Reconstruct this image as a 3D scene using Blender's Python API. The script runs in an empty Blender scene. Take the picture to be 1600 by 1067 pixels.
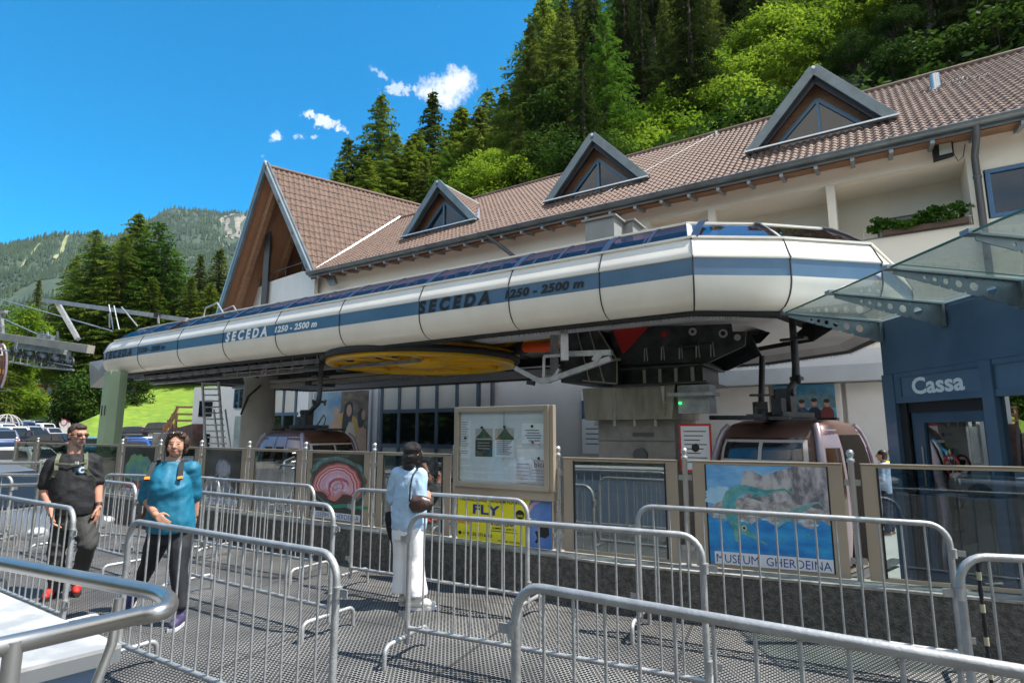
import bpy, bmesh, math, random
from mathutils import Vector, Matrix, noise
R=math.radians; sin=math.sin; cos=math.cos; pi=math.pi
random.seed(7)
scene=bpy.context.scene
COL=scene.collection
# ---------------------------------------------------------------- camera
PITCH=8.7797; F=900.0; EYE=1.70
cd=bpy.data.cameras.new('camera'); cam=bpy.data.objects.new('camera',cd); COL.objects.link(cam)
cd.sensor_width=36; cd.lens=F/1600*36; cd.clip_start=.05; cd.clip_end=9000
cam.location=(0,0,EYE); cam.rotation_euler=(R(90+PITCH),0,0); scene.camera=cam
# ---------------------------------------------------------------- sun, sky, exposure
SUN=Vector((cos(R(60))*.985,-cos(R(60))*.17,sin(R(60)))).normalized()
sl=bpy.data.lights.new('sun','SUN'); sl.energy=5.0; sl.angle=R(.53); sl.color=(1,.955,.88)
so=bpy.data.objects.new('sun',sl); COL.objects.link(so); so.location=(20,-10,60)
so.rotation_euler=SUN.to_track_quat('Z','Y').to_euler()
scene.view_settings.view_transform='Standard'; scene.view_settings.look='None'
scene.view_settings.exposure=.84; scene.view_settings.gamma=1
W=bpy.data.worlds.new('World'); scene.world=W; W.use_nodes=True
nt=W.node_tree; N=nt.nodes; L=nt.links; N.clear()
def ray(u,v):
    th=R(PITCH); x=u-800; q=533.5-v
    return Vector((x,F*cos(th)-q*sin(th),F*sin(th)+q*cos(th)))
def wmath(op,a,b=None,c=None,clamp=False):
    n=N.new('ShaderNodeMath'); n.operation=op; n.use_clamp=clamp
    for i,x in enumerate((a,b,c)):
        if x is None: continue
        if isinstance(x,(int,float)): n.inputs[i].default_value=x
        else: L.new(x,n.inputs[i])
    return n.outputs[0]
sky=N.new('ShaderNodeTexSky'); sky.sky_type='NISHITA'; sky.sun_disc=False
sky.sun_elevation=math.asin(SUN.z); sky.sun_rotation=math.atan2(SUN.x,SUN.y)
sky.altitude=1300; sky.air_density=1.0; sky.dust_density=.35; sky.ozone_density=2.2
hs=N.new('ShaderNodeHueSaturation'); hs.inputs['Saturation'].default_value=1.74; hs.inputs['Hue'].default_value=.487; hs.inputs['Value'].default_value=1.22
L.new(sky.outputs[0],hs.inputs['Color'])
tc=N.new('ShaderNodeTexCoord')
def wdot(v):
    n=N.new('ShaderNodeVectorMath'); n.operation='DOT_PRODUCT'; L.new(tc.outputs['Generated'],n.inputs[0]); n.inputs[1].default_value=v; return n.outputs['Value']
nz=N.new('ShaderNodeTexNoise'); nz.inputs['Scale'].default_value=13; nz.inputs['Detail'].default_value=9; nz.inputs['Roughness'].default_value=.62
L.new(tc.outputs['Generated'],nz.inputs['Vector'])
nz2=N.new('ShaderNodeTexNoise'); nz2.inputs['Scale'].default_value=55; nz2.inputs['Detail'].default_value=8; nz2.inputs['Roughness'].default_value=.7; L.new(tc.outputs['Generated'],nz2.inputs['Vector'])
cl=None
# (centre pixel u,v, half sizes as tangents, noise strength, tilt, density)
for (u,v,ru,rv,k,tilt,dn) in [(700,140,.050,.034,.95,0,1),(625,140,.026,.009,2.0,.2,.55),(490,186,.034,.011,2.0,-.35,.75),(430,214,.012,.009,1.6,0,.7),(470,214,.020,.006,1.6,.1,.6),
                           (683,14,.010,.004,1.4,.9,.5),(595,116,.022,.005,2.0,-.5,.4),(518,196,.014,.005,1.6,.5,.6),(410,245,.010,.003,1.4,.2,.4)]:
    c=ray(u,v).normalized(); e1=Vector((1,0,0)); e1=(e1-c*e1.dot(c)).normalized(); e2=c.cross(e1)*-1
    e1,e2=e1*cos(tilt)+e2*sin(tilt), e2*cos(tilt)-e1*sin(tilt)
    dc=wmath('MAXIMUM',wdot(c),.05)
    X=wmath('DIVIDE',wdot(e1/ru),dc); Y=wmath('DIVIDE',wdot(e2/rv),dc)
    r2=wmath('ADD',wmath('MULTIPLY',X,X),wmath('MULTIPLY',Y,Y))
    val=wmath('ADD',wmath('SUBTRACT',1.0,r2),wmath('ADD',wmath('MULTIPLY',wmath('SUBTRACT',nz.outputs[0],.5),k*3.6),wmath('MULTIPLY',wmath('SUBTRACT',nz2.outputs[0],.5),k*(2.2 if ru>.04 else 5.0))))
    m=wmath('MULTIPLY',wmath('MULTIPLY',wmath('SUBTRACT',val,.12),1.15,clamp=True),dn)
    cl=m if cl is None else wmath('MAXIMUM',cl,m)
sxyz=N.new('ShaderNodeSeparateXYZ'); L.new(tc.outputs['Generated'],sxyz.inputs[0])
nb=N.new('ShaderNodeTexNoise'); nb.inputs['Scale'].default_value=2.6; nb.inputs['Detail'].default_value=8; nb.inputs['Roughness'].default_value=.6; L.new(tc.outputs['Generated'],nb.inputs['Vector'])
back=wmath('MULTIPLY',wmath('SUBTRACT',-.12,sxyz.outputs[1]),3.0,clamp=True)
bank=wmath('MULTIPLY',wmath('SUBTRACT',nb.outputs[0],.42),7.0,clamp=True)
bk=wmath('MULTIPLY',back,bank)
mixc=N.new('ShaderNodeMix'); mixc.data_type='RGBA'; L.new(cl,mixc.inputs[0]); L.new(hs.outputs[0],mixc.inputs[6]); mixc.inputs[7].default_value=(5.6,5.8,6.1,1)
bg=N.new('ShaderNodeBackground'); bg.inputs[1].default_value=.122
ow=N.new('ShaderNodeOutputWorld'); mixb=N.new('ShaderNodeMix'); mixb.data_type='RGBA'; L.new(bk,mixb.inputs[0]); L.new(mixc.outputs[2],mixb.inputs[6]); mixb.inputs[7].default_value=(8.2,7.9,7.3,1)
L.new(mixb.outputs[2],bg.inputs[0]); L.new(bg.outputs[0],ow.inputs[0])
try:
    scene.cycles.max_bounces=7; scene.cycles.transparent_max_bounces=16; scene.cycles.glossy_bounces=4; scene.cycles.diffuse_bounces=3
    scene.cycles.use_denoising=True
except Exception as e: print(e)
# ---------------------------------------------------------------- geometry helpers
AX=Vector((1400,-911,0)).normalized()      # along the lift station, towards the right
NX=Vector((911,1400,0)).normalized()       # away from the viewer, towards the building
RZ=math.atan2(AX.y,AX.x)
def st(s,t,z=0): return AX*s+NX*t+Vector((0,0,z))
def at_t(u,v,t):
    r=ray(u,v); return r*(t/r.dot(NX))+Vector((0,0,EYE))
def at_y(u,v,y):
    r=ray(u,v); return r*(y/r.y)+Vector((0,0,EYE))
def at_z(u,v,z):
    r=ray(u,v); return r*((z-EYE)/r.z)+Vector((0,0,EYE))
def tost(p): return (p.x*AX.x+p.y*AX.y, p.x*NX.x+p.y*NX.y, p.z)
def V(*a): return Vector(a if len(a)>1 else a[0])
class MB:
    def __init__(s): s.v=[]; s.f=[]; s.m=[]; s.sm=[]; s.xf=None
    def add(s,vs,fs,mi=0,smooth=False):
        o=len(s.v)
        for p in vs:
            p=Vector(p); s.v.append(s.xf(p) if s.xf else p)
        for f in fs: s.f.append([i+o for i in f]); s.m.append(mi); s.sm.append(smooth)
        return s
    def box(s,x0,x1,y0,y1,z0,z1,mi=0):
        vs=[(x,y,z) for z in (z0,z1) for y in (y0,y1) for x in (x0,x1)]
        return s.add(vs,[(0,2,3,1),(4,5,7,6),(0,1,5,4),(2,6,7,3),(0,4,6,2),(1,3,7,5)],mi)
    def cbox(s,c,d,mi=0): return s.box(c[0]-d[0]/2,c[0]+d[0]/2,c[1]-d[1]/2,c[1]+d[1]/2,c[2]-d[2]/2,c[2]+d[2]/2,mi)
    def beam(s,p0,p1,w,h,up=(0,0,1),mi=0):
        p0=V(p0);p1=V(p1); d=(p1-p0).normalized(); up=V(up); sd=d.cross(up)
        if sd.length<1e-4: sd=d.cross(V(1,0,0))
        sd.normalize(); uu=sd.cross(d)
        vs=[p+sd*(a*w/2)+uu*(b*h/2) for p in (p0,p1) for a,b in ((-1,-1),(1,-1),(1,1),(-1,1))]
        return s.add(vs,[(3,2,1,0),(4,5,6,7),(0,1,5,4),(1,2,6,5),(2,3,7,6),(3,0,4,7)],mi)
    def poly(s,pts,mi=0): return s.add(pts,[tuple(range(len(pts)))],mi)
    def prism(s,pts,d,mi=0):
        d=V(d); n=len(pts); pts=[V(p) for p in pts]
        return s.add(pts+[p+d for p in pts],[tuple(range(n))[::-1],tuple(range(n,2*n))]+[(i,(i+1)%n,n+(i+1)%n,n+i) for i in range(n)],mi)
    def tube(s,pts,r,seg=8,mi=0,cap=True,closed=False):
        pts=[V(p) for p in pts]; n=len(pts); rr=r if isinstance(r,(list,tuple)) else [r]*n
        vs=[]; ref=None
        for i,p in enumerate(pts):
            if closed: d=(pts[(i+1)%n]-pts[i-1])
            else: d=(pts[min(i+1,n-1)]-pts[max(i-1,0)])
            d.normalize()
            if ref is None:
                ref=d.cross(V(0,0,1));
                if ref.length<.1: ref=d.cross(V(1,0,0))
            ref=(ref-d*ref.dot(d)).normalized(); b=d.cross(ref)
            k=1.0
            if 0<i<n-1 or closed:
                d1=(pts[i]-pts[i-1]).normalized(); k=min(1.35,1/max(.6,abs(d.dot(d1))))
            for j in range(seg):
                a=2*pi*j/seg; vs.append(p+(ref*cos(a)+b*sin(a))*rr[i])
        fs=[]
        for i in range(n if closed else n-1):
            i2=(i+1)%n
            for j in range(seg): fs.append((i*seg+j,i*seg+(j+1)%seg,i2*seg+(j+1)%seg,i2*seg+j))
        s.add(vs,fs,mi,True)
        if cap and not closed:
            s.add(vs[:seg],[tuple(range(seg))[::-1]],mi); s.add(vs[-seg:],[tuple(range(seg))],mi)
        return s
    def cyl(s,p0,p1,r,seg=12,mi=0,r1=None): return s.tube([p0,p1],[r,r if r1 is None else r1],seg,mi)
    def ell(s,c,d,nu=12,nv=8,mi=0,mat=None):
        vs=[];fs=[]; c=V(c)
        for i in range(nv+1):
            th=pi*i/nv
            for j in range(nu):
                a=2*pi*j/nu; p=V(sin(th)*cos(a)*d[0],sin(th)*sin(a)*d[1],cos(th)*d[2])
                if mat: p=mat@p
                vs.append(c+p)
        for i in range(nv):
            for j in range(nu): fs.append((i*nu+j,(i+1)*nu+j,(i+1)*nu+(j+1)%nu,i*nu+(j+1)%nu))
        return s.add(vs,fs,mi,True)
    def grid(s,fn,nu,nv,mi=0,smooth=True,wrap=False):
        vs=[fn(i/nu,j/nv) for j in range(nv+1) for i in range(nu+1)]
        fs=[(j*(nu+1)+i,j*(nu+1)+i+1,(j+1)*(nu+1)+i+1,(j+1)*(nu+1)+i) for j in range(nv) for i in range(nu)]
        return s.add(vs,fs,mi,smooth)
    def lathe(s,prof,c=(0,0,0),seg=16,mi=0):
        c=V(c); vs=[c+V(r*cos(2*pi*j/seg),r*sin(2*pi*j/seg),z) for r,z in prof for j in range(seg)]
        fs=[(i*seg+j,i*seg+(j+1)%seg,(i+1)*seg+(j+1)%seg,(i+1)*seg+j) for i in range(len(prof)-1) for j in range(seg)]
        return s.add(vs,fs,mi,True)
    def mesh(s,name,mats,inv=None):
        me=bpy.data.meshes.new(name)
        vs=[(inv@p) for p in s.v] if inv else s.v
        me.from_pydata([tuple(p) for p in vs],[],s.f)
        for m in (mats if isinstance(mats,(list,tuple)) else [mats]): me.materials.append(m)
        me.polygons.foreach_set('material_index',s.m); me.polygons.foreach_set('use_smooth',s.sm)
        me.update(); return me
def obj(name,mb,mats,parent=None,space=None,label=None,bevel=0):
    """link one mesh object. space='st'/'world' vertices are converted into the parent's frame"""
    if space=='st': mb.v=[st(p.x,p.y,p.z) for p in mb.v]
    inv=None; root=parent
    if space in('st','world') and parent is not None:
        M_=Matrix.Identity(4); q=parent
        while q is not None: M_=q.matrix_basis@M_; q=q.parent
        inv=M_.inverted()
    me=mb.mesh(name,mats,inv) if isinstance(mb,MB) else mb
    o=bpy.data.objects.new(name,me); COL.objects.link(o); o.parent=parent
    if label: o['label']=label
    if bevel:
        b=o.modifiers.new('bevel','BEVEL'); b.width=bevel; b.segments=2; b.limit_method='ANGLE'; b.angle_limit=R(40)
    return o
def tag(o,label,cat,group=None,kind=None):
    o['label']=label; o['category']=cat
    if group: o['group']=group
    if kind: o['kind']=kind
    return o
def thing(name,label,cat,loc=(0,0,0),rz=0,group=None):
    o=bpy.data.objects.new(name,None); o.empty_display_size=.2; COL.objects.link(o)
    o.matrix_basis=Matrix.Translation(V(loc))@Matrix.Rotation(rz,4,'Z')
    return tag(o,label,cat,group)
def struct(name,mb,mats,space=None):
    o=obj(name,mb,mats,None,space); o['kind']='structure'; return o
def kids(o): return [c for c in COL.objects if c.parent==o]
def dup(root,loc,rz,label=None,scale=1,kidmap=None):
    ks=kidmap if kidmap is not None else kids(root)
    r=root.copy(); COL.objects.link(r)
    r.matrix_basis=Matrix.Translation(V(loc))@Matrix.Rotation(rz,4,'Z')@Matrix.Scale(scale,4)
    if label: r['label']=label
    for ch in ks:
        c=ch.copy(); COL.objects.link(c); c.parent=r
        for g in kids(ch):
            d=g.copy(); COL.objects.link(d); d.parent=c
    return r
# ---------------------------------------------------------------- materials
_mc={}
def M(name,c,rough=.6,metal=0,c2=None,sc=4,bump=0,bsc=None,spec=.5,coat=0,contrast=(.35,.65),stretch=None,trans=0,emit=0,rand=0,alpha=1):
    if name in _mc: return _mc[name]
    m=bpy.data.materials.new(name); m.use_nodes=True; T=m.node_tree; n=T.nodes; l=T.links
    b=n['Principled BSDF']; b.inputs['Roughness'].default_value=rough; b.inputs['Metallic'].default_value=metal
    b.inputs['Specular IOR Level'].default_value=spec; b.inputs['Coat Weight'].default_value=coat; b.inputs['Coat Roughness'].default_value=.05
    b.inputs['Base Color'].default_value=(*c,1)
    t=n.new('ShaderNodeTexCoord'); mp=n.new('ShaderNodeMapping'); l.new(t.outputs['Object'],mp.inputs[0])
    if stretch: mp.inputs['Scale'].default_value=stretch
    out=None
    if c2:
        z=n.new('ShaderNodeTexNoise'); z.inputs['Scale'].default_value=sc; z.inputs['Detail'].default_value=6; z.inputs['Roughness'].default_value=.62; l.new(mp.outputs[0],z.inputs['Vector'])
        r=n.new('ShaderNodeValToRGB'); r.color_ramp.elements[0].position=contrast[0]; r.color_ramp.elements[1].position=contrast[1]
        r.color_ramp.elements[0].color=(*c,1); r.color_ramp.elements[1].color=(*c2,1); l.new(z.outputs[0],r.inputs[0]); out=r.outputs[0]
        rr=n.new('ShaderNodeMapRange'); rr.inputs[1].default_value=.3; rr.inputs[2].default_value=.7
        rr.inputs[3].default_value=max(.02,rough-.08); rr.inputs[4].default_value=min(1,rough+.08); l.new(z.outputs[0],rr.inputs[0]); l.new(rr.outputs[0],b.inputs['Roughness'])
    if rand:
        oi=n.new('ShaderNodeObjectInfo'); h=n.new('ShaderNodeHueSaturation')
        a=n.new('ShaderNodeMapRange'); l.new(oi.outputs['Random'],a.inputs[0]); a.inputs[3].default_value=1-rand; a.inputs[4].default_value=1+rand; l.new(a.outputs[0],h.inputs['Value'])
        a2=n.new('ShaderNodeMapRange'); l.new(oi.outputs['Random'],a2.inputs[0]); a2.inputs[3].default_value=.5+rand*.035; a2.inputs[4].default_value=.5-rand*.035; l.new(a2.outputs[0],h.inputs['Hue'])
        if out: l.new(out,h.inputs['Color'])
        else: h.inputs['Color'].default_value=(*c,1)
        out=h.outputs[0]
    if out: l.new(out,b.inputs['Base Color'])
    if bump:
        z=n.new('ShaderNodeTexNoise'); z.inputs['Scale'].default_value=bsc or sc*6; z.inputs['Detail'].default_value=5; l.new(mp.outputs[0],z.inputs['Vector'])
        bb=n.new('ShaderNodeBump'); bb.inputs['Strength'].default_value=bump; bb.inputs['Distance'].default_value=.02; l.new(z.outputs[0],bb.inputs['Height']); l.new(bb.outputs[0],b.inputs['Normal'])
    if trans:
        tr=n.new('ShaderNodeBsdfTranslucent'); mx=n.new('ShaderNodeMixShader'); mx.inputs[0].default_value=trans
        if out: l.new(out,tr.inputs[0])
        else: tr.inputs[0].default_value=(*c,1)
        l.new(b.outputs[0],mx.inputs[1]); l.new(tr.outputs[0],mx.inputs[2]); l.new(mx.outputs[0],n['Material Output'].inputs[0])
    if emit: b.inputs['Emission Color'].default_value=(*c,1); b.inputs['Emission Strength'].default_value=emit
    _mc[name]=m; return m
def glass(name,tint=(.75,.85,.82),mirror=.12,edge=.75,rough=0.0,dirt=0):
    """thin architectural glass: tinted see-through plus a mirror layer that grows towards grazing angles"""
    if name in _mc: return _mc[name]
    m=bpy.data.materials.new(name); m.use_nodes=True; T=m.node_tree; n=T.nodes; l=T.links; n.clear()
    tr=n.new('ShaderNodeBsdfTransparent'); tr.inputs[0].default_value=(*tint,1)
    gl=n.new('ShaderNodeBsdfGlossy'); gl.inputs['Roughness'].default_value=rough; gl.inputs[0].default_value=(.95,.97,1,1)
    lw=n.new('ShaderNodeLayerWeight'); lw.inputs[0].default_value=.35
    mr=n.new('ShaderNodeMapRange'); mr.inputs[3].default_value=mirror; mr.inputs[4].default_value=edge; l.new(lw.outputs['Facing'],mr.inputs[0])
    mx=n.new('ShaderNodeMixShader'); l.new(mr.outputs[0],mx.inputs[0]); l.new(tr.outputs[0],mx.inputs[1]); l.new(gl.outputs[0],mx.inputs[2])
    last=mx.outputs[0]
    if dirt:
        df=n.new('ShaderNodeBsdfDiffuse'); df.inputs[0].default_value=(.7,.72,.7,1)
        tx=n.new('ShaderNodeTexCoord'); z=n.new('ShaderNodeTexNoise'); z.inputs['Scale'].default_value=2.2; z.inputs['Detail'].default_value=6; l.new(tx.outputs['Object'],z.inputs[0])
        k=n.new('ShaderNodeMapRange'); k.inputs[1].default_value=.35; k.inputs[2].default_value=.8; k.inputs[3].default_value=dirt*.3; k.inputs[4].default_value=dirt; l.new(z.outputs[0],k.inputs[0])
        m2=n.new('ShaderNodeMixShader'); l.new(k.outputs[0],m2.inputs[0]); l.new(last,m2.inputs[1]); l.new(df.outputs[0],m2.inputs[2]); last=m2.outputs[0]
    o=n.new('ShaderNodeOutputMaterial'); l.new(last,o.inputs[0]); _mc[name]=m; return m
GALV=M('galvanised_steel',(.34,.34,.335),.48,.6,(.52,.52,.51),9,bump=.12,bsc=60,contrast=(.3,.7))
GALV2=M('weathered_steel_grey',(.22,.24,.25),.5,.5,(.38,.40,.41),5,bump=.1)
STEEL=M('brushed_steel',(.50,.49,.47),.3,.85,(.56,.55,.53),3)
BRONZE=M('satin_steel_frame',(.45,.37,.28),.42,.55,(.49,.405,.31),1.2)
BLACK=M('black_rubber',(.015,.015,.017),.6)
DARKST=M('dark_steel',(.035,.037,.04),.45,.5,(.09,.09,.095),4,bump=.15)
WHITE=M('white_grp',(.80,.76,.67),.38,0,(.66,.61,.52),1.3,coat=.15,contrast=(.35,.95),stretch=(1,1,.5))
BLUE=M('blue_band',(.060,.135,.225),.4,0,(.08,.165,.265),1.6,coat=.2)
SLATE=M('blue_grey_metal',(.07,.130,.205),.36,.1,(.095,.16,.24),1.5,coat=.3)
DGREY=M('dark_grey_paint',(.07,.075,.08),.45)
ZINC=M('zinc_sheet',(.13,.15,.155),.42,.5,(.21,.235,.24),1.7,bump=.05)
WOOD=M('brown_timber',(.20,.10,.052),.6,0,(.32,.165,.085),2.2,bump=.2,bsc=9,stretch=(1,1,6))
WOODD=M('dark_timber',(.09,.042,.024),.65,0,(.15,.07,.036),2.2,bump=.2,bsc=9)
PLASTER=M('white_plaster',(.79,.715,.59),.85,0,(.83,.765,.65),.7,bump=.08,bsc=30)
PLASTER2=M('pale_plaster',(.66,.66,.64),.85,0,(.74,.74,.72),.7,bump=.08,bsc=30)
CONC=M('weathered_concrete',(.15,.145,.135),.9,0,(.29,.28,.26),2.2,bump=.35,bsc=22,contrast=(.3,.72))
DGLASS=M('dark_window_glass',(.012,.016,.022),.04,0,spec=.6,coat=.25)
PANELG=M('pale_grey_panel',(.60,.575,.55),.55,0,(.67,.645,.62),.8)
SEAM=M('panel_joint',(.02,.02,.022),.6)
CHROME=M('polished_steel',(.75,.75,.76),.12,1)
# ================================================================ SETTING: ground, hills
def inpoly(x,y,P):
    c=False; j=len(P)-1
    for i in range(len(P)):
        if (P[i][1]>y)!=(P[j][1]>y) and x<(P[j][0]-P[i][0])*(y-P[i][1])/(P[j][1]-P[i][1])+P[i][0]: c=not c
        j=i
    return c
def sstep(a,b,x):
    t=max(0,min(1,(x-a)/(b-a))); return t*t*(3-2*t)
GRASS=M('meadow_grass',(.085,.17,.012),.85,0,(.20,.28,.022),.8,bump=.6,bsc=14,contrast=(.3,.7))
HILLG=M('forest_floor',(.016,.014,.009),.95,0,(.055,.036,.022),.35,bump=.8,bsc=2)
ASPH=M('asphalt',(.12,.115,.105),.9,0,(.19,.18,.165),3,bump=.25,bsc=80)
mb=MB(); mb.poly([(-4000,-4000,-.62),(4000,-4000,-.62),(4000,5000,-.62),(-4000,5000,-.62)]); struct('ground',mb,HILLG)
mb=MB(); mb.grid(lambda a,b:V(-75+150*a,-60+75*b,-.6),4,4); struct('parking_ground',mb,ASPH)
# parking lot that rises gently to the left
def lotz(u,y): return -.58+max(0,.046-.0002*u)*max(0,y-25)
mb=MB(); mb.grid(lambda a,b:(lambda u,y:V((u-800)/911*y,y,lotz(u,y)))(-500+950*a,13+(66 if a<.63 else 52)*b),30,16); struct('parking_lot',mb,ASPH)
# meadow
lower=[(40,694,60),(97,691,62),(140,695,62),(190,701,62),(250,705,62),(310,706,62),(420,706,62)]
upper=[(52,690,68),(103,668,72),(150,648,74),(195,628,84),(244,603,98),(300,592,104),(420,575,104)]
def meadow(a,b):
    f=a*(len(lower)-1); i=min(int(f),len(lower)-2); k=f-i
    p0=at_y(*lower[i]).lerp(at_y(*lower[i+1]),k); p1=at_y(*upper[i]).lerp(at_y(*upper[i+1]),k)
    p=p0.lerp(p1,b); p.z-=.35*sin(pi*b)
    p.z+=.25*noise.noise(p*.12)
    return p
mb=MB(); mb.grid(meadow,42,14); mb.grid(lambda a,b:(lambda q:V(q.x*(1+.4*b),q.y*(1+.4*b),q.z-.5*b))(meadow(a,1)),42,3); struct('meadow_slope',mb,GRASS)
mb=MB()
def bank(a,b):
    u=-160+310*a; return at_y(u,[672,655,640,612,598][0]-62*b+6*noise.noise(V(u*.03,b*3,0)),88+50*b)
mb.grid(bank,20,8); struct('grass_bank',mb,GRASS)
PATH=M('pale_path',(.22,.205,.18),.9,0,(.30,.28,.25),2)
mb=MB(); road=[(107,684,64,9),(101,668,72,9),(99,655,82,8),(97,646,95,6),(86,637,112,8),(66,629,124,6),(48,622,130,4)]
vs=[]
for u,v,y,w in road: vs+= [at_y(u-w,v,y)+V(0,0,.35),at_y(u+w,v,y)+V(0,0,.35)]
mb.add(vs,[(2*i,2*i+1,2*i+3,2*i+2) for i in range(len(road)-1)]); struct('hillside_road',mb,PATH)
# steep slope behind the station building
def hillz(s,t):
    g=sstep(-14,6,s+.62*t)
    p_=st(s,t,0); lf=sstep(430,560,800+911*p_.x/max(1,p_.y)) if p_.y>1 else 0
    z=-.64+lf*(max(0,t-27)*(.42+.70*g)+ (3.5*g if t>27 else 0)*sstep(27,31,t))
    return min(z,95)+1.6*noise.noise(V(s*.09,t*.09,1))*sstep(27,40,t)*lf
mb=MB(); mb.grid(lambda a,b:st(-150+260*a,26+110*b,hillz(-150+260*a,26+110*b)),90,50); struct('forest_hill',mb,HILLG,)
# far mountains with their forests
ROCK=M('pale_cliff_rock',(.13,.12,.10),.95,0,(.28,.25,.20),.02,bump=.6,bsc=.12,stretch=(1,1,3))
MTG=M('mountain_floor',(.028,.05,.035),.95,0,(.055,.085,.05),.01)
def interp(T,x):
    if x<=T[0][0]: return T[0][1]
    for i in range(len(T)-1):
        if x<=T[i+1][0]: k=(x-T[i][0])/(T[i+1][0]-T[i][0]); return T[i][1]+(T[i+1][1]-T[i][1])*k
    return T[-1][1]
ridge1=[(-500,430),(-200,410),(0,383),(40,376),(75,366),(110,364),(150,366),(190,372),(240,385),(330,400),(460,430)]
ridge2=[(120,392),(180,368),(225,348),(252,330),(270,324),(300,326),(330,329),(347,334),(370,329),(400,334),(450,350),(560,400),(700,440)]
def mount(name,rg,u0,u1,Yr,Y0,vb,nzs):
    def f(a,b):
        u=u0+(u1-u0)*a; top=interp(rg,u)+1.5; y=Y0+(Yr-Y0)*b
        p0=at_y(u,vb,Y0); p1=at_y(u,top,Yr); p=p0.lerp(p1,b)
        d=nzs*sin(pi*min(1,b))*(noise.noise(p*.004)+.5*noise.noise(p*.012)); p.z+=d
        return p
    mb=MB(); mb.grid(f,80,24)
    mb.grid(lambda a,b:(lambda q:V(q.x*(1+.3*b),q.y*(1+.3*b),q.z*(1-b*.9)))(f(a,1)),80,3)
    return f,mb
f1,m1=mount('m',ridge1,-500,460,1500,700,600,60); f2,m2=mount('m',ridge2,110,700,2100,1000,600,90)
struct('near_mountain',m1,MTG); struct('far_mountain',m2,MTG)
FAR=M('far_forest',(.020,.042,.024),.9,0,(.05,.085,.035),.03)
def forest(f,n,u0,u1,hh,skip,seed,name):
    rnd=random.Random(seed); mb=MB()
    for _ in range(n):
        a=rnd.random(); b=rnd.random()**.8; p=f(a,b); u=u0+(u1-u0)*a
        if skip(u,a,b,p): continue
        h=hh*(.6+.7*rnd.random()); r=h*.2; k=5; base=[p+V(r*cos(2*pi*j/k+b*9),r*sin(2*pi*j/k+b*9),0) for j in range(k)]+[p+V(0,0,h)]
        mb.add(base,[(j,(j+1)%k,k) for j in range(k)])
    o=obj(name,mb,FAR); tag(o,'dense conifer forest covering the far-off mountainside','forest',kind='stuff')
def sk1(u,a,b,p):
    # ski runs
    x=u; v=interp(ridge1,u)+(1-b)*0
    for (xt,xb,bt,bb,w) in ((108,86,.98,.74,5),(66,32,.93,.70,3.2)):
        if bb<b<bt:
            k=(b-bb)/(bt-bb); c=xb+(xt-xb)*k
            if abs(u-c)<w: return True
    return noise.noise(p*.006)>.42
forest(f1,17000,-500,460,13,sk1,1,'mountain_forest')
def cliff(u,b): return (345<u<392 and .70<b<.96 and noise.noise(V(u*.05,b*9,2))>-.25) or (228<u<300 and .93<b<.995 and noise.noise(V(u*.09,b*30,4))>.0)
forest(f2,13000,110,700,16,lambda u,a,b,p:cliff(u,b),2,'mountain_forest')
# rock faces and ski runs as real ground patches just above the mountain surface
mb=MB()
for i in range(46):
    for j in range(20):
        a0=(340-110)/590+i/46*.095; b0=.68+.29*j/20; u=110+590*a0
        if noise.noise(V(u*.12,b0*22,2))<.02: continue
        da=.095/46; db=.29/20
        vs=[f2(a0,b0),f2(a0+da,b0),f2(a0+da,b0+db),f2(a0,b0+db)]
        mb.add([p+V(0,0,3.0) for p in vs],[(0,1,2,3)])
struct('cliff_rock',mb,ROCK)
mb=MB()
RUN=M('ski_run_grass',(.20,.22,.09),.9,0,(.27,.27,.13),.02)
for (xt,xb,bt,bb,w) in ((108,86,.98,.74,3.6),(66,32,.93,.70,1.8)):
    for i in range(20):
        k0=i/20;k1=(i+1)/20
        def q(k,sg): u=xb+(xt-xb)*k+sg*w*(.8+.5*noise.noise(V(k*5,sg,0)))+3*sin(k*5); return f1((u+500)/960,bb+(bt-bb)*k)+V(0,0,2.5)
        mb.add([q(k0,-1),q(k0,1),q(k1,1),q(k1,-1)],[(0,1,2,3)])
struct('ski_run',mb,RUN)
# ---------------------------------------------------------------- queue floor: black ring-rubber mats
m=bpy.data.materials.new('ring_rubber_mat'); m.use_nodes=True; T=m.node_tree; n=T.nodes; l=T.links; b=n['Principled BSDF']
def fm(op,*a,**k):
    q=n.new('ShaderNodeMath'); q.operation=op; q.use_clamp=k.get('clamp',False)
    for i,x in enumerate(a):
        if isinstance(x,(int,float)): q.inputs[i].default_value=x
        else: l.new(x,q.inputs[i])
    return q.outputs[0]
tc=n.new('ShaderNodeTexCoord'); mp=n.new('ShaderNodeMapping'); mp.inputs['Rotation'].default_value=(0,0,R(24)); l.new(tc.outputs['Object'],mp.inputs[0])
sx=n.new('ShaderNodeSeparateXYZ'); l.new(mp.outputs[0],sx.inputs[0])
P_=.034
def cell(o):
    x=fm('SUBTRACT',fm('FRACT',fm('ADD',fm('DIVIDE',sx.outputs[0],P_),o)),.5); y=fm('SUBTRACT',fm('FRACT',fm('ADD',fm('DIVIDE',sx.outputs[1],P_*1.732),o)),.5)
    y=fm('MULTIPLY',y,1.732); return fm('SQRT',fm('ADD',fm('MULTIPLY',x,x),fm('MULTIPLY',y,y)))
d=fm('MINIMUM',cell(0.0),cell(.5))
hole=fm('MULTIPLY',fm('SUBTRACT',.455,d),11,clamp=True)
def joint(o,p): return fm('MULTIPLY',fm('SUBTRACT',.012,fm('ABSOLUTE',fm('SUBTRACT',fm('FRACT',fm('DIVIDE',o,p)),.5))),200,clamp=True)
jn=fm('MAXIMUM',joint(sx.outputs[0],1.5),joint(sx.outputs[1],1.0))
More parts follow.
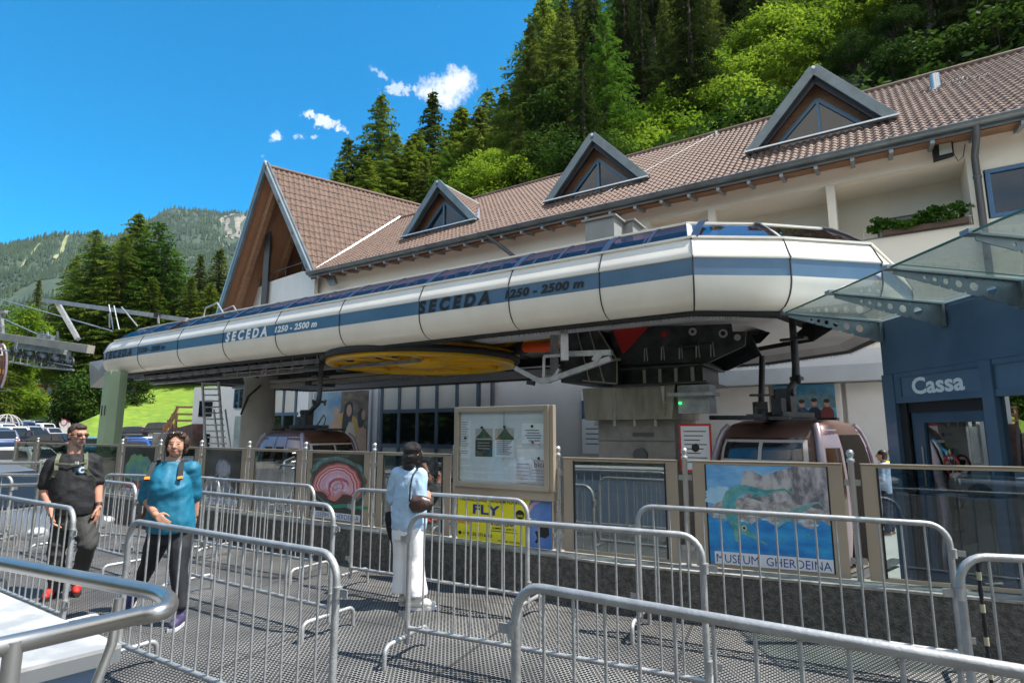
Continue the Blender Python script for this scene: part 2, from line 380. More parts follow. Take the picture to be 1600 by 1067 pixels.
nz=n.new('ShaderNodeTexNoise'); nz.inputs['Scale'].default_value=1.3; nz.inputs['Detail'].default_value=7; l.new(tc.outputs['Object'],nz.inputs[0])
rp=n.new('ShaderNodeValToRGB'); rp.color_ramp.elements[0].color=(.15,.146,.14,1); rp.color_ramp.elements[1].color=(.36,.35,.33,1); rp.color_ramp.elements[0].position=.3; rp.color_ramp.elements[1].position=.72; l.new(nz.outputs[0],rp.inputs[0])  # ring tops coloured paler than the rubber to stand for its gleam
mx=n.new('ShaderNodeMix'); mx.data_type='RGBA'; l.new(fm('MAXIMUM',hole,fm('MULTIPLY',jn,.6)),mx.inputs[0]); l.new(rp.outputs[0],mx.inputs[6]); mx.inputs[7].default_value=(.006,.006,.006,1)
l.new(mx.outputs[2],b.inputs['Base Color']); b.inputs['Roughness'].default_value=.62; b.inputs['Specular IOR Level'].default_value=.35
bp=n.new('ShaderNodeBump'); bp.inputs['Strength'].default_value=.8; bp.inputs['Distance'].default_value=.012; bp.invert=True; l.new(hole,bp.inputs['Height']); l.new(bp.outputs[0],b.inputs['Normal'])
MATM=m
mb=MB()
mb.v=[]; 
pl=[(-24,5.37),(-2.35,5.37),(9,7.3),(9,-6),(-24,-6)]
q=[st(s,t,0) for s,t in pl]; mb.prism([p+V(0,0,-.58) for p in q],(0,0,.58)); struct('queue_platform',mb,MATM)
mb=MB(); q=[st(s,t,-.4) for s,t in [(-30,5.7),(14,7.0),(14,19.2),(-30,19.2)]]; mb.poly(q)
SLAB=M('station_floor',(.44,.41,.37),.8,0,(.52,.49,.44),1.5,bump=.1); struct('station_floor',mb,SLAB)
mb=MB()
for i in range(70):
    y0=4.9+i*.055; mb.box(4.15,5.15,y0,y0+.028,-.395,-.38)
MET=M('ribbed_metal',(.55,.54,.50),.4,.4); struct('ribbed_floor_plate',mb,MET)

# ================================================================ MAIN BUILDING
EZ=9.53; SL=.75
def rz_(t): return EZ+SL*(t-18)
BL=thing('station_building','long white station building with brown tiled roof, steep gable and triangular dormers','building',st(-8,19,-.4),RZ)
mb=MB()
mb.box(-31.2,12,19,19.3,-.4,4.0); obj('lower_wall',mb,PANELG,BL,'st')
mb=MB()
mb.box(-24.5,12,19.0,19.3,4.0,7.12); mb.box(-24.5,-6.6,19.0,19.3,7.12,9.0); mb.box(2.3,2.62,19.0,19.3,7.12,9.0); mb.box(2.62,12,19.0,19.3,7.12,7.2); mb.box(2.62,12,19.0,19.3,8.55,9.0); mb.box(5.4,12,19.0,19.3,7.2,8.55)
mb.box(-24.5,12,19.0,19.3,9.0,10.25)
mb.box(-6.6,2.3,19.3,20.6,8.99,9.15); mb.box(-6.6,2.3,19.3,20.6,6.9,7.0); mb.box(-6.8,2.5,20.6,20.8,6.9,9.15)
mb.box(-6.8,-6.6,19.3,20.6,6.9,9.15); mb.box(2.3,2.5,19.3,20.6,6.9,9.15)
mb.box(-4.54,-4.31,19.0,19.25,7.12,9.0); mb.box(-1.05,-.83,19.0,20.6,7.12,8.99)
obj('upper_wall',mb,PLASTER,BL,'st')
mb=MB(); mb.box(2.55,5.6,19.35,19.45,7.1,8.6); obj('room_wall',mb,DGREY,BL,'st')
mb=MB(); mb.box(-6.6,2.3,18.97,19.33,7.121,7.15); obj('parapet_cap',mb,ZINC,BL,'st')
mb=MB()
mb.tube([st(-.2,18.97,7.36),st(2.28,18.97,7.36)],.018); 
for s in (-.2,.4,1.0,1.6,2.25): mb.tube([st(s,18.97,7.15),st(s,18.97,7.36)],.014)
obj('balcony_rail',mb,STEEL,BL,'world')
# loggia window with grey blind
mb=MB(); mb.box(.15,1.25,20.53,20.6,7.0,8.15); f=obj('balcony_window',mb,DGREY,BL,'st')
mb=MB(); mb.box(.21,1.19,20.5,20.53,7.0,8.09); obj('roller_blind',mb,M('blind_grey',(.25,.25,.25),.7,c2=(.3,.3,.29),sc=3,stretch=(1,1,30)),f,'st')
mb=MB(); mb.box(-3.6,-2.5,20.53,20.6,7.0,8.1); f=obj('balcony_window',mb,DGREY,BL,'st')
mb=MB(); mb.box(-3.54,-2.56,20.5,20.53,7.0,8.04); obj('roller_blind',mb,M('blind_grey',(0,0,0)),f,'st')
# blue framed window
BFR=M('blue_window_frame',(.045,.12,.24),.4,0,(.06,.15,.28),2)
mb=MB()
for x0,x1,z0,z1 in ((2.65,5.4,7.21,7.31),(2.65,5.4,8.43,8.53),(2.65,2.76,7.31,8.43),(4.0,4.12,7.31,8.43),(5.29,5.4,7.31,8.43)): mb.box(x0,x1,18.96,19.06,z0,z1)
f=obj('window_frame',mb,BFR,BL,'st',bevel=.008)
mb=MB(); mb.box(2.7,5.35,19.03,19.04,7.3,8.5); obj('pane',mb,DGLASS,f,'st')
# ---- roof shell and tiles
TILE=M('roof_tile_clay',(.078,.046,.032),.75,0,(.195,.121,.088),3.4,bump=.3,bsc=18,contrast=(.3,.7))
def tiles(name,O,U,Vd,poly,holes=(),tw=.215,tr=.335,parent=BL):
    U=U.normalized(); Nn=U.cross(Vd).normalized(); 
    if Nn.z<0: Nn=-Nn
    Vd=Vd.normalized(); mb=MB(); us=[p[0] for p in poly]; vs_=[p[1] for p in poly]; rnd=random.Random(5)
    i0=int(math.floor(min(us)/tw)); i1=int(math.ceil(max(us)/tw)); j1=int(math.ceil(max(vs_)/tr)); j0=int(math.floor(min(vs_)/tr))
    prof=[(0,.0),(.22,.012),(.45,.05),(.62,.058),(.80,.04),(1.0,.0)]
    for j in range(j0,j1):
        for i in range(i0,i1):
            cu=(i+.5)*tw; cv=(j+.5)*tr
            if not inpoly(cu,cv,poly) or any(inpoly(cu,cv,h) for h in holes): continue
            jz=rnd.uniform(-.004,.004); pts=[]
            for k,(a,h) in enumerate(prof):
                u=(i+a)*tw
                pts.append(O+U*u+Vd*(j*tr)+Nn*(h+.030+jz)); 
            for k,(a,h) in enumerate(prof): pts.append(O+U*((i+a)*tw)+Vd*((j+1.08)*tr)+Nn*(h+.004))
            for k,(a,h) in enumerate(prof): pts.append(O+U*((i+a)*tw)+Vd*(j*tr)+Nn*(h-.012))
            fs=[(k,k+1,7+k,6+k) for k in range(5)]+[(12+k,13+k,k+1,k) for k in range(5)]
            mb.add(pts,fs)
    return obj(name,mb,TILE,parent,'world')
def mainuv(s,t): return (s, (t-18)*math.hypot(1,SL))
K=math.hypot(1,SL)
O=st(0,18,EZ); Vd=NX+V(0,0,SL)
D=[(-3.27,.86,-1.15),(-11.15,-6.88,-9.05),(-19.2,-14.83,-17.1)]
TB=19.95; AZ=13.33; TBK=18+(AZ-EZ)/SL
holes=[[mainuv(a_+.05,TB),mainuv(b_-.05,TB),mainuv(c_,TBK-.1)] for a_,b_,c_ in D]
# valley with the wing
A_=at_z(415,260,16.0); B_=at_z(487,430,EZ); C_=at_y(332,521,34); wdir=V(.8,.6,0)
nw=wdir.cross(B_-A_).normalized()
def linepl(P0,d,Pp,nn): return P0+d*((Pp-P0).dot(nn)/d.dot(nn))
VT=linepl(st(-40,24.62,14.495),AX,A_,nw)       # valley meets main ridge
BV=tost(B_); VV=tost(VT)
mainpoly=[mainuv(BV[0]+.35,18-.02),mainuv(12,18-.02),mainuv(12,24.62),mainuv(VV[0]+.1,24.62)]
tiles('roof_tiles',O,AX,Vd,mainpoly,holes)
mb=MB(); h0=V(0,0,-.02)
P=[st(BV[0],BV[1],EZ-.02),st(12,18,EZ-.02),st(12,24.62,14.475),VT+V(0,0,-.02)]
nn=(P[1]-P[0]).cross(P[3]-P[0]).normalized()
mb.prism([p-V(0,0,.22) for p in P],(0,0,.2)); mb.poly([st(VV[0],24.62,14.47),st(12,24.62,14.47),st(12,31,9.7),st(VV[0],31,9.7)])
rf=obj('roof',mb,WOODD,BL,'world')
mb=MB(); mb.tube([VT+V(0,0,.06),st(12,24.62,14.56)],.12,8); obj('ridge_tiles',mb,TILE,BL,'world')
# wing roof
Bp=B_; E2=A_+wdir*17
sl2=(A_-B_); e1=wdir; e2=(sl2-e1*sl2.dot(e1)).normalized()
def wuv(p): q=p-B_; return (q.dot(e1),q.dot(e2))
tiles('wing_roof_tiles',B_,e1,e2,[wuv(A_),wuv(B_),wuv(VT),wuv(VT+wdir*1.2+e2*.0),wuv(E2)],tw=.28,tr=.42)
mb=MB(); mb.poly([A_+V(0,0,-.02),B_+V(0,0,-.02),VT+V(0,0,-.02),E2+V(0,0,-.02)]); mb.poly([A_-V(0,0,.25),E2-V(0,0,.25),VT-V(0,0,.25),B_-V(0,0,.25)])
obj('wing_roof',mb,WOODD,BL,'world')
mb=MB(); mb.tube([A_+V(0,0,.03),E2+V(0,0,.03)],.13,8); obj('ridge_tiles',mb,TILE,BL,'world')
mb=MB(); PL=M('soffit_planks',(.26,.12,.06),.6,0,(.37,.18,.095),3,stretch=(.4,6,6)); mb.prism([A_,C_,C_+wdir*16,A_+wdir*16],(-.12,.16,-.25)); obj('left_roof_slope',mb,PL,BL,'world')
mb=MB()
for k in (.6,2.3,4.0,5.7):
    for Q in (C_,):
        p0=A_+wdir*k-V(-.12,0,.62); p1=Q+wdir*k-V(-.12,0,.62); mb.beam(p0,p1,.26,.5)
for k in (2.4,):
    p0=A_+wdir*k-V(0,0,.45); p1=B_+wdir*k-V(0,0,.45); mb.beam(p0,p1,.2,.3)
obj('rafters',mb,WOOD,BL,'world')
# verge trim
mb=MB(); mb.beam(A_+V(0,0,.12),B_+V(.05,-.05,.02),.14,.42,(0,0,1)); mb.beam(A_+V(0,0,.12),C_,.14,.5,(0,0,1)); obj('verge_trim',mb,ZINC,BL,'world')
mb=MB(); mb.beam(A_+V(0,0,.3)-wdir*.03,B_+V(0.05,-.05,.22)-wdir*.03,.16,.07); mb.beam(A_+V(0,0,.3)-wdir*.03,C_+V(0,0,.2)-wdir*.03,.16,.07)
fl=M('pale_flashing',(.62,.64,.65),.35,.6); obj('verge_flashing',mb,fl,BL,'world')
mb=MB(); mb.beam(B_+V(0,0,.19),VT+V(0,0,.19),.09,.09,nw); obj('valley_flashing',mb,M('dull_flashing',(.38,.38,.37),.5,.3),BL,'world')
# gable wall, post and curved balcony
g0=wdir*6.5
def onl(P0,P1,k): return P0.lerp(P1,k)
mb=MB(); mb.prism([A_+g0-V(0,0,.5),B_+g0+V(-.6,0.2,-.3),V(B_.x-.6,B_.y,5)+g0,V(C_.x+1,C_.y,5)+g0,C_+g0+V(1,0,0)],wdir*.15); obj('gable_wall',mb,WOODD,BL,'world')
mb=MB(); mb.prism([A_.lerp(B_,.55)+g0-wdir*.1-V(0,0,.6),B_.lerp(A_,.03)+g0-wdir*.1-V(.5,0,.3),V(A_.x+1.3,A_.y-1.2,EZ+.2)+g0-wdir*.1],wdir*.06); obj('gable_glazing',mb,DGLASS,BL,'world')
P1=at_y(384,470,37);P2=at_y(421,433,32.3);P3=at_y(474,413,30.0); P3.z=P2.z=P1.z=10.15
mb=MB(); curve=[P1+V(-.2,3.0,0),P1,P1.lerp(P2,.5)+V(-.25,-.15,0),P2,P3]
for i in range(4):
    a_,b_=curve[i],curve[i+1]; mb.prism([a_,b_,V(b_.x,b_.y,-.4),V(a_.x,a_.y,-.4)],(.12,.2,0))
mb.prism([P3,B_+V(.1,.2,.2),V(B_.x+.1,B_.y+.2,-.4),V(P3.x,P3.y,-.4)],(.12,.2,0))
obj('balcony_wall',mb,PLASTER2,BL,'world')
mb=MB(); up=V(0,0,.5)
for a_,b_ in zip(curve,curve[1:]):
    mb.tube([a_+up,b_+up],.03,6)
    mb.tube([b_,b_+up],.025,6); m_=(a_+b_)/2; mb.tube([m_,m_+up],.022,6)
obj('balcony_rail',mb,DGREY,BL,'world')
mb=MB(); q=P2+V(-.1,-.2,0); mb.beam(V(q.x,q.y,-.4),V(q.x,q.y,14.3),.3,.3,(1,0,0)); obj('steel_post',mb,DGREY,BL,'world')
# gutter, soffit
mb=MB()
def gut(a,b):
    an=pi+pi*b; s=BV[0]+.2+(12-BV[0]-.2)*a; return V(s,17.93+.12*cos(an),EZ-.02+.13*sin(an))
mb.grid(lambda a,b:gut(a,b),1,8); mb.tube([(BV[0]+.2,17.81,EZ-.02),(12,17.81,EZ-.02)],.022,6)
s=BV[0]+.8
while s<12:
    mb.grid(lambda a,b:V(s+.035*a,17.93+.128*cos(pi+pi*b),EZ-.02+.138*sin(pi+pi*b)),1,8); mb.cbox((s+.02,17.8,EZ+.01),(.04,.05,.06)); s+=.92
mb.box(BV[0]+.2,12,18.03,18.06,EZ-.22,EZ+.03)
obj('gutter',mb,ZINC,BL,'st')
mb=MB(); mb.prism([(BV[0]+.2,18.06,EZ-.22),(12,18.06,EZ-.22),(12,19,EZ-.05),(BV[0]+.2,19,EZ-.05)],(0,0,.03)); obj('soffit',mb,WOOD,BL,'st')
mb=MB(); s=BV[0]+.8
while s<12: mb.prism([(s,18.04,EZ-.33),(s,18.5,EZ-.26),(s,19,EZ-.16),(s,19.0,EZ-.06),(s,18.04,EZ-.23)],(.10,0,0)); s+=.92
obj('rafter_ends',mb,GALV2,BL,'st')
# dormers
def dormer(a_,b_,c_):
    z0=rz_(TB)+.02; ap=(c_,TB,AZ)
    mb=MB(); 
    # timber wall set back behind the trim
    tf=TB+.42; k=.12
    mb.prism([(a_+.1,tf,z0),(b_-.1,tf,z0),(c_,tf,AZ-.12)],(0,.1,0)); dm=obj('dormer_wall',mb,WOOD,BL,'st')
    mb=MB(); mb.prism([(a_,TB-.05,z0+.02),(c_,TB-.05,AZ-.02),(c_,TBK,AZ-.02)],(0,0,-.12)); mb.prism([(b_,TB-.05,z0+.02),(c_,TBK,AZ-.02),(c_,TB-.05,AZ-.02)],(0,0,-.12)); obj('dormer_roof',mb,WOODD,dm,'st')
    mb=MB()
    for e in (a_,b_): mb.beam((e,TB-.12,z0-.02),(c_,TB-.12,AZ+.03),.16,.31,(0,0,1))
    obj('dormer_trim',mb,ZINC,dm,'st',bevel=.01)
    mb=MB()
    for e in (a_,b_): mb.beam((e+(.1 if e<c_ else -.1),TB+.0,z0-.16),(c_,TB+.0,AZ-.30),.10,.20,(0,0,1))
    obj('dormer_soffit',mb,BLACK,dm,'st')
    mb=MB(); mb.beam((a_-.1,TB-.3,z0-.02),(b_+.12,TB-.3,z0-.02),.16,.05); obj('dormer_flashing',mb,fl,dm,'st')
    # triangular window
    L0=a_+(c_-a_)*.30; L1=b_-(b_-c_)*.30; top=z0+(AZ-z0)*.66; tt=tf-.03
    mb=MB()
    for p,q in (((L0,tt,z0+.06),(L1,tt,z0+.06)),((L0,tt,z0+.06),(c_,tt,top)),((L1,tt,z0+.06),(c_,tt,top)),((c_,tt,z0+.06),(c_,tt,top-.05))): mb.beam(p,q,.09,.12 if p[0]!=q[0] else .14,(0,1,0) if p[0]==q[0] else (0,0,1))
    w=obj('dormer_window',mb,M('window_frame_blue',(.06,.14,.23),.4),dm,'st')
    mb=MB(); mb.prism([(L0+.05,tt+.01,z0+.05),(L1-.05,tt+.01,z0+.05),(c_,tt+.01,top-.03)],(0,.01,0)); obj('pane',mb,DGLASS,w,'st')
    # tiles on both slopes
    for e in (a_,b_):
        p0=st(c_,TB-.1,AZ); p1=st(c_,TBK,AZ); p2=st(e,TB-.1,z0)
        d1=(p1-p0).normalized(); s2=p0-p2; d2=(s2-d1*s2.dot(d1)).normalized()
        uv=lambda p:((p-p2).dot(d1),(p-p2).dot(d2))
        tiles('dormer_tiles',p2,d1,d2,[uv(p0),uv(p1),uv(p2)],parent=dm)
    mb=MB(); 
    for e in (a_,b_): mb.beam((e,TB-.05,z0+.05),(c_,TBK,AZ+.03),.2,.04,(0,-.6,1))
    mb.tube([(c_,TB-.2,AZ+.05),(c_,TBK+.1,AZ+.05)],.07,6)
    obj('dormer_ridge',mb,fl,dm,'st')
for d in D: dormer(*d)
# roof window, vents, snow hooks, lightning wire
mb=MB()
for (s,t,w,h) in ((2.2,22.6,.3,.5),(-.2,24.3,.12,.3),(-5.3,24.4,.12,.2)):
    mb.cyl(st(s,t,rz_(t)-.1),st(s,t,rz_(t)+h),w/2,10)
obj('roof_vent',mb,STEEL,BL,'world')
mb=MB(); rnd=random.Random(3)
for i in range(26):
    s=1.5+rnd.random()*1.9; t=21.8+rnd.random()*.9; p=st(s,t,rz_(t)+.03); mb.tube([p,p+V(.1,0,.16),p+V(.25,.05,.12)],.012,4)
obj('snow_guards',mb,DARKST,BL,'world')
mb=MB(); pts=[st(-5.4+(-2.9)*k,24.4-5.2*k,rz_(24.4-5.2*k)+.12) for k in (0,.5,1)]; mb.tube(pts,.012,4)
obj('lightning_wire',mb,GALV,BL,'world')
# downpipe
mb=MB(); mb.tube([st(2.47,17.95,9.45),st(2.47,18.1,9.2),st(2.47,18.82,8.9),st(2.47,18.82,3.0)],.085,12)
for z in (8.3,6.6,5.0): mb.cyl(st(2.47,18.82,z),st(2.47,18.82,z+.06),.1,12)
obj('downpipe',mb,M('pipe_dark_grey',(.10,.11,.12),.4,.3),BL,'world')
mb=MB(); mb.tube([st(-12.9,17.95,9.4),st(-12.6,18.2,9.1),st(-11.3,18.85,7.9),st(-11.3,18.85,4.0)],.085,10); mb.tube([st(-13.2,18.85,4.2),st(-13.2,18.85,-.4)],.09,10)
obj('downpipe',mb,M('pipe_dark_grey',(0,0,0)),BL,'world')
# workshop-style window wall and panelled wall near the floor
def winwall(name,s0,s1,z0,z1,nc,rows,tt=18.93):
    mb=MB(); w=(s1-s0)/nc
    for i in range(nc+1): mb.box(s0+i*w-.07,s0+i*w+.07,tt-.05,tt+.07,z0,z1)
    for z,k in rows: mb.box(s0,s1,tt-.04,tt+.06,z-.08,z+.08)
    f=obj(name,mb,M('frame_slate',(.055,.085,.125),.45,c2=(.07,.105,.15),sc=2),BL,'st')
    zs=[r[0] for r in rows]
    for j in range(len(zs)-1):
        mb=MB(); mb.box(s0,s1,tt+.01,tt+.03,zs[j],zs[j+1]); obj('pane',mb,[M('mirror_pane',(.01,.013,.012),.03,spec=1,coat=1),M('frosted_panel',(.50,.48,.42),.5,c2=(.56,.54,.48),sc=1)][rows[j][1]],f,'st')
winwall('window_wall',-19.4,-13.95,-.4,3.95,5,[(-.3,1),(1.05,0),(2.55,1),(3.9,1)])
winwall('window_wall',-28.6,-24.6,-.4,3.95,4,[(-.3,1),(1.05,0),(2.55,1),(3.9,1)])
mb=MB(); mb.box(-24.4,-19.65,18.9,19,-.4,3.95); obj('white_panel',mb,M('bright_panel',(.55,.56,.60),.5),BL,'st')
mb=MB(); mb.box(-5.6,.2,18.3,19,3.05,3.5); mb.box(.9,4,18.6,19,2.9,3.6); obj('concrete_lintel',mb,M('lintel_grey',(.33,.35,.37),.7,c2=(.4,.42,.44),sc=1),BL,'st')
mb=MB()
for s0,s1 in ((-5.4,-3.0),(-2.9,-1.1),(-1.0,.3),(.55,2.2)): mb.box(s0,s1,18.82,18.99,-.4,3.04)
obj('wall_panels',mb,PANELG,BL,'st',bevel=.03)
mb=MB(); mb.box(.28,.55,18.8,18.98,-.4,3.0); obj('dark_reveal',mb,BLACK,BL,'st')
mb=MB(); mb.box(.75,2.4,18.75,18.81,-.4,1.9); f=obj('glass_door',mb,DGREY,BL,'st')
mb=MB(); mb.box(.85,2.3,18.72,18.75,-.3,1.8); obj('pane',mb,DGLASS,f,'st')
# left end: short end face with narrow windows, tall framed display on the main face
LB0=st(-31.2,19,0); ld_=V(-.95,.30,0).normalized(); ln_=V(-.30,-.95,0).normalized()
def lb(k,h,off=0): return LB0+ld_*k+V(0,0,h)+ln_*off
mb=MB(); mb.prism([lb(0,-.4),lb(3.0,-.4),lb(3.0,4.2),lb(0,4.2)],(.06,.3,0)); obj('end_wall',mb,PLASTER2,BL,'world')
for k0,k1,h0,h1 in ((1.55,1.95,.2,1.5),(2.1,2.5,.2,1.5),(1.55,2.5,2.5,3.4)):
    mb=MB(); mb.prism([lb(k0,h0,.05),lb(k1,h0,.05),lb(k1,h1,.05),lb(k0,h1,.05)],(0,.03,0)); obj('side_window',mb,DGLASS,BL,'world')
mb=MB(); mb.box(-31.1,-28.7,18.92,18.95,2.95,4.0); f=obj('ribbon_window',mb,DGLASS,BL,'st')
for i in range(6):
    mb=MB(); mb.box(-31.1+i*.44,-31.04+i*.44,18.86,18.92,2.95,4.0); obj('mullion',mb,SLATE,f,'st')
mb=MB(); mb.box(-31.0,-28.9,18.80,18.93,-.4,2.8); f=obj('display_frame',mb,PLASTER2,BL,'st')
mb=MB(); mb.box(-30.7,-29.2,18.77,18.80,-.1,2.5); obj('pane',mb,M('display_glass',(.16,.24,.26),.12,c2=(.40,.46,.42),sc=.9,coat=1),f,'st')
mb=MB(); mb.box(-31.2,-24.4,18.98,19.3,4.0,4.2); obj('wall_cap',mb,ZINC,BL,'st')
# ================================================================ TEXT
FONT=None
_cdepth=[0]
def text_mesh(txt,h,bold=0.0,shear=0.0,space=1.0,width=None,align='LEFT'):
    cu=bpy.data.curves.new('lettering','FONT'); cu.body=txt; cu.size=1; cu.offset=bold; cu.shear=shear; cu.space_character=space; cu.align_x=align; cu.resolution_u=3
    o=bpy.data.objects.new('lettering_tmp',cu); COL.objects.link(o); bpy.context.view_layer.update()
    dg=bpy.context.evaluated_depsgraph_get(); me=bpy.data.meshes.new_from_object(o.evaluated_get(dg)); bpy.data.objects.remove(o)
    k=h/.70; xs=[v.co.x for v in me.vertices]; w=(max(xs)-min(xs))*k; kx=k*(width/w if width else 1); x0=min(xs)*kx if align=='LEFT' else 0
    for v in me.vertices: v.co=(v.co.x*kx-x0,v.co.y*k,0)
    return me
def lettering(name,txt,O,U,Vv,h,mat,parent,bold=.012,shear=0,width=None,space=1.0,align='LEFT'):
    """flat letters from origin O along U (reading direction) and up along Vv"""
    me=text_mesh(txt,h,bold,shear,space,width,align); U=V(U).normalized(); Vv=V(Vv).normalized()
    for v in me.vertices: c=v.co.copy(); v.co=O+U*c.x+Vv*c.y
    if parent is not None:
        M_=Matrix.Identity(4); q=parent
        while q is not None: M_=q.matrix_basis@M_; q=q.parent
        me.transform(M_.inverted())
    me.materials.clear(); me.materials.append(mat)
    o=bpy.data.objects.new(name,me); COL.objects.link(o); o.parent=parent; return o
INKB=M('black_lettering',(.012,.012,.014),.5); INKW=M('white_lettering',(.80,.84,.86),.5); INKN=M('navy_lettering',(.02,.045,.22),.5)
# ================================================================ LIFT STATION
LS=thing('lift_station','long streamlined white cable car station canopy with a blue stripe over the platform','lift station',st(-4.1,10.8,-.4),RZ)
# plan loop of the belt line (t,s), walked from far left tip along the near side, round the right end and back
plan=[(-21.95,9.3),(-21.75,8.75),(-21.3,8.35),(-20.6,8.2),(-2.21,8.2),(-1.03,9.02),(.08,10.08),(.52,12.4),(-.3,15.0),(-2.4,16.6),(-5.5,17.25),(-20.6,17.25),(-21.3,17.1),(-21.75,16.7),(-21.95,16.1)]
def offs(loop,d):
    n=len(loop); out=[]
    for i,(x,y) in enumerate(loop):
        a=V(*loop[i-1],0) ; b=V(x,y,0); c=V(*loop[(i+1)%n],0)
        d1=(b-a).normalized(); d2=(c-b).normalized(); n1=V(-d1.y,d1.x,0); n2=V(-d2.y,d2.x,0)
        m=(n1+n2).normalized(); k=1/max(.5,m.dot(n1)); out.append((x+m.x*d*k,y+m.y*d*k))
    return out
def strip(prof,loop=plan,i0=0,i1=None,sub=1,smooth=False):
    mb=MB(); rows=[(offs(loop,d) if d else loop,z) for d,z in prof]; n=len(loop); i1=n if i1 is None else i1
    for i in range(i0,i1):
        j=(i+1)%n
        vs=[(r[k][0],r[k][1],z) for r,z in rows for k in (i,j)]
        mb.add(vs,[(2*q,2*q+1,2*q+3,2*q+2) for q in range(len(rows)-1)],0,smooth)
    return mb
lowp=[(0,3.92),(.008,3.84),(.03,3.75),(.07,3.66),(.135,3.575),(.22,3.51),(.36,3.465)]
obj('lower_shell',strip(lowp,smooth=True),WHITE,LS,'st')
obj('stripe',strip([(0.0,4.185),(.0,3.92)]),BLUE,LS,'st')
obj('upper_shell',strip([(.14,4.52),(.09,4.44),(.03,4.30),(-.02,4.20),(-.015,4.185),(0,4.18)],smooth=True),WHITE,LS,'st')
WG=glass('canopy_window',(.42,.30,.30),.03,.22)
wp_=[(.80,4.985),(.62,4.90),(.40,4.74),(.15,4.53)]
for a_,b_,m_ in ((0,4,WG),(4,7,glass('facet_window',(.46,.38,.38),.16,.6)),(7,15,WG)): obj('roof_window',strip(wp_,i0=a_,i1=b_),m_,LS,'st')
obj('roof_shell',strip([(.98,5.03),(.98,5.06),(.88,5.055),(.80,5.02),(.795,4.97),(.98,5.03)]),WHITE,LS,'st')
r=offs(plan,.97); mb=MB(); mb.poly([(x,y,5.045) for x,y in r]); obj('roof_glazing',mb,glass('roof_glazing',(.66,.52,.50),.03,.2),LS,'st')
mb=MB(); s=-20.4
while s<-3.2:
    mb.tube([(s,8.75,4.5),(s+.05,8.95,4.85),(s+.1,9.3,4.98),(s+.1,16.2,4.98)],.035,6); mb.tube([(s+.6,8.75,4.5),(s+.62,9.3,4.98)],.022,5); s+=1.1
mb.box(-20,-2.2,9.35,9.43,4.92,5.0); mb.box(-20,-1.0,10.6,10.68,4.92,5.0)
obj('roof_ribs',mb,M('rib_blue_dark',(.05,.05,.09),.5),LS,'st')
mb=MB(); rr_=random.Random(6)
for k in range(14):
    s=-19+k*1.3; w_=.3+.4*rr_.random(); h_=.25+.3*rr_.random(); mb.cyl((s,9.5,4.3),(s+w_,9.5,4.3),h_*.7,12); mb.box(s+.1,s+w_,9.3,9.9,4.0,4.3+h_*.5)
mb.box(-4.1,-2.9,9.2,9.8,4.0,4.72)
obj('drive_machinery',mb,M('machinery_navy',(.03,.035,.07),.5),LS,'st')
# window bars, seams
def profpt(s,prof,side=0):
    return [(s,8.2+d,z) for d,z in prof]
mb=MB(); allp=[(.80,4.99),(.62,4.905),(.40,4.745),(.15,4.535)]
seams=[-2.21,-3.68,-5.40,-7.48,-9.77,-12.0,-14.19,-16.41,-18.67]
def bar(mb,pts,w,o=.006):
    for p,q in zip(pts,pts[1:]):
        p=V(p);q=V(q); nn=V(0,-1,0) if abs(p.z-q.z)>abs(p.y-q.y) else V(0,-.6,.8)
        mb.beam(p+nn*o,q+nn*o,w,.012,nn)
xs=seams+[(a_+b_)/2 for a_,b_ in zip(seams,seams[1:])]
for s in xs: bar(mb,profpt(s,allp),.12 if s in seams else .05)
obj('window_bars',mb,M('bar_dark',(.03,.035,.06),.3),LS,'st')
mb=MB(); full=[(.15,4.53),(.09,4.44),(.03,4.30),(-.02,4.20),(0,4.185),(0,3.92)]+lowp[1:]
for s in seams[1:]: bar(mb,profpt(s,full),.016)
for s in (-20.9,): bar(mb,profpt(s,full[:6]),.012)
def corner(i,prof,mb,w=.02):
    rows=[(offs(plan,d) if d else plan,z) for d,z in prof]
    pts=[V(r[i][0],r[i][1],z) for r,z in rows]; c=V(-4,12,4)
    out=(V(plan[i][0],plan[i][1],0)-V(-5,12,0)).normalized()
    for p,q in zip(pts,pts[1:]): mb.beam(p+out*.004,q+out*.004,w,.014,out)
for i in (4,5,6,7): corner(i,full,mb)
obj('panel_seams',mb,SEAM,LS,'st')
mb=MB()
for i in (4,5,6,7): corner(i,allp,mb,.16 if i>4 else .12)
obj('window_bars',mb,M('bar_pale',(.36,.36,.36),.4),LS,'st')
mb=MB()
for z0,d0,z1,d1 in ((5.0,.80,5.03,.84),(4.535,.12,4.50,.14)):
    a_=offs(plan,d0);
    for i in range(3,7): mb.beam((a_[i][0],a_[i][1],z0),(a_[i+1][0],a_[i+1][1],z0),.035,.035)
obj('edge_trim',mb,WHITE,LS,'st')
# brush skirt hanging under the edge
mb=strip([(.36,3.475),(.33,3.42),(.37,3.40),(.45,3.47)]); rnd=random.Random(2)
r1=offs(plan,.36); r2=offs(plan,.75)
for rr in (r1,):
    for i in range(2,len(plan)):
        p=V(rr[i][0],rr[i][1],3.41); q=V(rr[(i+1)%len(plan)][0],rr[(i+1)%len(plan)][1],3.41); n_=int((q-p).length/.03)
        for k in range(n_):
            a=p.lerp(q,k/n_); d=(q-p).normalized(); l_=.035+rnd.random()*.045; mb.add([a,a+d*.02,a+d*.01+V(rnd.uniform(-.01,.01),rnd.uniform(-.01,.03),-l_)],[(0,1,2)])
obj('brush_skirt',mb,BLACK,LS,'st')
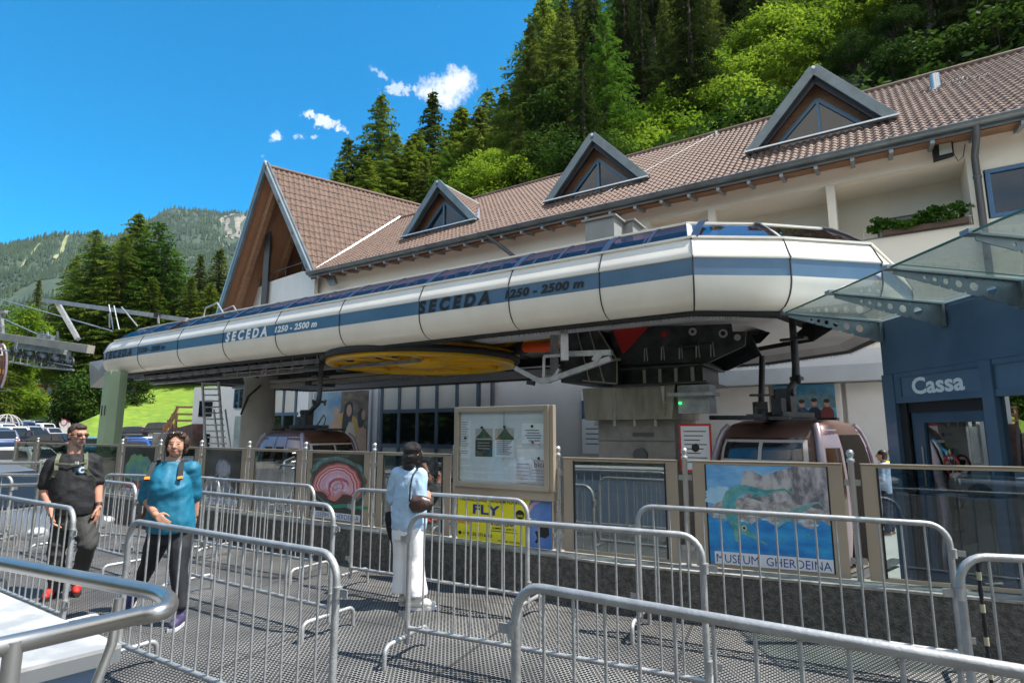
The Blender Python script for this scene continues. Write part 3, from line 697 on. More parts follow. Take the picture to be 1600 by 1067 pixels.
# underside
UND=M('underside_grey',(.22,.22,.235),.55,0,(.30,.30,.32),.9); UNDL=M('underside_pale',(.42,.43,.45),.5,0,(.5,.5,.52),.8)
obj('underside_rim',strip([(.44,3.46),(.60,3.60),(1.15,3.66)]),UND,LS,'st')
mb=strip([(1.15,3.66),(1.16,4.1),(1.75,4.1),(1.75,3.66)]); obj('cabin_slot',mb,BLACK,LS,'st')
r=offs(plan,1.74); mb=MB(); mb.poly([(x,y,3.95) for x,y in r]); mb2=strip([(1.75,3.66),(1.9,3.62),(2.3,3.62)]); obj('underside_inner_rim',mb2,UNDL,LS,'st'); obj('ceiling_panel',mb,UND,LS,'st')
mb=MB()
for s in [-20+i*1.55 for i in range(12)]: mb.box(s,s+.05,10.3,15,3.90,3.945)
obj('ceiling_ribs',mb,DARKST,LS,'st')
# lettering on the stripe
def seceda(s0,s1,s2,s3,ink):
    o1=lettering('lettering','SECEDA',st(s0,8.188,3.942),AX,V(0,0,1),.222,ink,LS,.05,.2,width=s1-s0,space=1.55)
    o2=lettering('lettering','1250 - 2500 m',st(s2,8.188,3.985),AX,V(0,0,1),.135,ink,LS,.042,.2,width=s3-s2,space=1.05)
seceda(-7.50,-5.80,-5.48,-3.95,INKB); seceda(-14.06,-12.32,-12.02,-10.5,INKW); seceda(-20.80,-19.05,-18.6,-17.1,INKB)
# nose plate at the rope entry
mb=MB(); mb.prism([(-21.9,8.6,4.05),(-22.75,8.5,4.0),(-22.7,8.6,3.15),(-21.5,8.5,3.5)],(0,.8,0)); obj('nose_plate',mb,M('nose_grey',(.26,.27,.28),.5,c2=(.33,.34,.35),sc=2),LS,'st')
# access ladder hoop on the roof
mb=MB(); mb.tube([(-16.9,9.1,5.0),(-16.8,9.1,5.3),(-16.2,9.1,5.38),(-15.8,9.1,5.0)],.025,6); mb.tube([(-16.9,9.6,5.0),(-16.8,9.6,5.3),(-16.2,9.6,5.38),(-15.8,9.6,5.0)],.025,6); obj('roof_hoop',mb,GALV,LS,'st')
# ---- drive: bullwheel, shafts, rails
YEL=M('yellow_paint',(.92,.56,.02),.38,0,(.86,.47,.015),1.6,coat=.2); RED=M('orange_red_paint',(.85,.10,.015),.35,coat=.4)
wc=at_y(660,566,14.4); wcs=tost(wc); RW=2.38
mb=MB(); cx,cy,cz=wcs
mb.tube([(cx+RW*cos(2*pi*i/48),cy+RW*sin(2*pi*i/48),cz+.04) for i in range(48)],.085,8,closed=True); bw=obj('bullwheel',mb,BLACK,LS,'st')
mb=MB(); mb.lathe([(RW-.06,-.10),(RW-.06,.12),(RW-.22,.14),(RW-.22,-.12),(RW-.06,-.10)],(cx,cy,cz),48)
mb.lathe([(.0,.25),(.55,.22),(.6,-.12),(.0,-.16)],(cx,cy,cz),20)
for i in range(12):
    a=2*pi*i/12+.1; mb.beam((cx+.4*cos(a),cy+.4*sin(a),cz+.02),(cx+(RW-.15)*cos(a),cy+(RW-.15)*sin(a),cz+.02),.16,.14)
mb.grid(lambda a,b:V(cx+(.5+1.95*b)*cos(2*pi*a),cy+(.5+1.95*b)*sin(2*pi*a),cz+.16),48,1)
obj('spokes',mb,YEL,bw,'st')
mb=MB(); mb.box(cx-1.0,cx+4.6,cy-.9,cy-.45,cz+.30,cz+.42); mb.box(cx-1.6,cx+3.4,cy+.6,cy+1.0,cz+.3,cz+.4); obj('yellow_beams',mb,YEL,LS,'st')
sh0=at_y(752,545,14.6); sh1=at_y(868,541,12.9)
mb=MB(); mb.cyl(sh0,sh0.lerp(sh1,.42),.13,14); mb.cyl(sh0.lerp(sh1,.62),sh1,.13,14); mb.cyl(sh0-(sh1-sh0)*.9,sh0-(sh1-sh0)*.75,.12,14); obj('drive_shaft',mb,RED,LS,'world')
mb=MB()
for k in range(9):
    p=sh0.lerp(sh1,.44+k*.022); mb.cyl(p,p+(sh1-sh0).normalized()*.02,.17,12)
mb.cyl(sh0.lerp(sh1,.4),sh0.lerp(sh1,.66),.09,10); obj('shaft_coupling',mb,DARKST,LS,'world')
# inner rails and running gear seen under the left half
mb=MB()
for t,z,w,h in ((9.35,3.42,.10,.10),(9.9,3.30,.16,.07),(12.9,3.35,.16,.1),(14.4,3.42,.1,.1),(11.0,3.62,.12,.18)): mb.box(-21.3,-9.0 if t<10 else -11.5,t-w/2,t+w/2,z-h/2,z+h/2)
obj('guide_rail',mb,GALV2,LS,'st')
mb=MB()
for i in range(24):
    s=-21+i*.5; mb.cyl((s,9.55,3.52),(s,9.68,3.52),.16,12)
obj('conveyor_tyres',mb,BLACK,LS,'st')
mb=MB()
for i in range(9):
    s=-20.5+i*.72; mb.beam((s,9.3,3.4),(s,13.6,3.5),.07,.09)
    if i%3==0: mb.beam((s,10.5,3.3),(s+.3,10.5,3.9),.08,.08)
mb.box(-15.5,-14.6,11.2,12.2,3.05,3.75)
obj('cross_members',mb,DARKST,LS,'st')
mb=MB()
for k in range(6):
    s=-16.2+k*.62; mb.tube([(s,9.5,3.2),(s,9.5,3.45)],.02,5)
mb.tube([(-16.3,9.5,3.2),(-12.6,9.5,3.2)],.02,5); mb.tube([(-16.3,9.5,3.32),(-12.6,9.5,3.32)],.02,5); obj('service_rail',mb,GALV,LS,'st')
# supports
PG=M('pale_green_paint',(.26,.34,.20),.45,0,(.31,.39,.245),1.3); PC=M('smooth_concrete',(.30,.285,.26),.8,0,(.38,.36,.33),1.3,bump=.12)
mb=MB(); c=tost(at_y(176,640,17.8)); mb.prism([(c[0]-.24,c[1]-.24,-.55),(c[0]+.20,c[1]-.24,-.55),(c[0]+.27,c[1],-.55),(c[0]+.20,c[1]+.24,-.55),(c[0]-.24,c[1]+.24,-.55)],(0,0,4.05)); p1=obj('green_pillar',mb,PG,LS,'st')
mb=MB(); mb.box(c[0]-.12,c[0]-.10,c[1]-.26,c[1]-.24,2.15,2.45); mb.box(c[0]+.08,c[0]+.10,c[1]-.26,c[1]-.24,2.15,2.45); obj('slot',mb,BLACK,p1,'st')
mb=MB(); c=tost(at_y(404,640,18.6)); mb.lathe([(.50,-.4),(.50,2.2),(.47,3.2),(.55,3.5)],(c[0],c[1],0),28); p2=obj('round_column',mb,PC,LS,'st')
mb=MB(); mb.tube([(c[0]+.5,c[1]-.3,3.1),(c[0]+.2,c[1]-.52,2.75),(c[0]-.15,c[1]-.5,2.2)],.03,6); obj('cable_hose',mb,BLACK,p2,'st')
mb=MB(); mb.box(-4.82,-3.3,10.5,11.9,-.4,1.9); pc=obj('concrete_pier',mb,CONC,LS,'st',bevel=.015)
mb=MB()
for z in (.55,1.1,1.5): mb.box(-4.83,-3.29,10.49,10.5,z,z+.012)
mb.cyl((-3.95,10.40,1.25),(-3.95,10.5,1.25),.13,16); mb.box(-4.1,-3.7,10.47,10.495,1.6,1.66); obj('pier_fittings',mb,DGREY,pc,'st')
mb=MB(); mb.prism([(-5.0,10.3,1.90),(-3.28,10.3,1.90),(-3.20,10.3,2.52),(-5.05,10.3,2.52)],(0,1.8,0)); cap=obj('pier_cap',mb,M('stained_steel_cap',(.13,.115,.085),.7,.2,(.33,.31,.26),1.3,bump=.3,stretch=(1.5,1.5,.5),contrast=(.3,.6)),LS,'st',bevel=.01)
mb=MB()
for s in (-4.8,-4.4,-4.0,-3.6): mb.cyl((s,10.36,1.78),(s,10.36,1.9),.035,8)
for s in (-4.38,): mb.box(s,s+.04,10.285,10.30,1.9,2.5)
mb.prism([(-3.45,10.26,2.5),(-3.38,10.26,2.5),(-3.40,10.26,1.95)],(0,.04,0)); obj('cap_bolts',mb,STEEL,cap,'st')
HEAD=M('bare_dark_steel',(.028,.03,.033),.38,.65,(.10,.10,.11),3.2,bump=.3,contrast=(.32,.75))
mb=MB(); Y0=10.25
mb.prism([(-4.22,Y0,2.95),(-4.4,Y0,3.3),(-4.38,Y0,3.66),(-2.16,Y0,3.52),(-2.15,Y0,3.38),(-1.93,Y0,3.36),(-1.96,Y0,3.12),(-2.6,Y0,2.86)],(0,.06,0))
mb.prism([(-4.22,Y0+1.5,2.95),(-4.4,Y0+1.5,3.66),(-2.16,Y0+1.5,3.6),(-1.96,Y0+1.5,3.12),(-2.6,Y0+1.5,2.86)],(0,.06,0))
mb.box(-4.3,-2.7,Y0+.06,Y0+1.5,2.88,2.93); mb.box(-4.25,-2.75,Y0+.25,Y0+1.4,2.52,2.88); mb.box(-4.3,-2.65,Y0-.06,Y0+1.55,2.83,2.87); mb.box(-4.35,-2.62,Y0-.05,Y0+1.6,2.52,2.56)
hd=obj('steel_head',mb,HEAD,LS,'st',bevel=.008)
mb=MB(); mb.prism([(-5.06,Y0-.1,3.72),(-4.63,Y0-.1,3.70),(-4.23,Y0-.1,3.02),(-4.25,Y0-.1,2.55),(-5.44,Y0-.1,2.64),(-5.46,Y0-.1,3.1),(-5.31,Y0-.1,3.62)],(0,1.5,0)); arm=obj('steel_arm',mb,HEAD,LS,'st',bevel=.01)
mb=MB()
for a_,b_ in (((-5.06,3.70),(-4.80,2.62)),((-4.80,3.68),(-4.5,2.6)),((-4.63,3.68),(-4.23,3.02)),((-4.25,2.57),(-4.95,2.66)),((-4.23,3.0),(-4.24,2.57))): mb.beam((a_[0],Y0-.115,a_[1]),(b_[0],Y0-.115,b_[1]),.02,.03,(0,1,0))
mb.box(-4.6,-4.15,Y0-.14,Y0-.09,3.0,3.04)
obj('weld_edges',mb,M('bright_edges',(.42,.38,.30),.4,.7),arm,'st')
mb=MB(); mb.prism([(-4.36,Y0-.01,3.64),(-3.62,Y0-.01,3.62),(-4.15,Y0-.01,3.12)],(0,.005,0)); mb.cyl((-3.34,Y0-.012,3.44),(-3.34,Y0+.0,3.44),.055,16); mb.box(-4.5,-3.2,Y0+.3,Y0+.8,3.35,3.6); obj('red_plates',mb,M('red_paint_dark',(.33,.012,.01),.4),hd,'st')
mb=MB()
for s,r_,z in ((-2.82,.07,3.44),(-2.07,.055,3.27),(-2.30,.075,3.36)): mb.cyl((s,Y0-.02,z),(s,Y0-.004,z),r_,18)
for i,s in enumerate((-3.7,-3.38,-3.05,-2.75,-2.5)):
    mb.tube([(s-.03,Y0-.01,2.97),(s-.02,Y0-.012,3.2),(s+.02,Y0-.012,3.22),(s+.03,Y0-.01,2.97)],.012,5)
for s in (-3.85,-3.55,-3.25,-2.95): mb.box(s,s+.06,Y0+.2,Y0+.25,2.56,2.84)
obj('pale_fittings',mb,M('pale_steel',(.45,.44,.42),.45,.5),hd,'st')
mb=MB(); mb.cyl((-2.82,Y0-.03,3.44),(-2.82,Y0-.015,3.44),.03,10); mb.cyl((-2.3,Y0-.03,3.36),(-2.3,Y0-.015,3.36),.04,10); mb.tube([(-3.1,Y0-.03,3.18),(-2.5,Y0-.03,3.2)],.02,6); obj('bolt_heads',mb,BLACK,hd,'st')
mb=MB(); mb.box(-3.3,-2.5,Y0-.1,Y0+.4,2.30,2.36); mb.box(-3.15,-2.6,Y0+.02,Y0+.5,2.0,2.5); obj('control_bracket',mb,GALV2,LS,'st')
mb=MB(); mb.ell((-3.1,Y0-.02,2.18),(.028,.028,.028)); obj('green_lamp',mb,M('green_lamp',(.02,.6,.12),.3,emit=2),LS,'st')
# rescue/monitor bracket hanging from the near edge
mb=MB(); t_=9.0
def bp_(u,v,t=9.0): return at_t(u,v,t)
mb.beam(bp_(881,489,8.75),bp_(882,563,8.75),.13,.13,(1,0,0)); mb.beam(bp_(872,489,8.75),bp_(890,489,8.75),.2,.03)
mb.beam(bp_(889,553),bp_(956,551),.1,.09); mb.beam(bp_(955,560),bp_(858,594),.09,.09); mb.beam(bp_(860,594),bp_(843,595),.1,.1); mb.beam(bp_(843,595),bp_(806,575),.08,.08); mb.beam(bp_(849,592),bp_(850,558),.05,.05,(1,0,0)); mb.beam(bp_(850,557),bp_(876,555),.05,.05); mb.beam(bp_(940,552),bp_(930,565),.12,.12)
mb.beam(bp_(863,594),bp_(875,577),.08,.05)
obj('inspection_bracket',mb,GALV,LS,'world')
mb=MB(); mb.beam(bp_(824,597),bp_(835,599),.07,.08); mb.tube([bp_(826,597),bp_(823,592),bp_(830,588),bp_(843,594)],.01,4); obj('small_camera',mb,BLACK,LS,'world')
mb=MB(); mb.beam(at_t(866,520,10.2),at_t(866,590,10.2),.16,.16,(1,0,0)); mb.beam(at_t(855,590,10.2),at_t(884,588,10.2),.2,.1); obj('inner_post',mb,GALV2,LS,'world')
# ---- rope, sheaves and beams running out on the left
mb=MB(); mb.beam(at_y(-30,521,20.6),at_y(142,546,17),.2,.24); bm=obj('rope_beam',mb,M('weathered_beam',(.30,.27,.22),.6,.3,(.42,.39,.33),2,bump=.1),LS,'world')
mb=MB(); mb.beam(at_y(68,469,19),at_y(292,500,17),.1,.13); mb.beam(at_y(90,474,19),at_y(122,530,18.8),.14,.12,(1,0,0)); obj('upper_beam',mb,GALV,LS,'world')
mb=MB(); mb.beam(at_y(96,482,18.93),at_y(114,520,18.8),.05,.02,(1,0,0)); obj('beam_slots',mb,BLACK,LS,'world')
mb=MB(); p=at_y(1,490,20.5); mb.beam(p,at_y(3,530,20.5),.12,.12,(1,0,0)); mb.beam(at_y(-8,489,20.5),at_y(10,487,20.5),.14,.1); obj('rope_mast',mb,GALV2,LS,'world')
for i in range(10):
    k=i/9; u=19+92*k; v=549+19*k; y=20-1.8*k; p=at_y(u,v,y); d=NX
    mb=MB(); q=p; mb.tube([q+AX*.18*cos(2*pi*j/16)+V(0,0,.18*sin(2*pi*j/16)) for j in range(16)],.035,6,closed=True); mb.cyl(q-d*.05,q+d*.05,.06,8)
    for j in range(5): a=2*pi*j/5; mb.beam(q,q+AX*.16*cos(a)+V(0,0,.16*sin(a)),.03,.03)
    obj('sheave',mb,DARKST,LS,'world')
mb=MB()
for i in range(5):
    k=(i*2+.5)/9; p=at_y(19+92*k,549+19*k,20-1.8*k); mb.beam(p-AX*.32+V(0,0,.1),p+AX*.32+V(0,0,.02),.06,.12)
    mb.beam(p+V(0,0,.05),p+V(0,0,.35),.08,.08,(1,0,0))
mb.beam(at_y(33,541,19.7),at_y(100,549,18.5),.22,.2); mb.beam(at_y(64,528,19),at_y(80,532,18.8),.28,.3)
for u in (66,74,90): mb.beam(at_y(u,518,18.9),at_y(u+2,545,18.9),.05,.05,(1,0,0))
obj('sheave_train',mb,GALV2,LS,'world')
mb=MB(); mb.tube([at_y(15,565,20.2),at_y(60,573,19.2),at_y(115,578,18)],.035,6); mb.tube([at_y(30,556,20.2),at_y(112,572,18)],.02,6)
for i in range(9): p=at_y(20+11*i,566+1.5*i,20-.2*i); mb.beam(p,p+V(0,0,.2),.03,.03,(1,0,0))
obj('catch_rail',mb,GALV2,LS,'world')
mb=MB()
for a_,b_ in (((-120,433,40),(175,517,17.5)),((-40,478,30),(70,527,18.6)),((170,476,17.6),(177,515,17.4)),((178,478,17.5),(186,515,17.3)),((190,480,17.4),(215,510,17.2))): mb.tube([at_y(*a_),at_y(*b_)],.022,5)
mb.tube([at_y(-200,540,60),at_y(20,548,20)],.026,5)
obj('rope_cables',mb,GALV2,LS,'world')
mb=MB(); mb.cbox((0,0,0),(.12,.12,.14)); mb.v=[p+at_y(245,492,17.2) for p in mb.v]; obj('sensor_box',mb,BLACK,LS,'world')
mb=MB(); mb.beam(at_y(247,493,17.2),at_y(248,506,17.2),.04,.04,(1,0,0)); mb.tube([at_y(171,490,17.5),at_y(171,512,17.5)],.02,5); obj('sensor_post',mb,GALV,LS,'world')
# beams passing behind the left half to the round column
mb=MB(); mb.beam(at_y(300,583,20.5),at_y(392,591,19.5),.14,.16); mb.beam(at_y(424,604,17.5),at_y(700,580,17.5),.12,.10); mb.beam(at_y(425,597,17),at_y(600,582,16.6),.3,.06); mb.beam(at_y(205,560,18),at_y(400,575,18),.2,.1); obj('crossbeam',mb,M('crossbeam_tan',(.30,.28,.24),.55,.2,(.4,.37,.32),2),LS,'world')
mb=MB(); mb.beam(at_y(440,520,16.5),at_y(900,560,13.5),.0001,.0001); 
# rooftop cabinets on the canopy
mb=MB(); c=tost(at_y(946,352,13)); 
q=at_y(945,357,12.6); q2=tost(q)
mb.box(q2[0]-.35,q2[0]+.35,q2[1]-.3,q2[1]+.3,q2[2]-.6,q2[2]+.12); mb.box(q2[0]-.42,q2[0]+.42,q2[1]-.36,q2[1]+.36,q2[2]+.12,q2[2]+.16)
q2=tost(at_y(980,361,12.9)); mb.box(q2[0]-.25,q2[0]+.25,q2[1]-.3,q2[1]+.3,q2[2]-.6,q2[2]+.1); mb.box(q2[0]-.32,q2[0]+.32,q2[1]-.36,q2[1]+.36,q2[2]+.1,q2[2]+.14)
obj('roof_cabinet',mb,M('cabinet_grey',(.30,.31,.29),.5,c2=(.24,.25,.235),sc=2),LS,'st')

# ================================================================ TICKET BOOTH
BX=5.2
BT=thing('ticket_booth','blue metal ticket booth with glass door under a glass canopy, Cassa on its front','booth',(6.5,6.2,-.4),0)
mb=MB(); mb.box(BX,8.4,4.3,8.05,2.46,3.18); mb.box(BX+.02,8.4,4.3,8.0,3.18,3.22); obj('fascia',mb,SLATE,BT,'world',bevel=.01)
mb=MB(); mb.box(BX-.01,BX+.0,4.35,6.0,2.50,3.12); 
mb=MB()
for y0,y1 in ((7.82,8.05),(6.20,6.36),(4.3,4.5)): mb.box(BX-.03,BX+.12,y0,y1,-.4,2.46)
for z0,z1 in ((2.06,2.14),(2.40,2.459)):
    mb.box(BX-.01,BX+.1,6.36,7.82,z0,z1); mb.box(BX-.01,BX+.1,4.5,6.2,z0,z1)
mb.box(BX-.01,BX+.1,7.70,7.82,2.14,2.40); mb.box(BX-.01,BX+.1,4.5,6.2,.35,.45)
obj('frame',mb,SLATE,BT,'world',bevel=.006)
mb=MB(); mb.box(BX+.01,BX+.06,6.36,7.70,2.14,2.40); mb.box(BX+.01,BX+.06,4.5,6.2,2.14,2.40); sp=obj('sign_panel',mb,M('sign_panel_blue',(.10,.17,.25),.35,coat=.2),BT,'world')
lettering('lettering','Cassa',V(BX+.004,7.5,2.17),V(0,-1,0),V(0,0,1),.20,INKW,sp,.03,0,width=.88)
mb=MB(); mb.box(BX+.055,BX+.11,6.36,7.82,1.93,2.06); mb.box(BX+.03,BX+.055,7.68,7.82,-.4,2.06); dr=obj('door_recess',mb,BLACK,BT,'world')
mb=MB()
for y0,y1,z0,z1 in ((7.45,7.66,-.4,1.93),(6.38,6.50,-.4,1.93),(6.5,7.45,1.80,1.93),(6.5,7.45,-.4,.0),(6.5,7.45,.92,.97)): mb.box(BX+.07,BX+.13,y0,y1,z0,z1)
d=obj('door',mb,M('door_blue',(.035,.075,.125),.35,c2=(.05,.10,.16),sc=2),BT,'world')
mb=MB(); mb.box(BX+.10,BX+.105,6.5,7.45,0,1.8); obj('pane',mb,glass('booth_glass',(.45,.5,.5),.18,.8),d,'world')
mb=MB(); mb.tube([(BX+.03,7.0+.11*cos(a*pi/12),1.30+.11*sin(a*pi/12)) for a in range(24)],.014,6,closed=True); mb.tube([(BX+.03,7.07,1.38),(BX+.03,6.93,1.22)],.012,6); rs=obj('no_touching_sign',mb,M('sign_red',(.35,.02,.02),.5),d,'world')
mb=MB(); mb.ell((BX+.035,7.0,1.28),(.008,.035,.045)); 
for k in range(4): mb.tube([(BX+.035,6.975+.018*k,1.3),(BX+.035,6.96+.026*k,1.36)],.007,5)
obj('hand_symbol',mb,INKB,d,'world')
mb=MB(); mb.tube([(BX+.06,7.5,1.0),(BX+.06,7.5,1.5)],.012,6); obj('handle',mb,STEEL,d,'world')
mb=MB(); mb.box(BX+.03,BX+.035,4.5,6.2,.45,2.06); obj('window',mb,glass('booth_window',(.25,.3,.3),.35,.85),BT,'world')
mb=MB(); mb.box(BX+.02,BX+.06,4.5,6.2,-.4,.35); obj('lower_panel',mb,SLATE,BT,'world')
mb=MB(); mb.box(8.3,8.4,4.3,8.05,-.4,2.46); mb.box(BX+.1,8.3,8.0,8.05,-.4,2.46); mb.box(BX+.1,8.3,4.3,4.36,-.4,2.46); mb.box(BX+.15,8.3,4.4,8.0,-.4,-.35); obj('inner_wall',mb,M('booth_inner',(.42,.42,.38),.8),BT,'world')
mb=MB(); mb.box(8.24,8.3,5.6,7.4,.9,2.1); ip=obj('interior_poster',mb,M('green_poster',(.03,.12,.05),.5,c2=(.25,.35,.2),sc=2.2),BT,'world')
# canopy
CG=glass('canopy_glass',(.90,.97,.95),.09,.6,dirt=.13)
CT=[]
mb=MB(); mb.prism([(3.86,8.05,3.335),(3.86,4.1,3.335),(BX+.35,4.1,3.20),(BX+.35,8.05,3.20)],(0,0,.016)); cg=obj('canopy_glass',mb,CG,BT,'world')
mb=MB(); mb.tube([(3.855,8.05,3.343),(3.855,4.1,3.343)],.012,6); mb.tube([(3.86,8.06,3.34),(BX,8.06,3.21)],.011,6); mb.tube([(3.86,5.6,3.35),(BX,5.6,3.22)],.006,6)
obj('glass_edge',mb,M('green_glass_edge',(.03,.13,.09),.1,coat=1),cg,'world')
for y in (7.98,6.80,5.72,4.66):
    mb=MB(); x0,x1=3.90,BX+.0; n_=48
    # bracket plate with real round holes: built as a ring of quads round each hole
    def zt(x): return 3.325-(x-x0)/(x1-x0)*.125
    def zb(x): return zt(x)-(.045+(x-x0)/(x1-x0)*.24)
    holes_=[(4.22,.018),(4.32,.024),(4.43,.031),(4.56,.038),(4.71,.046),(4.89,.056)]
    th=.012; cells=[]; edges=[x0]+[(holes_[i][0]+holes_[i+1][0])/2 for i in range(5)]
    edges=[x0,4.16]+[(holes_[i][0]+holes_[i+1][0])/2 for i in range(5)]+[5.02,x1]
    for i in range(len(edges)-1):
        a_,b_=edges[i],edges[i+1]; hl=[h for h in holes_ if a_<h[0]<b_]
        if not hl: mb.prism([(a_,y-th/2,zt(a_)),(b_,y-th/2,zt(b_)),(b_,y-th/2,zb(b_)),(a_,y-th/2,zb(a_))],(0,th,0)); continue
        hx,hr=hl[0]; hz=(zt(hx)+zb(hx))/2; ang=[2*pi*k/16 for k in range(16)]; outer=[]
        for an in ang:
            dx,dz=cos(an),sin(an); k=9
            if dx>0: k=min(k,(b_-hx)/dx)
            if dx<0: k=min(k,(a_-hx)/dx)
            for _ in range(1):
                for lo,hi in ((0,1),):
                    pass
            # top and bottom limits
            kk=k
            for sgn,fz in ((1,zt),(-1,zb)):
                f0=(fz(hx)-hz); sl_=(fz(b_)-fz(a_))/(b_-a_); den=dz-sl_*dx
                if den*sgn>1e-6: kk=min(kk,f0/den)
            outer.append((hx+dx*kk,hz+dz*kk))
        for sy in (-th/2,th/2):
            vs=[(p[0],y+sy,p[1]) for p in outer]+[(hx+hr*cos(a),y+sy,hz+hr*sin(a)) for a in ang]
            mb.add(vs,[(k,(k+1)%16,16+(k+1)%16,16+k) for k in range(16)])
        vs=[(hx+hr*cos(a),y+sy,hz+hr*sin(a)) for sy in (-th/2,th/2) for a in ang]; mb.add(vs,[(k,(k+1)%16,16+(k+1)%16,16+k) for k in range(16)])
    mb.beam((x0-.03,y,3.335),(x1,y,3.205),.07,.02); mb.box(x0-.09,x0+.02,y-.05,y+.05,3.325,3.37); mb.box(x1-.05,x1-.02,y-.05,y+.05,2.93,3.2)
    obj('canopy_bracket',mb,M('bracket_steel',(.20,.25,.27),.4,.6,(.28,.33,.35),4),BT,'world')
# ================================================================ LOW WALL AND GLASS FENCE
def fl_(s): # fence line t for a given s
    return 5.58 if s<-2.24 else 5.58+(s+2.24)*.167
LW=MB(); 
pts=[(-24,5.58),(-2.24,5.58),(3.6,fl_(3.6))]
LW.prism([(-24,5.38,-.4),(-2.24,5.38,-.4),(3.6,fl_(3.6)-.2,-.4),(3.6,fl_(3.6)+.16,-.4),(-2.24,5.74,-.4),(-24,5.74,-.4)],(0,0,.82))
WALLM=M('rough_dark_concrete',(.055,.051,.046),.95,0,(.17,.158,.14),22,bump=1,bsc=60,contrast=(.34,.7))
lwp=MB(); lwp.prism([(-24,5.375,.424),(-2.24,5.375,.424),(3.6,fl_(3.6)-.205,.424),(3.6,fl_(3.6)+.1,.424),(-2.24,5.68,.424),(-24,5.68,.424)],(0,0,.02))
lw=tag(obj('low_wall',LW,WALLM,None,'st'),'long low rough concrete wall that carries the steel and glass fence','wall')
obj('coping',lwp,M('worn_coping',(.16,.15,.13),.9,0,(.40,.38,.33),6,bump=.5,contrast=(.35,.65)),lw,'st')  # added thin strip; its pale colour stands for sun on the wall's ledge
posts=[-18.67,-17.27,-14.9,-12.96,-11.45,-10.06,-8.66,-7.26,-5.83,-4.45,-3.04,-1.70,-.32,1.28]
mb=MB(); mb.lathe([(.026,0),(.026,1.0),(.034,1.01),(.034,1.035),(.018,1.045),(.030,1.065),(.034,1.085),(.026,1.108),(0,1.118)],(0,0,0),12); mb.cbox((0,0,.008),(.10,.14,.016)); pm=mb.mesh('fence_post',[STEEL])
pw=['in front of the far-left white car','beside the dark grey car','behind the man, left of the green pillar','right of the green pillar','left of the green crystal poster','between dark pane and stone head poster','right of the stone head poster','left of the pink agate poster','right of the pink agate poster','left of the glazed notice case','right of the glazed notice case','between the mirror pane and the sea reptile poster','right of the sea reptile poster','farthest right, by the ticket booth']
for s,w_ in zip(posts,pw):
    o=bpy.data.objects.new('fence_post',pm); COL.objects.link(o); o.matrix_basis=Matrix.Translation(st(s,fl_(s),.42))@Matrix.Rotation(RZ,4,'Z')
    tag(o,'round steel fence post with ball top '+w_,'post','steel posts along the low wall')
FG=glass('fence_glass',(.60,.66,.64),.20,.60); FG2=glass('fence_glass_dark',(.62,.70,.72),.06,.30)
plab={0:('clear pane','with clear glass before the white parked car'),1:('','with clear glass behind the dark grey car'),2:('','with clear glass behind the man in black'),3:('poster','holding the green crystal poster'),4:('','with dark glass behind the woman in teal'),5:('poster','holding the pale stone head poster'),6:('','with clear glass in front of the far gondola'),7:('poster','holding the pink agate poster'),8:('','with clear glass beside the woman in white trousers'),9:('','behind the yellow paragliding poster'),10:('','with mirror-like glass under the concrete pier'),11:('poster','holding the blue sea reptile poster'),12:('','with clear glass in front of the ticket booth')}
PANELS={}
for i in range(len(posts)-1):
    s0,s1=posts[i]+.07,posts[i+1]-.07; p0=st(s0,fl_(s0),.455); p1=st(s1,fl_(s1),.455); d=(p1-p0).normalized(); w=(p1-p0).length; H_=.95
    root=thing('glass_panel','steel framed fence panel '+plab[i][1],'fence panel',p0,math.atan2(d.y,d.x),'framed panels on the low wall')
    sw=.115 if w<1.6 else .12
    mb=MB()
    for a_,b_ in ((0,sw),(w-sw,w)): mb.box(a_,b_,-.012,.012,.0,H_)
    mb.box(sw,w-sw,-.012,.012,H_-.025,H_); mb.box(sw,w-sw,-.012,.012,0,.035)
    mb.box(-.005,w+.005,-.022,.022,H_+.001,H_+.014)
    obj('frame',mb,BRONZE,root,bevel=.003)
    mb=MB(); mb.box(sw-.004,sw+.012,-.016,-.0125,.03,H_-.02); mb.box(w-sw-.012,w-sw+.004,-.016,-.0125,.03,H_-.02); obj('gasket',mb,BLACK,root)
    mb=MB(); mb.box(sw,w-sw,-.004,.004,.035,H_-.025); obj('pane',mb,FG2 if i==12 else FG,root)
    mb=MB()
    for z in (.15,.8):
        mb.cbox((-.035,0,z),(.05,.02,.05)); mb.cbox((w+.035,0,z),(.05,.02,.05))
    obj('clamps',mb,STEEL,root)
    PANELS[i]=(root,p0,d,w,sw,H_)
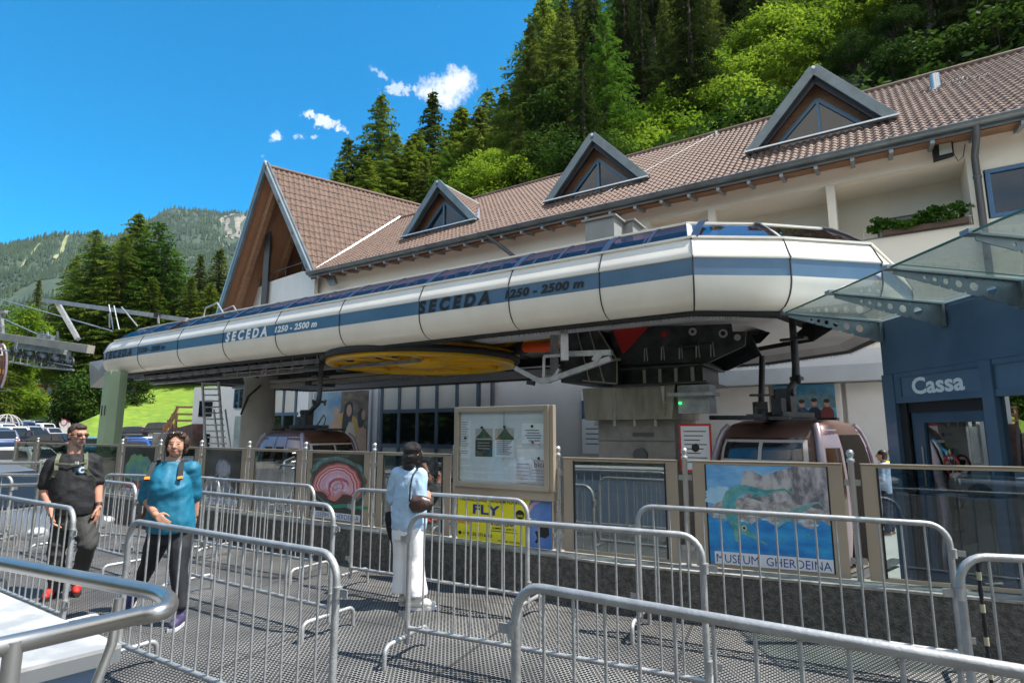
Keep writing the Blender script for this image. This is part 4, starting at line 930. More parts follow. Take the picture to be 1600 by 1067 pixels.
# ---------------------------------------------------------------- posters in the fence
def pmat(name,c,c2=None,sc=3,rough=.35,contrast=(.35,.65),stretch=None): return M(name,c,rough,0,c2,sc,coat=.25,contrast=contrast,stretch=stretch)
def poster(i,label,name='museum_poster'):
    root,p0,d,w,sw,H_=PANELS[i]
    t=thing(name,label,'poster',p0+d*(sw+.01)+V(d.y,-d.x,0)*.016,math.atan2(d.y,d.x),'museum posters on the fence' if name=='museum_poster' else None)
    return t,w-2*sw-.02,H_-.06
class Sheet:
    """flat printed layers stacked a fraction of a millimetre apart on one sheet; x right, z up, 0..1 each"""
    def __init__(s,t,W_,H_,z0=.035): s.t=t;s.W=W_;s.H=H_;s.z0=z0;s.k=0
    def p(s,x,y): return (x*s.W,-.0005*s.k,s.z0+y*s.H)
    def poly(s,name,pts,mat):
        s.k+=1; mb=MB(); n=len(pts); mb.add([s.p(*q) for q in pts],[tuple(range(n))]); 
        return obj(name,mb,mat,s.t)
    def multi(s,name,polys,mat):
        s.k+=1; mb=MB()
        for P in polys: mb.add([s.p(*q) for q in P],[tuple(range(len(P)))])
        return obj(name,mb,mat,s.t)
    def text(s,name,txt,x,y,h,wd,mat,bold=.01,shear=0):
        s.k+=1; me=text_mesh(txt,h*s.H,bold,shear,1.0,wd*s.W if wd else None)
        o_=s.p(x,y)
        for v in me.vertices: v.co=(o_[0]+v.co.x,o_[1],o_[2]+v.co.y)
        me.materials.clear(); me.materials.append(mat); o=bpy.data.objects.new(name,me); COL.objects.link(o); o.parent=s.t; return o
def blob(cx,cy,rx,ry,n=40,am=.06,seed=0,fr=3):
    return [(cx+(rx*(1+am*noise.noise(V(cos(2*pi*k/n)*fr,sin(2*pi*k/n)*fr,seed))*2))*cos(2*pi*k/n),cy+(ry*(1+am*2*noise.noise(V(cos(2*pi*k/n)*fr,sin(2*pi*k/n)*fr,seed))))*sin(2*pi*k/n)) for k in range(n)]
# sea reptiles over a cliff and water
t,w,h=poster(11,'blue museum poster with two sea reptiles diving before pale cliffs, MUSEUM GHERDEINA below')
S=Sheet(t,w,h)
S.poly('print',[(0,0),(1,0),(1,1),(0,1)],pmat('poster_sky',(.02,.20,.52),(.28,.55,.75),1.6,stretch=(1,1,2)))
S.poly('cloud',blob(.12,.68,.14,.10,seed=2,am=.2),pmat('poster_cloud',(.45,.60,.70),(.25,.5,.7),5))
cl_=[(.30,.60),(.31,.70),(.29,.78),(.31,.86),(.33,.94),(.40,.95),(.48,.90),(.56,.93),(.66,.97),(.74,1.0),(1,1),(1,.48),(.8,.50),(.62,.56),(.45,.58)]
CLF=pmat('poster_cliff',(.14,.13,.15),(.48,.46,.46),7,contrast=(.42,.58),stretch=(1,1,.5))
S.poly('cliff',cl_,CLF)
S.poly('scree',[(.10,.62),(.24,.66),(.36,.68),(.52,.62),(.66,.66),(.8,.62),(1,.58),(1,.40),(.0,.46),(.0,.56)],pmat('poster_scree',(.22,.21,.21),(.50,.48,.46),14,contrast=(.4,.6)))
sea=[(0,0),(1,0),(1,.44)]+[(1-k/14,.44+.035*sin(k*1.9)+.05*noise.noise(V(k*.7,0,0))) for k in range(1,14)]+[(0,.50)]
S.poly('water',sea,pmat('poster_water',(.008,.11,.42),(.03,.34,.66),3.5,contrast=(.3,.66),stretch=(1,1,2.4)))
S.multi('foam',[blob(.08+.1*k,.5-.03*(k%3),.03,.012,16,.3,k) for k in range(9)],pmat('poster_foam',(.40,.62,.75)))
REP=pmat('poster_reptile',(.03,.20,.22),(.16,.42,.38),9); REPL=pmat('poster_reptile_pale',(.14,.42,.44),(.05,.3,.36),6)
def snake(path,wid):
    L_=[];R_=[]
    for k,(x,y) in enumerate(path):
        a=path[max(0,k-1)]; b=path[min(len(path)-1,k+1)]; dx,dy=b[0]-a[0],b[1]-a[1]; l_=math.hypot(dx,dy) or 1
        L_.append((x-dy/l_*wid[k],y+dx/l_*wid[k])); R_.append((x+dy/l_*wid[k],y-dx/l_*wid[k]))
    return L_+R_[::-1]
def ribbon(path,wid): # list of quads
    L_=[];R_=[]
    for k,(x,y) in enumerate(path):
        a=path[max(0,k-1)]; b=path[min(len(path)-1,k+1)]; dx,dy=b[0]-a[0],b[1]-a[1]; l_=math.hypot(dx,dy) or 1
        L_.append((x-dy/l_*wid[k],y+dx/l_*wid[k])); R_.append((x+dy/l_*wid[k],y-dx/l_*wid[k]))
    return [[L_[k],L_[k+1],R_[k+1],R_[k]] for k in range(len(path)-1)]
body=[(.70,.73),(.66,.775),(.58,.755),(.50,.74),(.42,.75),(.34,.765),(.27,.75),(.21,.70),(.185,.62),(.19,.53),(.215,.45),(.26,.385),(.31,.345),(.36,.31),(.43,.255),(.49,.225)]
S.multi('reptile_body',ribbon(body,[.004,.010,.014,.02,.03,.04,.048,.055,.058,.055,.05,.045,.042,.022,.012,.004]),REP)
S.multi('reptile_belly',ribbon([(x+.018,y-.03) for x,y in body[3:12]],[.004,.010,.014,.016,.018,.018,.016,.012,.004]),REPL)
S.multi('fins',[[(.69,.77),(.73,.80),(.715,.75)],[(.69,.75),(.735,.68),(.70,.72)],[(.42,.72),(.36,.66),(.47,.70)],[(.27,.40),(.36,.43),(.40,.36),(.37,.40)],[(.20,.40),(.22,.24),(.27,.22),(.25,.36)],[(.50,.72),(.56,.66),(.53,.72)]],REP)
b2=[(.93,.66),(.88,.65),(.82,.61),(.76,.57),(.70,.53),(.65,.485),(.61,.44),(.57,.385)]
S.multi('small_reptile',ribbon(b2,[.004,.012,.022,.03,.035,.03,.015,.004])+[[(.93,.66),(.95,.72),(.94,.66)],[(.93,.66),(.96,.61),(.92,.65)]],pmat('poster_reptile_grey',(.08,.26,.27),(.25,.42,.40),9))
S.poly('eye_ring',[(.305+.022*cos(a/10*pi),.372+.028*sin(a/10*pi)) for a in range(20)],pmat('ring_pale',(.5,.55,.45)))
S.poly('eye',[(.305+.012*cos(a/10*pi),.372+.015*sin(a/10*pi)) for a in range(20)],INKB)
S.multi('specks',[blob(.82,.34,.012,.014,12,.2,1),blob(.62,.28,.01,.012,12,.2,2),blob(.9,.22,.008,.01,12,.2,3)],REP)
WH=pmat('poster_white',(.66,.68,.72))
S.poly('title_strip',[(.04,0),(1,0),(1,.125),(.04,.125)],WH); S.text('title','MUSEUM  GHERDEINA',.055,.02,.082,.93,INKN,0)
# agate
t,w,h=poster(7,'museum poster of a pink and lilac banded agate slice on dark rock'); S=Sheet(t,w,h)
S.poly('print',[(0,0),(1,0),(1,1),(0,1)],pmat('poster_dark',(.012,.013,.01),(.05,.05,.035),3))
S.poly('turquoise_edge',blob(.52,.58,.56,.38,60,.09,3,4),pmat('poster_turquoise',(.05,.26,.27),(.10,.09,.06),6,contrast=(.4,.6)))
S.poly('dark_rind',blob(.52,.56,.52,.34,60,.06,3,4),pmat('poster_rind',(.05,.03,.025),(.10,.05,.04),4))
def arch(k,seed):  # mushroom-shaped agate outline
    base=[(-.50,-.06),(-.44,.08),(-.34,.18),(-.18,.27),(0,.31),(.2,.29),(.36,.2),(.46,.05),(.48,-.12),(.40,-.2),(.28,-.16),(.14,-.15),(.04,-.24),(-.02,-.27),(-.12,-.26),(-.18,-.19),(-.30,-.14),(-.44,-.14)]
    out=[]
    for i in range(len(base)):
        for q in (0,.5):
            a=base[i]; b=base[(i+1)%len(base)]; x=a[0]+(b[0]-a[0])*q; y=a[1]+(b[1]-a[1])*q
            r_=1+.05*noise.noise(V(x*9,y*9,seed)); out.append((.51+x*k*r_+(1-k)*-.0,.54+y*k*r_-(1-k)*.03))
    return out
cols=[(.42,.10,.12),(.62,.28,.22),(.40,.06,.10),(.66,.42,.38),(.44,.09,.13),(.58,.36,.48),(.62,.30,.20),(.48,.34,.58),(.60,.34,.46),(.66,.45,.42),(.50,.38,.60),(.42,.10,.14),(.60,.34,.3),(.52,.40,.58)]
for k,c in enumerate(cols): S.poly('agate_band',arch(1-.062*k,4.0),pmat('agate_%d'%(k%14),c,tuple(min(1,x*1.25) for x in c),12))
S.multi('agate_heart',ribbon([(.36,.30),(.40,.38),(.37,.46),(.40,.54),(.48,.60),(.60,.62),(.72,.58),(.76,.52)],[.02,.02,.018,.02,.02,.02,.02,.006]),pmat('agate_red',(.40,.05,.09),(.55,.15,.18),9))
S.multi('agate_heart_line',ribbon([(.44,.30),(.47,.38),(.44,.46),(.48,.52),(.56,.545),(.64,.535)],[.012]*6),pmat('agate_coral',(.65,.25,.18)))
S.multi('green_fringe',[blob(.2+.16*k,.20+.02*(k%2),.11,.028,20,.35,k) for k in range(6)],pmat('poster_greenblue',(.02,.22,.20),(.03,.30,.12),9))
S.poly('title_strip',[(.02,0),(1,0),(1,.105),(.02,.105)],WH); S.text('title','MUSEUM  GHERDEINA',.03,.018,.07,.94,INKN,0)
# stone head
t,w,h=poster(5,'museum poster of a pale grey stone bust against dark grey'); S=Sheet(t,w,h)
S.poly('print',[(0,0),(1,0),(1,1),(0,1)],pmat('poster_grey',(.02,.02,.022),(.10,.09,.075),1.4))
ST=pmat('poster_stone',(.10,.11,.13),(.33,.35,.40),6,contrast=(.4,.6)); S.poly('bust',[(.0,.12),(.02,.38),(.16,.46),(.28,.52),(.32,.50),(.31,.62),(.33,.74),(.40,.82),(.52,.85),(.64,.82),(.73,.72),(.74,.60),(.71,.50),(.70,.42),(.80,.36),(.92,.28),(.98,.12)],ST)
S.multi('stone_face',[blob(.54,.66,.13,.15,30,.04,2)],pmat('poster_stone_pale',(.24,.25,.29),(.34,.36,.40),9)); S.multi('stone_shade',[[(.5,.50),(.62,.46),(.66,.52),(.64,.44),(.5,.45)],[(.32,.5),(.40,.56),(.44,.44),(.36,.36)],blob(.60,.50,.05,.02,14,.1,2)],pmat('poster_shade',(.05,.05,.05)))
S.poly('title_strip',[(.0,.0),(1,0),(1,.125),(.0,.125)],WH); S.text('title','MUSEUM  GHERDEINA',.02,.02,.085,.95,INKN,0)
# green crystal
t,w,h=poster(3,'museum poster of a blue and green crystal above a red strip'); S=Sheet(t,w,h)
S.poly('print',[(0,0),(1,0),(1,1),(0,1)],pmat('poster_black',(.02,.02,.02),(.05,.05,.05),2))
S.poly('crystal',[(.04,.35),(.06,.62),(.16,.70),(.22,.82),(.34,.86),(.44,.82),(.56,.86),(.66,.80),(.8,.82),(.92,.70),(.96,.5),(.9,.35),(.5,.28)],pmat('poster_crystal',(.05,.20,.28),(.16,.36,.14),3.5,contrast=(.4,.6)))
S.poly('red_strip',[(0,.08),(1,.08),(1,.26),(0,.26)],pmat('poster_redstrip',(.35,.03,.03))); S.poly('title_strip',[(0,0),(1,0),(1,.12),(0,.12)],WH); S.text('title','MUSEUM  GHERDEINA',.03,.02,.075,.94,INKN,0)
# paragliding banner and notice case
root,p0,d,w,sw,H_=PANELS[9]
t=thing('paragliding_poster','yellow paragliding poster with a blue sky photo, under the notice case','poster',p0+V(d.y,-d.x,0)*.03,math.atan2(d.y,d.x)); S=Sheet(t,w,.50,.0)
S.poly('print',[(0,0),(1,0),(1,1),(0,1)],pmat('poster_yellow',(.80,.70,.01),(.84,.76,.03),2))
S.poly('sky_photo',[(.755,.0),(1,0),(1,1),(.80,1),(.745,.7)],pmat('poster_sky2',(.02,.12,.42),(.10,.22,.52),1.6,stretch=(1,1,.7)))
S.poly('glider_wing',[(.76,.62),(.83,.88),(.90,.97),(.83,.96),(.77,.84)],pmat('wing_pink',(.55,.22,.30),(.65,.5,.6),5)); S.poly('glider_tail',[(.76,.5),(.80,.60),(.82,.46),(.79,.42)],pmat('wing_red',(.6,.08,.10)))
S.poly('pilots',[(.86,.20),(.84,.34),(.88,.36),(.89,.48),(.93,.52),(.97,.46),(.98,.30),(.94,.22),(.90,.24)],INKB); S.multi('pilot_legs',[[(.86,.20),(.835,.12),(.86,.10),(.89,.22)]],INKB)
S.text('headline','PARAGLIDING TANDEM FLIGHTS',.03,.87,.085,.70,INKB,.012)
S.text('fly_title','FLY',.18,.60,.20,.30,pmat('poster_navy',(.015,.04,.20)),.03)
S.text('subtitle','GHERDEINA',.36,.385,.11,.28,pmat('poster_navy',(0,0,0)),.03); S.text('seasons','SUMMER & WINTER',.40,.295,.05,.25,INKB,.006)
S.multi('underline',[[(.38,.25),(.66,.25),(.66,.262),(.38,.262)]],INKB)
S.poly('badge',[(.69+.045*cos(a/12*pi),.66+.1*sin(a/12*pi)) for a in range(24)],INKB); S.text('badge_text','YEARS',.655,.61,.05,.07,pmat('poster_yellow',(0,0,0)),.01)
S.poly('orange_patch',[(.01,.36),(.14,.36),(.14,.50),(.01,.50)],pmat('poster_orange',(.75,.28,.02))); S.text('number','2',.09,.38,.11,None,pmat('wing_red',(0,0,0)),.02)
S.poly('phone_disc',[(.035+.018*cos(a/8*pi),.14+.04*sin(a/8*pi)) for a in range(16)],INKB); S.text('phone','+39 335 5716500',.07,.105,.068,.33,INKB,.01); S.multi('small_print',[[(.46+.06*k,.05),(.51+.06*k,.05),(.51+.06*k,.075),(.46+.06*k,.075)] for k in range(4)],pmat('print_olive',(.3,.27,.05)))
nb=thing('notice_case','glazed steel notice case pinned with sheets and round magnets, above the yellow poster','notice board',p0+V(d.y,-d.x,0)*.05+V(0,0,.60),math.atan2(d.y,d.x))
w2=w+.02; h2=.92; mb=MB()
for a_,b_,c_,e_ in ((0,.06,0,h2),(w2-.06,w2,0,h2),(.06,w2-.06,h2-.06,h2),(.06,w2-.06,0,.06)): mb.box(a_,b_,-.07,.0,c_,e_)
mb.box(-.03,w2+.03,-.03,.03,-.10,-.0); mb.box(w2,w2+.05,-.05,.02,.0,h2)
obj('case_frame',mb,BRONZE,nb,bevel=.006)
mb=MB(); mb.box(.06,w2-.06,-.018,-.010,.06,h2-.06); obj('backboard',mb,M('board_pale',(.62,.66,.67),.5,c2=(.68,.71,.72),sc=1),nb)
class NS(Sheet):
    def p(s,x,y): return (.06+x*(w2-.12),-.019-.0006*s.k,.06+y*(h2-.12))
S=NS(nb,w2-.12,h2-.12)
PAP=pmat('paper_white',(.80,.81,.82),rough=.6); PK=pmat('paper_pink',(.60,.52,.52),rough=.6); GP=pmat('photo_hill',(.03,.07,.02),(.13,.17,.10),6,rough=.5); GPD=pmat('photo_dark',(.02,.035,.02),(.07,.09,.06),7,rough=.5); HZ=pmat('photo_haze',(.45,.42,.40),rough=.6)
def sheet(nm,x0,x1,y0,y1,m_): return S.poly(nm,[(x0,y0),(x1,y0),(x1,y1),(x0,y1)],m_)
sheet('header_strip',0,1,.90,1,pmat('paper_pale',(.70,.74,.78),rough=.6))
sheet('timetable_sheet',.01,.13,.32,.88,PAP)
sheet('flyer',.19,.40,.36,.76,GPD); sheet('flyer_photo',.19,.40,.60,.76,HZ); S.poly('hill_picture',[(.19,.62),(.24,.68),(.29,.77),(.34,.70),(.40,.62)],GP); 
sheet('price_sheet',.43,.65,.36,.62,PAP); sheet('price_photo',.43,.65,.60,.76,HZ); S.poly('hill_picture',[(.43,.60),(.48,.67),(.55,.77),(.60,.69),(.65,.63),(.65,.60)],GP)
sheet('letter_sheet',.74,.98,.55,.83,PAP); sheet('white_sheet',.69,.99,.33,.48,PAP)
sheet('pink_sheet',.68,.83,.02,.34,PK); sheet('bici_sheet',.84,.995,.02,.34,PK); S.text('bici_title','bici',.88,.24,.07,.10,INKB,.0)
ln=[]
for k in range(8): ln.append([(.45,.585-.026*k),(.63-.02*(k%3),.585-.026*k),(.63-.02*(k%3),.577-.026*k),(.45,.577-.026*k)])
for k,(a_,b_) in enumerate(((.78,.93),(.80,.94),(.78,.96),(.80,.95),(.82,.86),(.88,.94))):
    y=.74-.035*min(k,4); ln.append([(a_,y),(b_,y),(b_,y-.011),(a_,y-.011)])
for k in range(14): ln.append([(.02,.86-.035*k),(.11-.015*(k%3),.86-.035*k),(.11-.015*(k%3),.853-.035*k),(.02,.853-.035*k)])
for k in range(5): ln.append([(.69,.28-.05*k),(.82,.28-.05*k),(.82,.272-.05*k),(.69,.272-.05*k)]); ln.append([(.85,.20-.04*k),(.98,.20-.04*k),(.98,.193-.04*k),(.85,.193-.04*k)])
S.multi('printed_lines',ln,pmat('ink_blue_grey',(.10,.12,.20),rough=.6))
S.multi('flyer_lines',[[(.22,.56-.04*k),(.37,.56-.04*k),(.37,.55-.04*k),(.22,.55-.04*k)] for k in range(3)],HZ)
for (x,y,c) in ((.275,.775,0),(.545,.785,0),(.86,.79,0),(.07,.62,0),(.93,.36,0),(.865,.575,1),(.53,.34,2),(.93,.54,2),(.75,.13,2)):
    mb=MB(); p=S.p(x,y); mb.cyl((p[0],p[1]-.012,p[2]),(p[0],p[1],p[2]),.014,12); obj('magnet',mb,[INKB,pmat('magnet_red',(.4,.03,.04)),pmat('magnet_pale',(.6,.55,.4))][c],nb)
mb=MB(); mb.box(.06,w2-.06,-.056,-.052,.06,h2-.06); obj('case_glass',mb,glass('notice_glass',(.95,.97,.97),.03,.2),nb)
mb=MB(); mb.box(w2*.55,w2*.55+.004,-.062,-.057,.4,h2-.06); obj('sliding_edge',mb,M('green_glass_edge',(0,0,0)),nb)

# ================================================================ CROWD BARRIERS
BLn=2.2; BH=1.05
def rounded(L_,z0,z1,r):
    pts=[(0,0,z0)]
    for k in range(7): a=pi-k*pi/12; pts.append((r+r*cos(a),0,z1-r+r*sin(a)))
    for k in range(7): a=pi/2-k*pi/12; pts.append((L_-r+r*cos(a),0,z1-r+r*sin(a)))
    pts.append((L_,0,z0)); return pts
def barrier_proto():
    root=thing('crowd_barrier','','barrier',(0,0,0),0,'galvanised crowd barriers in the queue')
    mb=MB(); mb.tube(rounded(BLn,.10,BH,.13),.0205,12); mb.tube([(0,0,.21),(BLn,0,.21)],.017,10); obj('frame',mb,GALV,root)
    bm=MB(); bm.tube([(0,0,.21),(0,0,BH-.012)],.0075,8,cap=False); me=bm.mesh('bar',[GALV]); n_=15
    for i in range(n_):
        o=bpy.data.objects.new('bar',me); COL.objects.link(o); o.parent=root; o.location=((i+1)*BLn/(n_+1),0,0)
    fm_=MB(); r=.07; W2=.27
    pts=[(0,-W2,.0),(0,-W2,.08)]+[(0,-W2+.06-.06*cos(a*pi/10),.10+.055*sin(a*pi/10)) for a in range(1,6)]+[(0,W2-.06+.06*sin(a*pi/10),.10+.055*cos(a*pi/10)) for a in range(0,5)]+[(0,W2,.08),(0,W2,.0)]
    fm_.tube(pts,.0175,10); fme=fm_.mesh('foot',[GALV])
    for x in (.0,BLn):
        o=bpy.data.objects.new('foot',fme); COL.objects.link(o); o.parent=root; o.location=(x,0,0)
    h=MB(); h.box(-.085,-.012,-.004,.004,-.018,.022); h.cyl((-.012,0,-.03),(-.012,0,.03),.025,12); hm=h.mesh('hook',[GALV])
    for x,z,rz in ((0,.86,0),(0,.30,0),(BLn,.86,pi),(BLn,.30,pi)):
        o=bpy.data.objects.new('hook',hm); COL.objects.link(o); o.parent=root; o.location=(x,0,z); o.rotation_euler=(0,0,rz)
    return root
BP=barrier_proto(); bk=kids(BP); first=True
def bar_at(p,q,label,anchor='p',scale=1):
    """barrier between world points (top corners); anchor decides which end is exact"""
    global first
    p=V(p[0],p[1],0); q=V(q[0],q[1],0); d=(q-p).normalized(); o0=p if anchor=='p' else q-d*BLn
    rz=math.atan2(d.y,d.x)
    if first: BP.matrix_basis=Matrix.Translation(o0)@Matrix.Rotation(rz,4,'Z'); BP['label']=label; first=False; return BP
    return dup(BP,o0,rz,label,kidmap=bk)
def Z(u,v): return at_z(u,v,BH)
bar_at(Z(0,775),Z(117,795),'crowd barrier at the left edge that the man in black rests his hand over','q')
bar_at(Z(110,746),Z(213,757),'crowd barrier between the man in black and the woman in teal','q')
bar_at(Z(164,741),Z(280,745),'crowd barrier behind the woman in teal with its left corner beside her elbow','p')
bar_at(Z(204,813),Z(540,868),'crowd barrier in front of the woman in teal whose right hand is above it')
bar_at(Z(305,768),Z(491,787),'crowd barrier ending just left of the pink agate poster, nearer of that pair')
bar_at(Z(322,747),Z(487,759),'crowd barrier in front of the stone head poster, farther of that pair')
bar_at(Z(553,764),Z(809,781),'crowd barrier behind the woman in white trousers, crossing the yellow poster')
bar_at(Z(641,803),Z(1104,838),'crowd barrier whose left post stands in front of the woman in white trousers')
bar_at(Z(996,790),Z(1520,822),'crowd barrier in front of the blue sea reptile poster')
bar_at(Z(806,912),Z(1600,1050),'nearest crowd barrier, cutting across the bottom right corner')
bar_at(Z(1496,868),V(Z(1496,868).x+2.15,Z(1496,868).y-.55,0),'crowd barrier at the right edge with rope-marked post beside it')
bar_at(Z(-170,744),Z(20,742),'farthest crowd barrier at the left edge, in front of the dark grey car','q')
# taped strap on the post at the right
mb=MB(); p=Z(1524,870); 
for i in range(12): mb.cyl((p.x+.03,p.y+.03,.05+i*.08),(p.x+.03,p.y+.03,.09+i*.08),.011,8,i%2)
mb.cyl((p.x+.03,p.y+.03,0),(p.x+.03,p.y+.03,1.02),.009,8)
tag(obj('striped_strap',mb,[BLACK,M('strap_pale',(.5,.45,.3),.6)]),'thin black and pale striped strap on a barrier post at the right','strap')
# handrail of the parking side
hr=thing('handrail','low steel handrail with three bars between the dark grey car and the man','handrail',(-7,8.3,-.5),0)
mb=MB()
for (v0,v1) in ((723,724),(741,743),(760,757)): mb.tube([at_y(-60,v0,7.4),at_y(72,v1-1,8.6)],.022,8)
for u,y in ((-30,7.6),(64,8.5)): a_=at_y(u,720,y); mb.tube([a_,V(a_.x,a_.y,-.0)],.022,8)
obj('rails',mb,STEEL,hr,'world')
# ================================================================ FOREGROUND RAIL AND COUNTER
fr=thing('steel_handrail','thick bent tube of brushed steel in the lower left corner over the counter','handrail',at_z(240,960,1.0),0)
Zr=1.30
A0=at_z(-90,862,Zr);A1=at_z(228,922,Zr);Cn=at_z(256,938,Zr);Cn2=at_z(252,952,Zr);B1=at_z(215,962,Zr-.005);B0=at_z(-130,1040,Zr-.01)
def bez(p0,p1,p2,n=6): return [p0*(1-t)**2+p1*2*t*(1-t)+p2*t*t for t in [i/n for i in range(n+1)]]
mb=MB(); mb.tube([A0,A1]+bez(A1,at_z(272,930,Zr),at_z(264,948,Zr),6)[1:]+bez(at_z(264,948,Zr),at_z(252,960,Zr),B1,4)[1:]+[B0],.0188,20); obj('rail',mb,M('rail_steel',(.42,.40,.37),.36,.9,(.5,.48,.45),3),fr,'world')
mb=MB(); q0=at_z(186,934,Zr); mb.tube([q0,q0+V(.0,-.01,-.10),q0+V(-.03,-.06,-.28),q0+V(-.03,-.06,-1.3)],.011,12); q1=at_z(22,1000,Zr); mb.tube([q1,q1+V(-.0,0,-.09),q1+V(-.03,-.01,-.3)],.016,12); obj('rail_post',mb,STEEL,fr,'world')
ct=thing('counter','pale stone topped counter with a steel edge in the lower left corner','counter',(-1.7,1.6,0),0)
Zc=1.02; c1=at_z(190,1006,Zc); c0=at_z(-30,912,Zc); c2=at_z(0,1052,Zc)
e1_=(c0-c1); e2_=(c2-c1); top=[c1,c1+e1_*2.2,c1+e1_*2.2+e2_*2.4,c1+e2_*2.4]
mb=MB(); mb.prism([p-V(0,0,.012) for p in top],(0,0,.012)); obj('top',mb,M('pale_stone_top',(.34,.34,.335),.4,0,(.50,.50,.49),5,bump=.03,contrast=(.4,.6)),ct,'world')
mb=MB(); mb.prism([p-V(0,0,.052) for p in top],(0,0,.0395)); 
obj('edge',mb,M('edge_steel',(.42,.43,.44),.3,.8),ct,'world')
k=.06; ins=[c1+(e1_.normalized()+e2_.normalized())*.04, c1+e1_*2.2+e2_.normalized()*.04, c1+e1_*2.2+e2_*2.4, c1+e2_*2.4+e1_.normalized()*.04]
mb=MB(); mb.prism([V(p.x,p.y,0.0) for p in ins],(0,0,Zc-.053)); obj('cabinet',mb,M('counter_blue_grey',(.14,.20,.30),.4,c2=(.17,.235,.33),sc=2),ct,'world')

# ================================================================ GONDOLAS
BRN=M('brown_metallic',(.085,.042,.032),.35,.4,(.12,.062,.048),1.5,coat=.2); LIL=M('lilac_grey_metal',(.24,.20,.24),.35,.3,(.30,.26,.30),1.5,coat=.2); CGL=M('cabin_window',(.030,.016,.010),.06,0,(.05,.026,.014),1,spec=.6,coat=.15)
def gondola(label,loc,rz,arm=2.0,opened=False,grp='gondola cabins'):
    g=thing('gondola',label,'gondola',loc,rz,grp)
    LX,LY=1.12,.98; Hh=2.12
    prof=[(0,.80),(.10,.88),(.5,.985),(.95,1.0),(1.35,.975),(1.7,.90),(1.95,.78),(2.06,.66),(2.12,.45)]
    def sc_(z): return interp([(a,b) for a,b in prof],z)
    def sec(ang,z,off=0):
        s_=sc_(z); e=3.6; c_,s2=cos(ang),sin(ang); x=LX*s_*abs(c_)**(2/e)*(1 if c_>=0 else -1); y=LY*(.35+.65*s_)*abs(s2)**(2/e)*(1 if s2>=0 else -1)
        l_=math.hypot(x,y); return V(x*(1+off/l_),y*(1+off/l_),z)
    mb=MB(); zs=[0,.05,.10,.3,.5,.7,.95,1.15,1.35,1.55,1.7,1.85,1.95,2.02,2.06,2.1,2.12]; n=56
    vs=[sec(2*pi*j/n,z) for z in zs for j in range(n)]
    mb.add(vs,[(i*n+j,i*n+(j+1)%n,(i+1)*n+(j+1)%n,(i+1)*n+j) for i in range(len(zs)-1) for j in range(n)],0,True)
    mb.add(vs[-n:],[tuple(range(n))],0); mb.add(vs[:n],[tuple(range(n))[::-1]],0)
    body=obj('body',mb,BRN,g)
    def patch(name,fx,z0,z1,m_,off=.008,nz=8,par=None,side=None,nu=10):
        """panel following the shell; fx=(lo,hi) as fraction along a face; side: '+x','-x','+y','-y'"""
        mb=MB()
        def f(a,b):
            z=z0+(z1-z0)*b; q=fx[0]+(fx[1]-fx[0])*a; s_=sc_(z); X=LX*s_; Y=LY*(.35+.65*s_); e=3.6
            if side[1]=='x': y=Y*q; x=X*(1-min(.999,abs(q))**e)**(1/e)*(1 if side[0]=='+' else -1)
            else: x=X*q; y=Y*(1-min(.999,abs(q))**e)**(1/e)*(1 if side[0]=='+' else -1)
            l_=math.hypot(x,y); return V(x*(1+off/l_),y*(1+off/l_),z)
        mb.grid(f,nu,nz); return obj(name,mb,m_,par or g)
    for sd in ('+x','-x'):
        w_=patch('end_window',(-.86,.86),.62,1.86,CGL,.006,side=sd)
        patch('lower_panel',(-.86,.86),.16,.60,BRN,.006,side=sd)
        patch('vent_window',(-.62,-.04),1.56,1.78,DGLASS,.012,par=w_,side=sd); patch('vent_window',(.04,.62),1.56,1.78,DGLASS,.012,par=w_,side=sd)
        for a_,b_,z0,z1 in ((-.70,.70,1.79,1.83),(-.70,.70,1.50,1.54),(-.70,-.64,1.5,1.83),(.64,.70,1.5,1.83),(-.03,.03,1.5,1.83)): patch('vent_frame',(a_,b_),z0,z1,M('vent_frame_grey',(.36,.34,.33),.4),.014,par=w_,side=sd)
        patch('seat_band',(-.8,.8),.70,.9,M('orange_seat_glow',(.16,.075,.015),.5,c2=(.25,.12,.02),sc=3),.007,par=w_,side=sd)  # orange reflection low in the window, painted as a coloured band
    for sd in ('+y','-y'):
        for a_,b_ in ((-.80,-.42),(.42,.80)):
            patch('side_panel',(a_,b_),.12,1.98,LIL,.007,side=sd,nz=12); patch('side_window',(a_*.94 if a_<0 else a_*1.16,b_*1.16 if b_<0 else b_*.94),.75,1.72,CGL,.012,side=sd)
        if opened and sd=='-y': patch('doorway',(-.40,.44),.12,1.9,M('dark_doorway',(.010,.008,.007),.9,spec=.1),.010,side=sd,nz=12); continue
        for a_,b_ in ((-.40,-.015),(.015,.40)):
            dd=patch('door',(a_,b_),.10,1.98,LIL,.010,side=sd,nz=12); k=.05
            patch('door_window',(a_+k,b_-k),.45,1.75,CGL,.014,par=dd,side=sd)
    mb=MB()
    for q in (-1,1):
        for r_ in (-1,1):
            pass
    pil=MB()
    for q in (-1,1):
        for r_ in (-1,1):
            pts=[]
            for z in (.12,.4,.8,1.2,1.55,1.8,1.95,2.03): s_=sc_(z); pts.append((LX*s_*.86*q,LY*(.35+.65*s_)*.86*r_,z))
            pil.tube(pts,.055,10)
    obj('corner_pillar',pil,LIL,g)
    mb=MB(); mb.box(-1.0,1.0,-.10,.10,2.12,2.17); mb.box(-.9,-.8,-.4,.4,2.12,2.17); mb.box(.8,.9,-.4,.4,2.12,2.17); mb.box(-.55,.55,-.16,-.12,2.17,2.25); mb.box(-.55,.55,.12,.16,2.17,2.25); mb.box(-1.25,-1.0,-.06,.06,2.14,2.2)
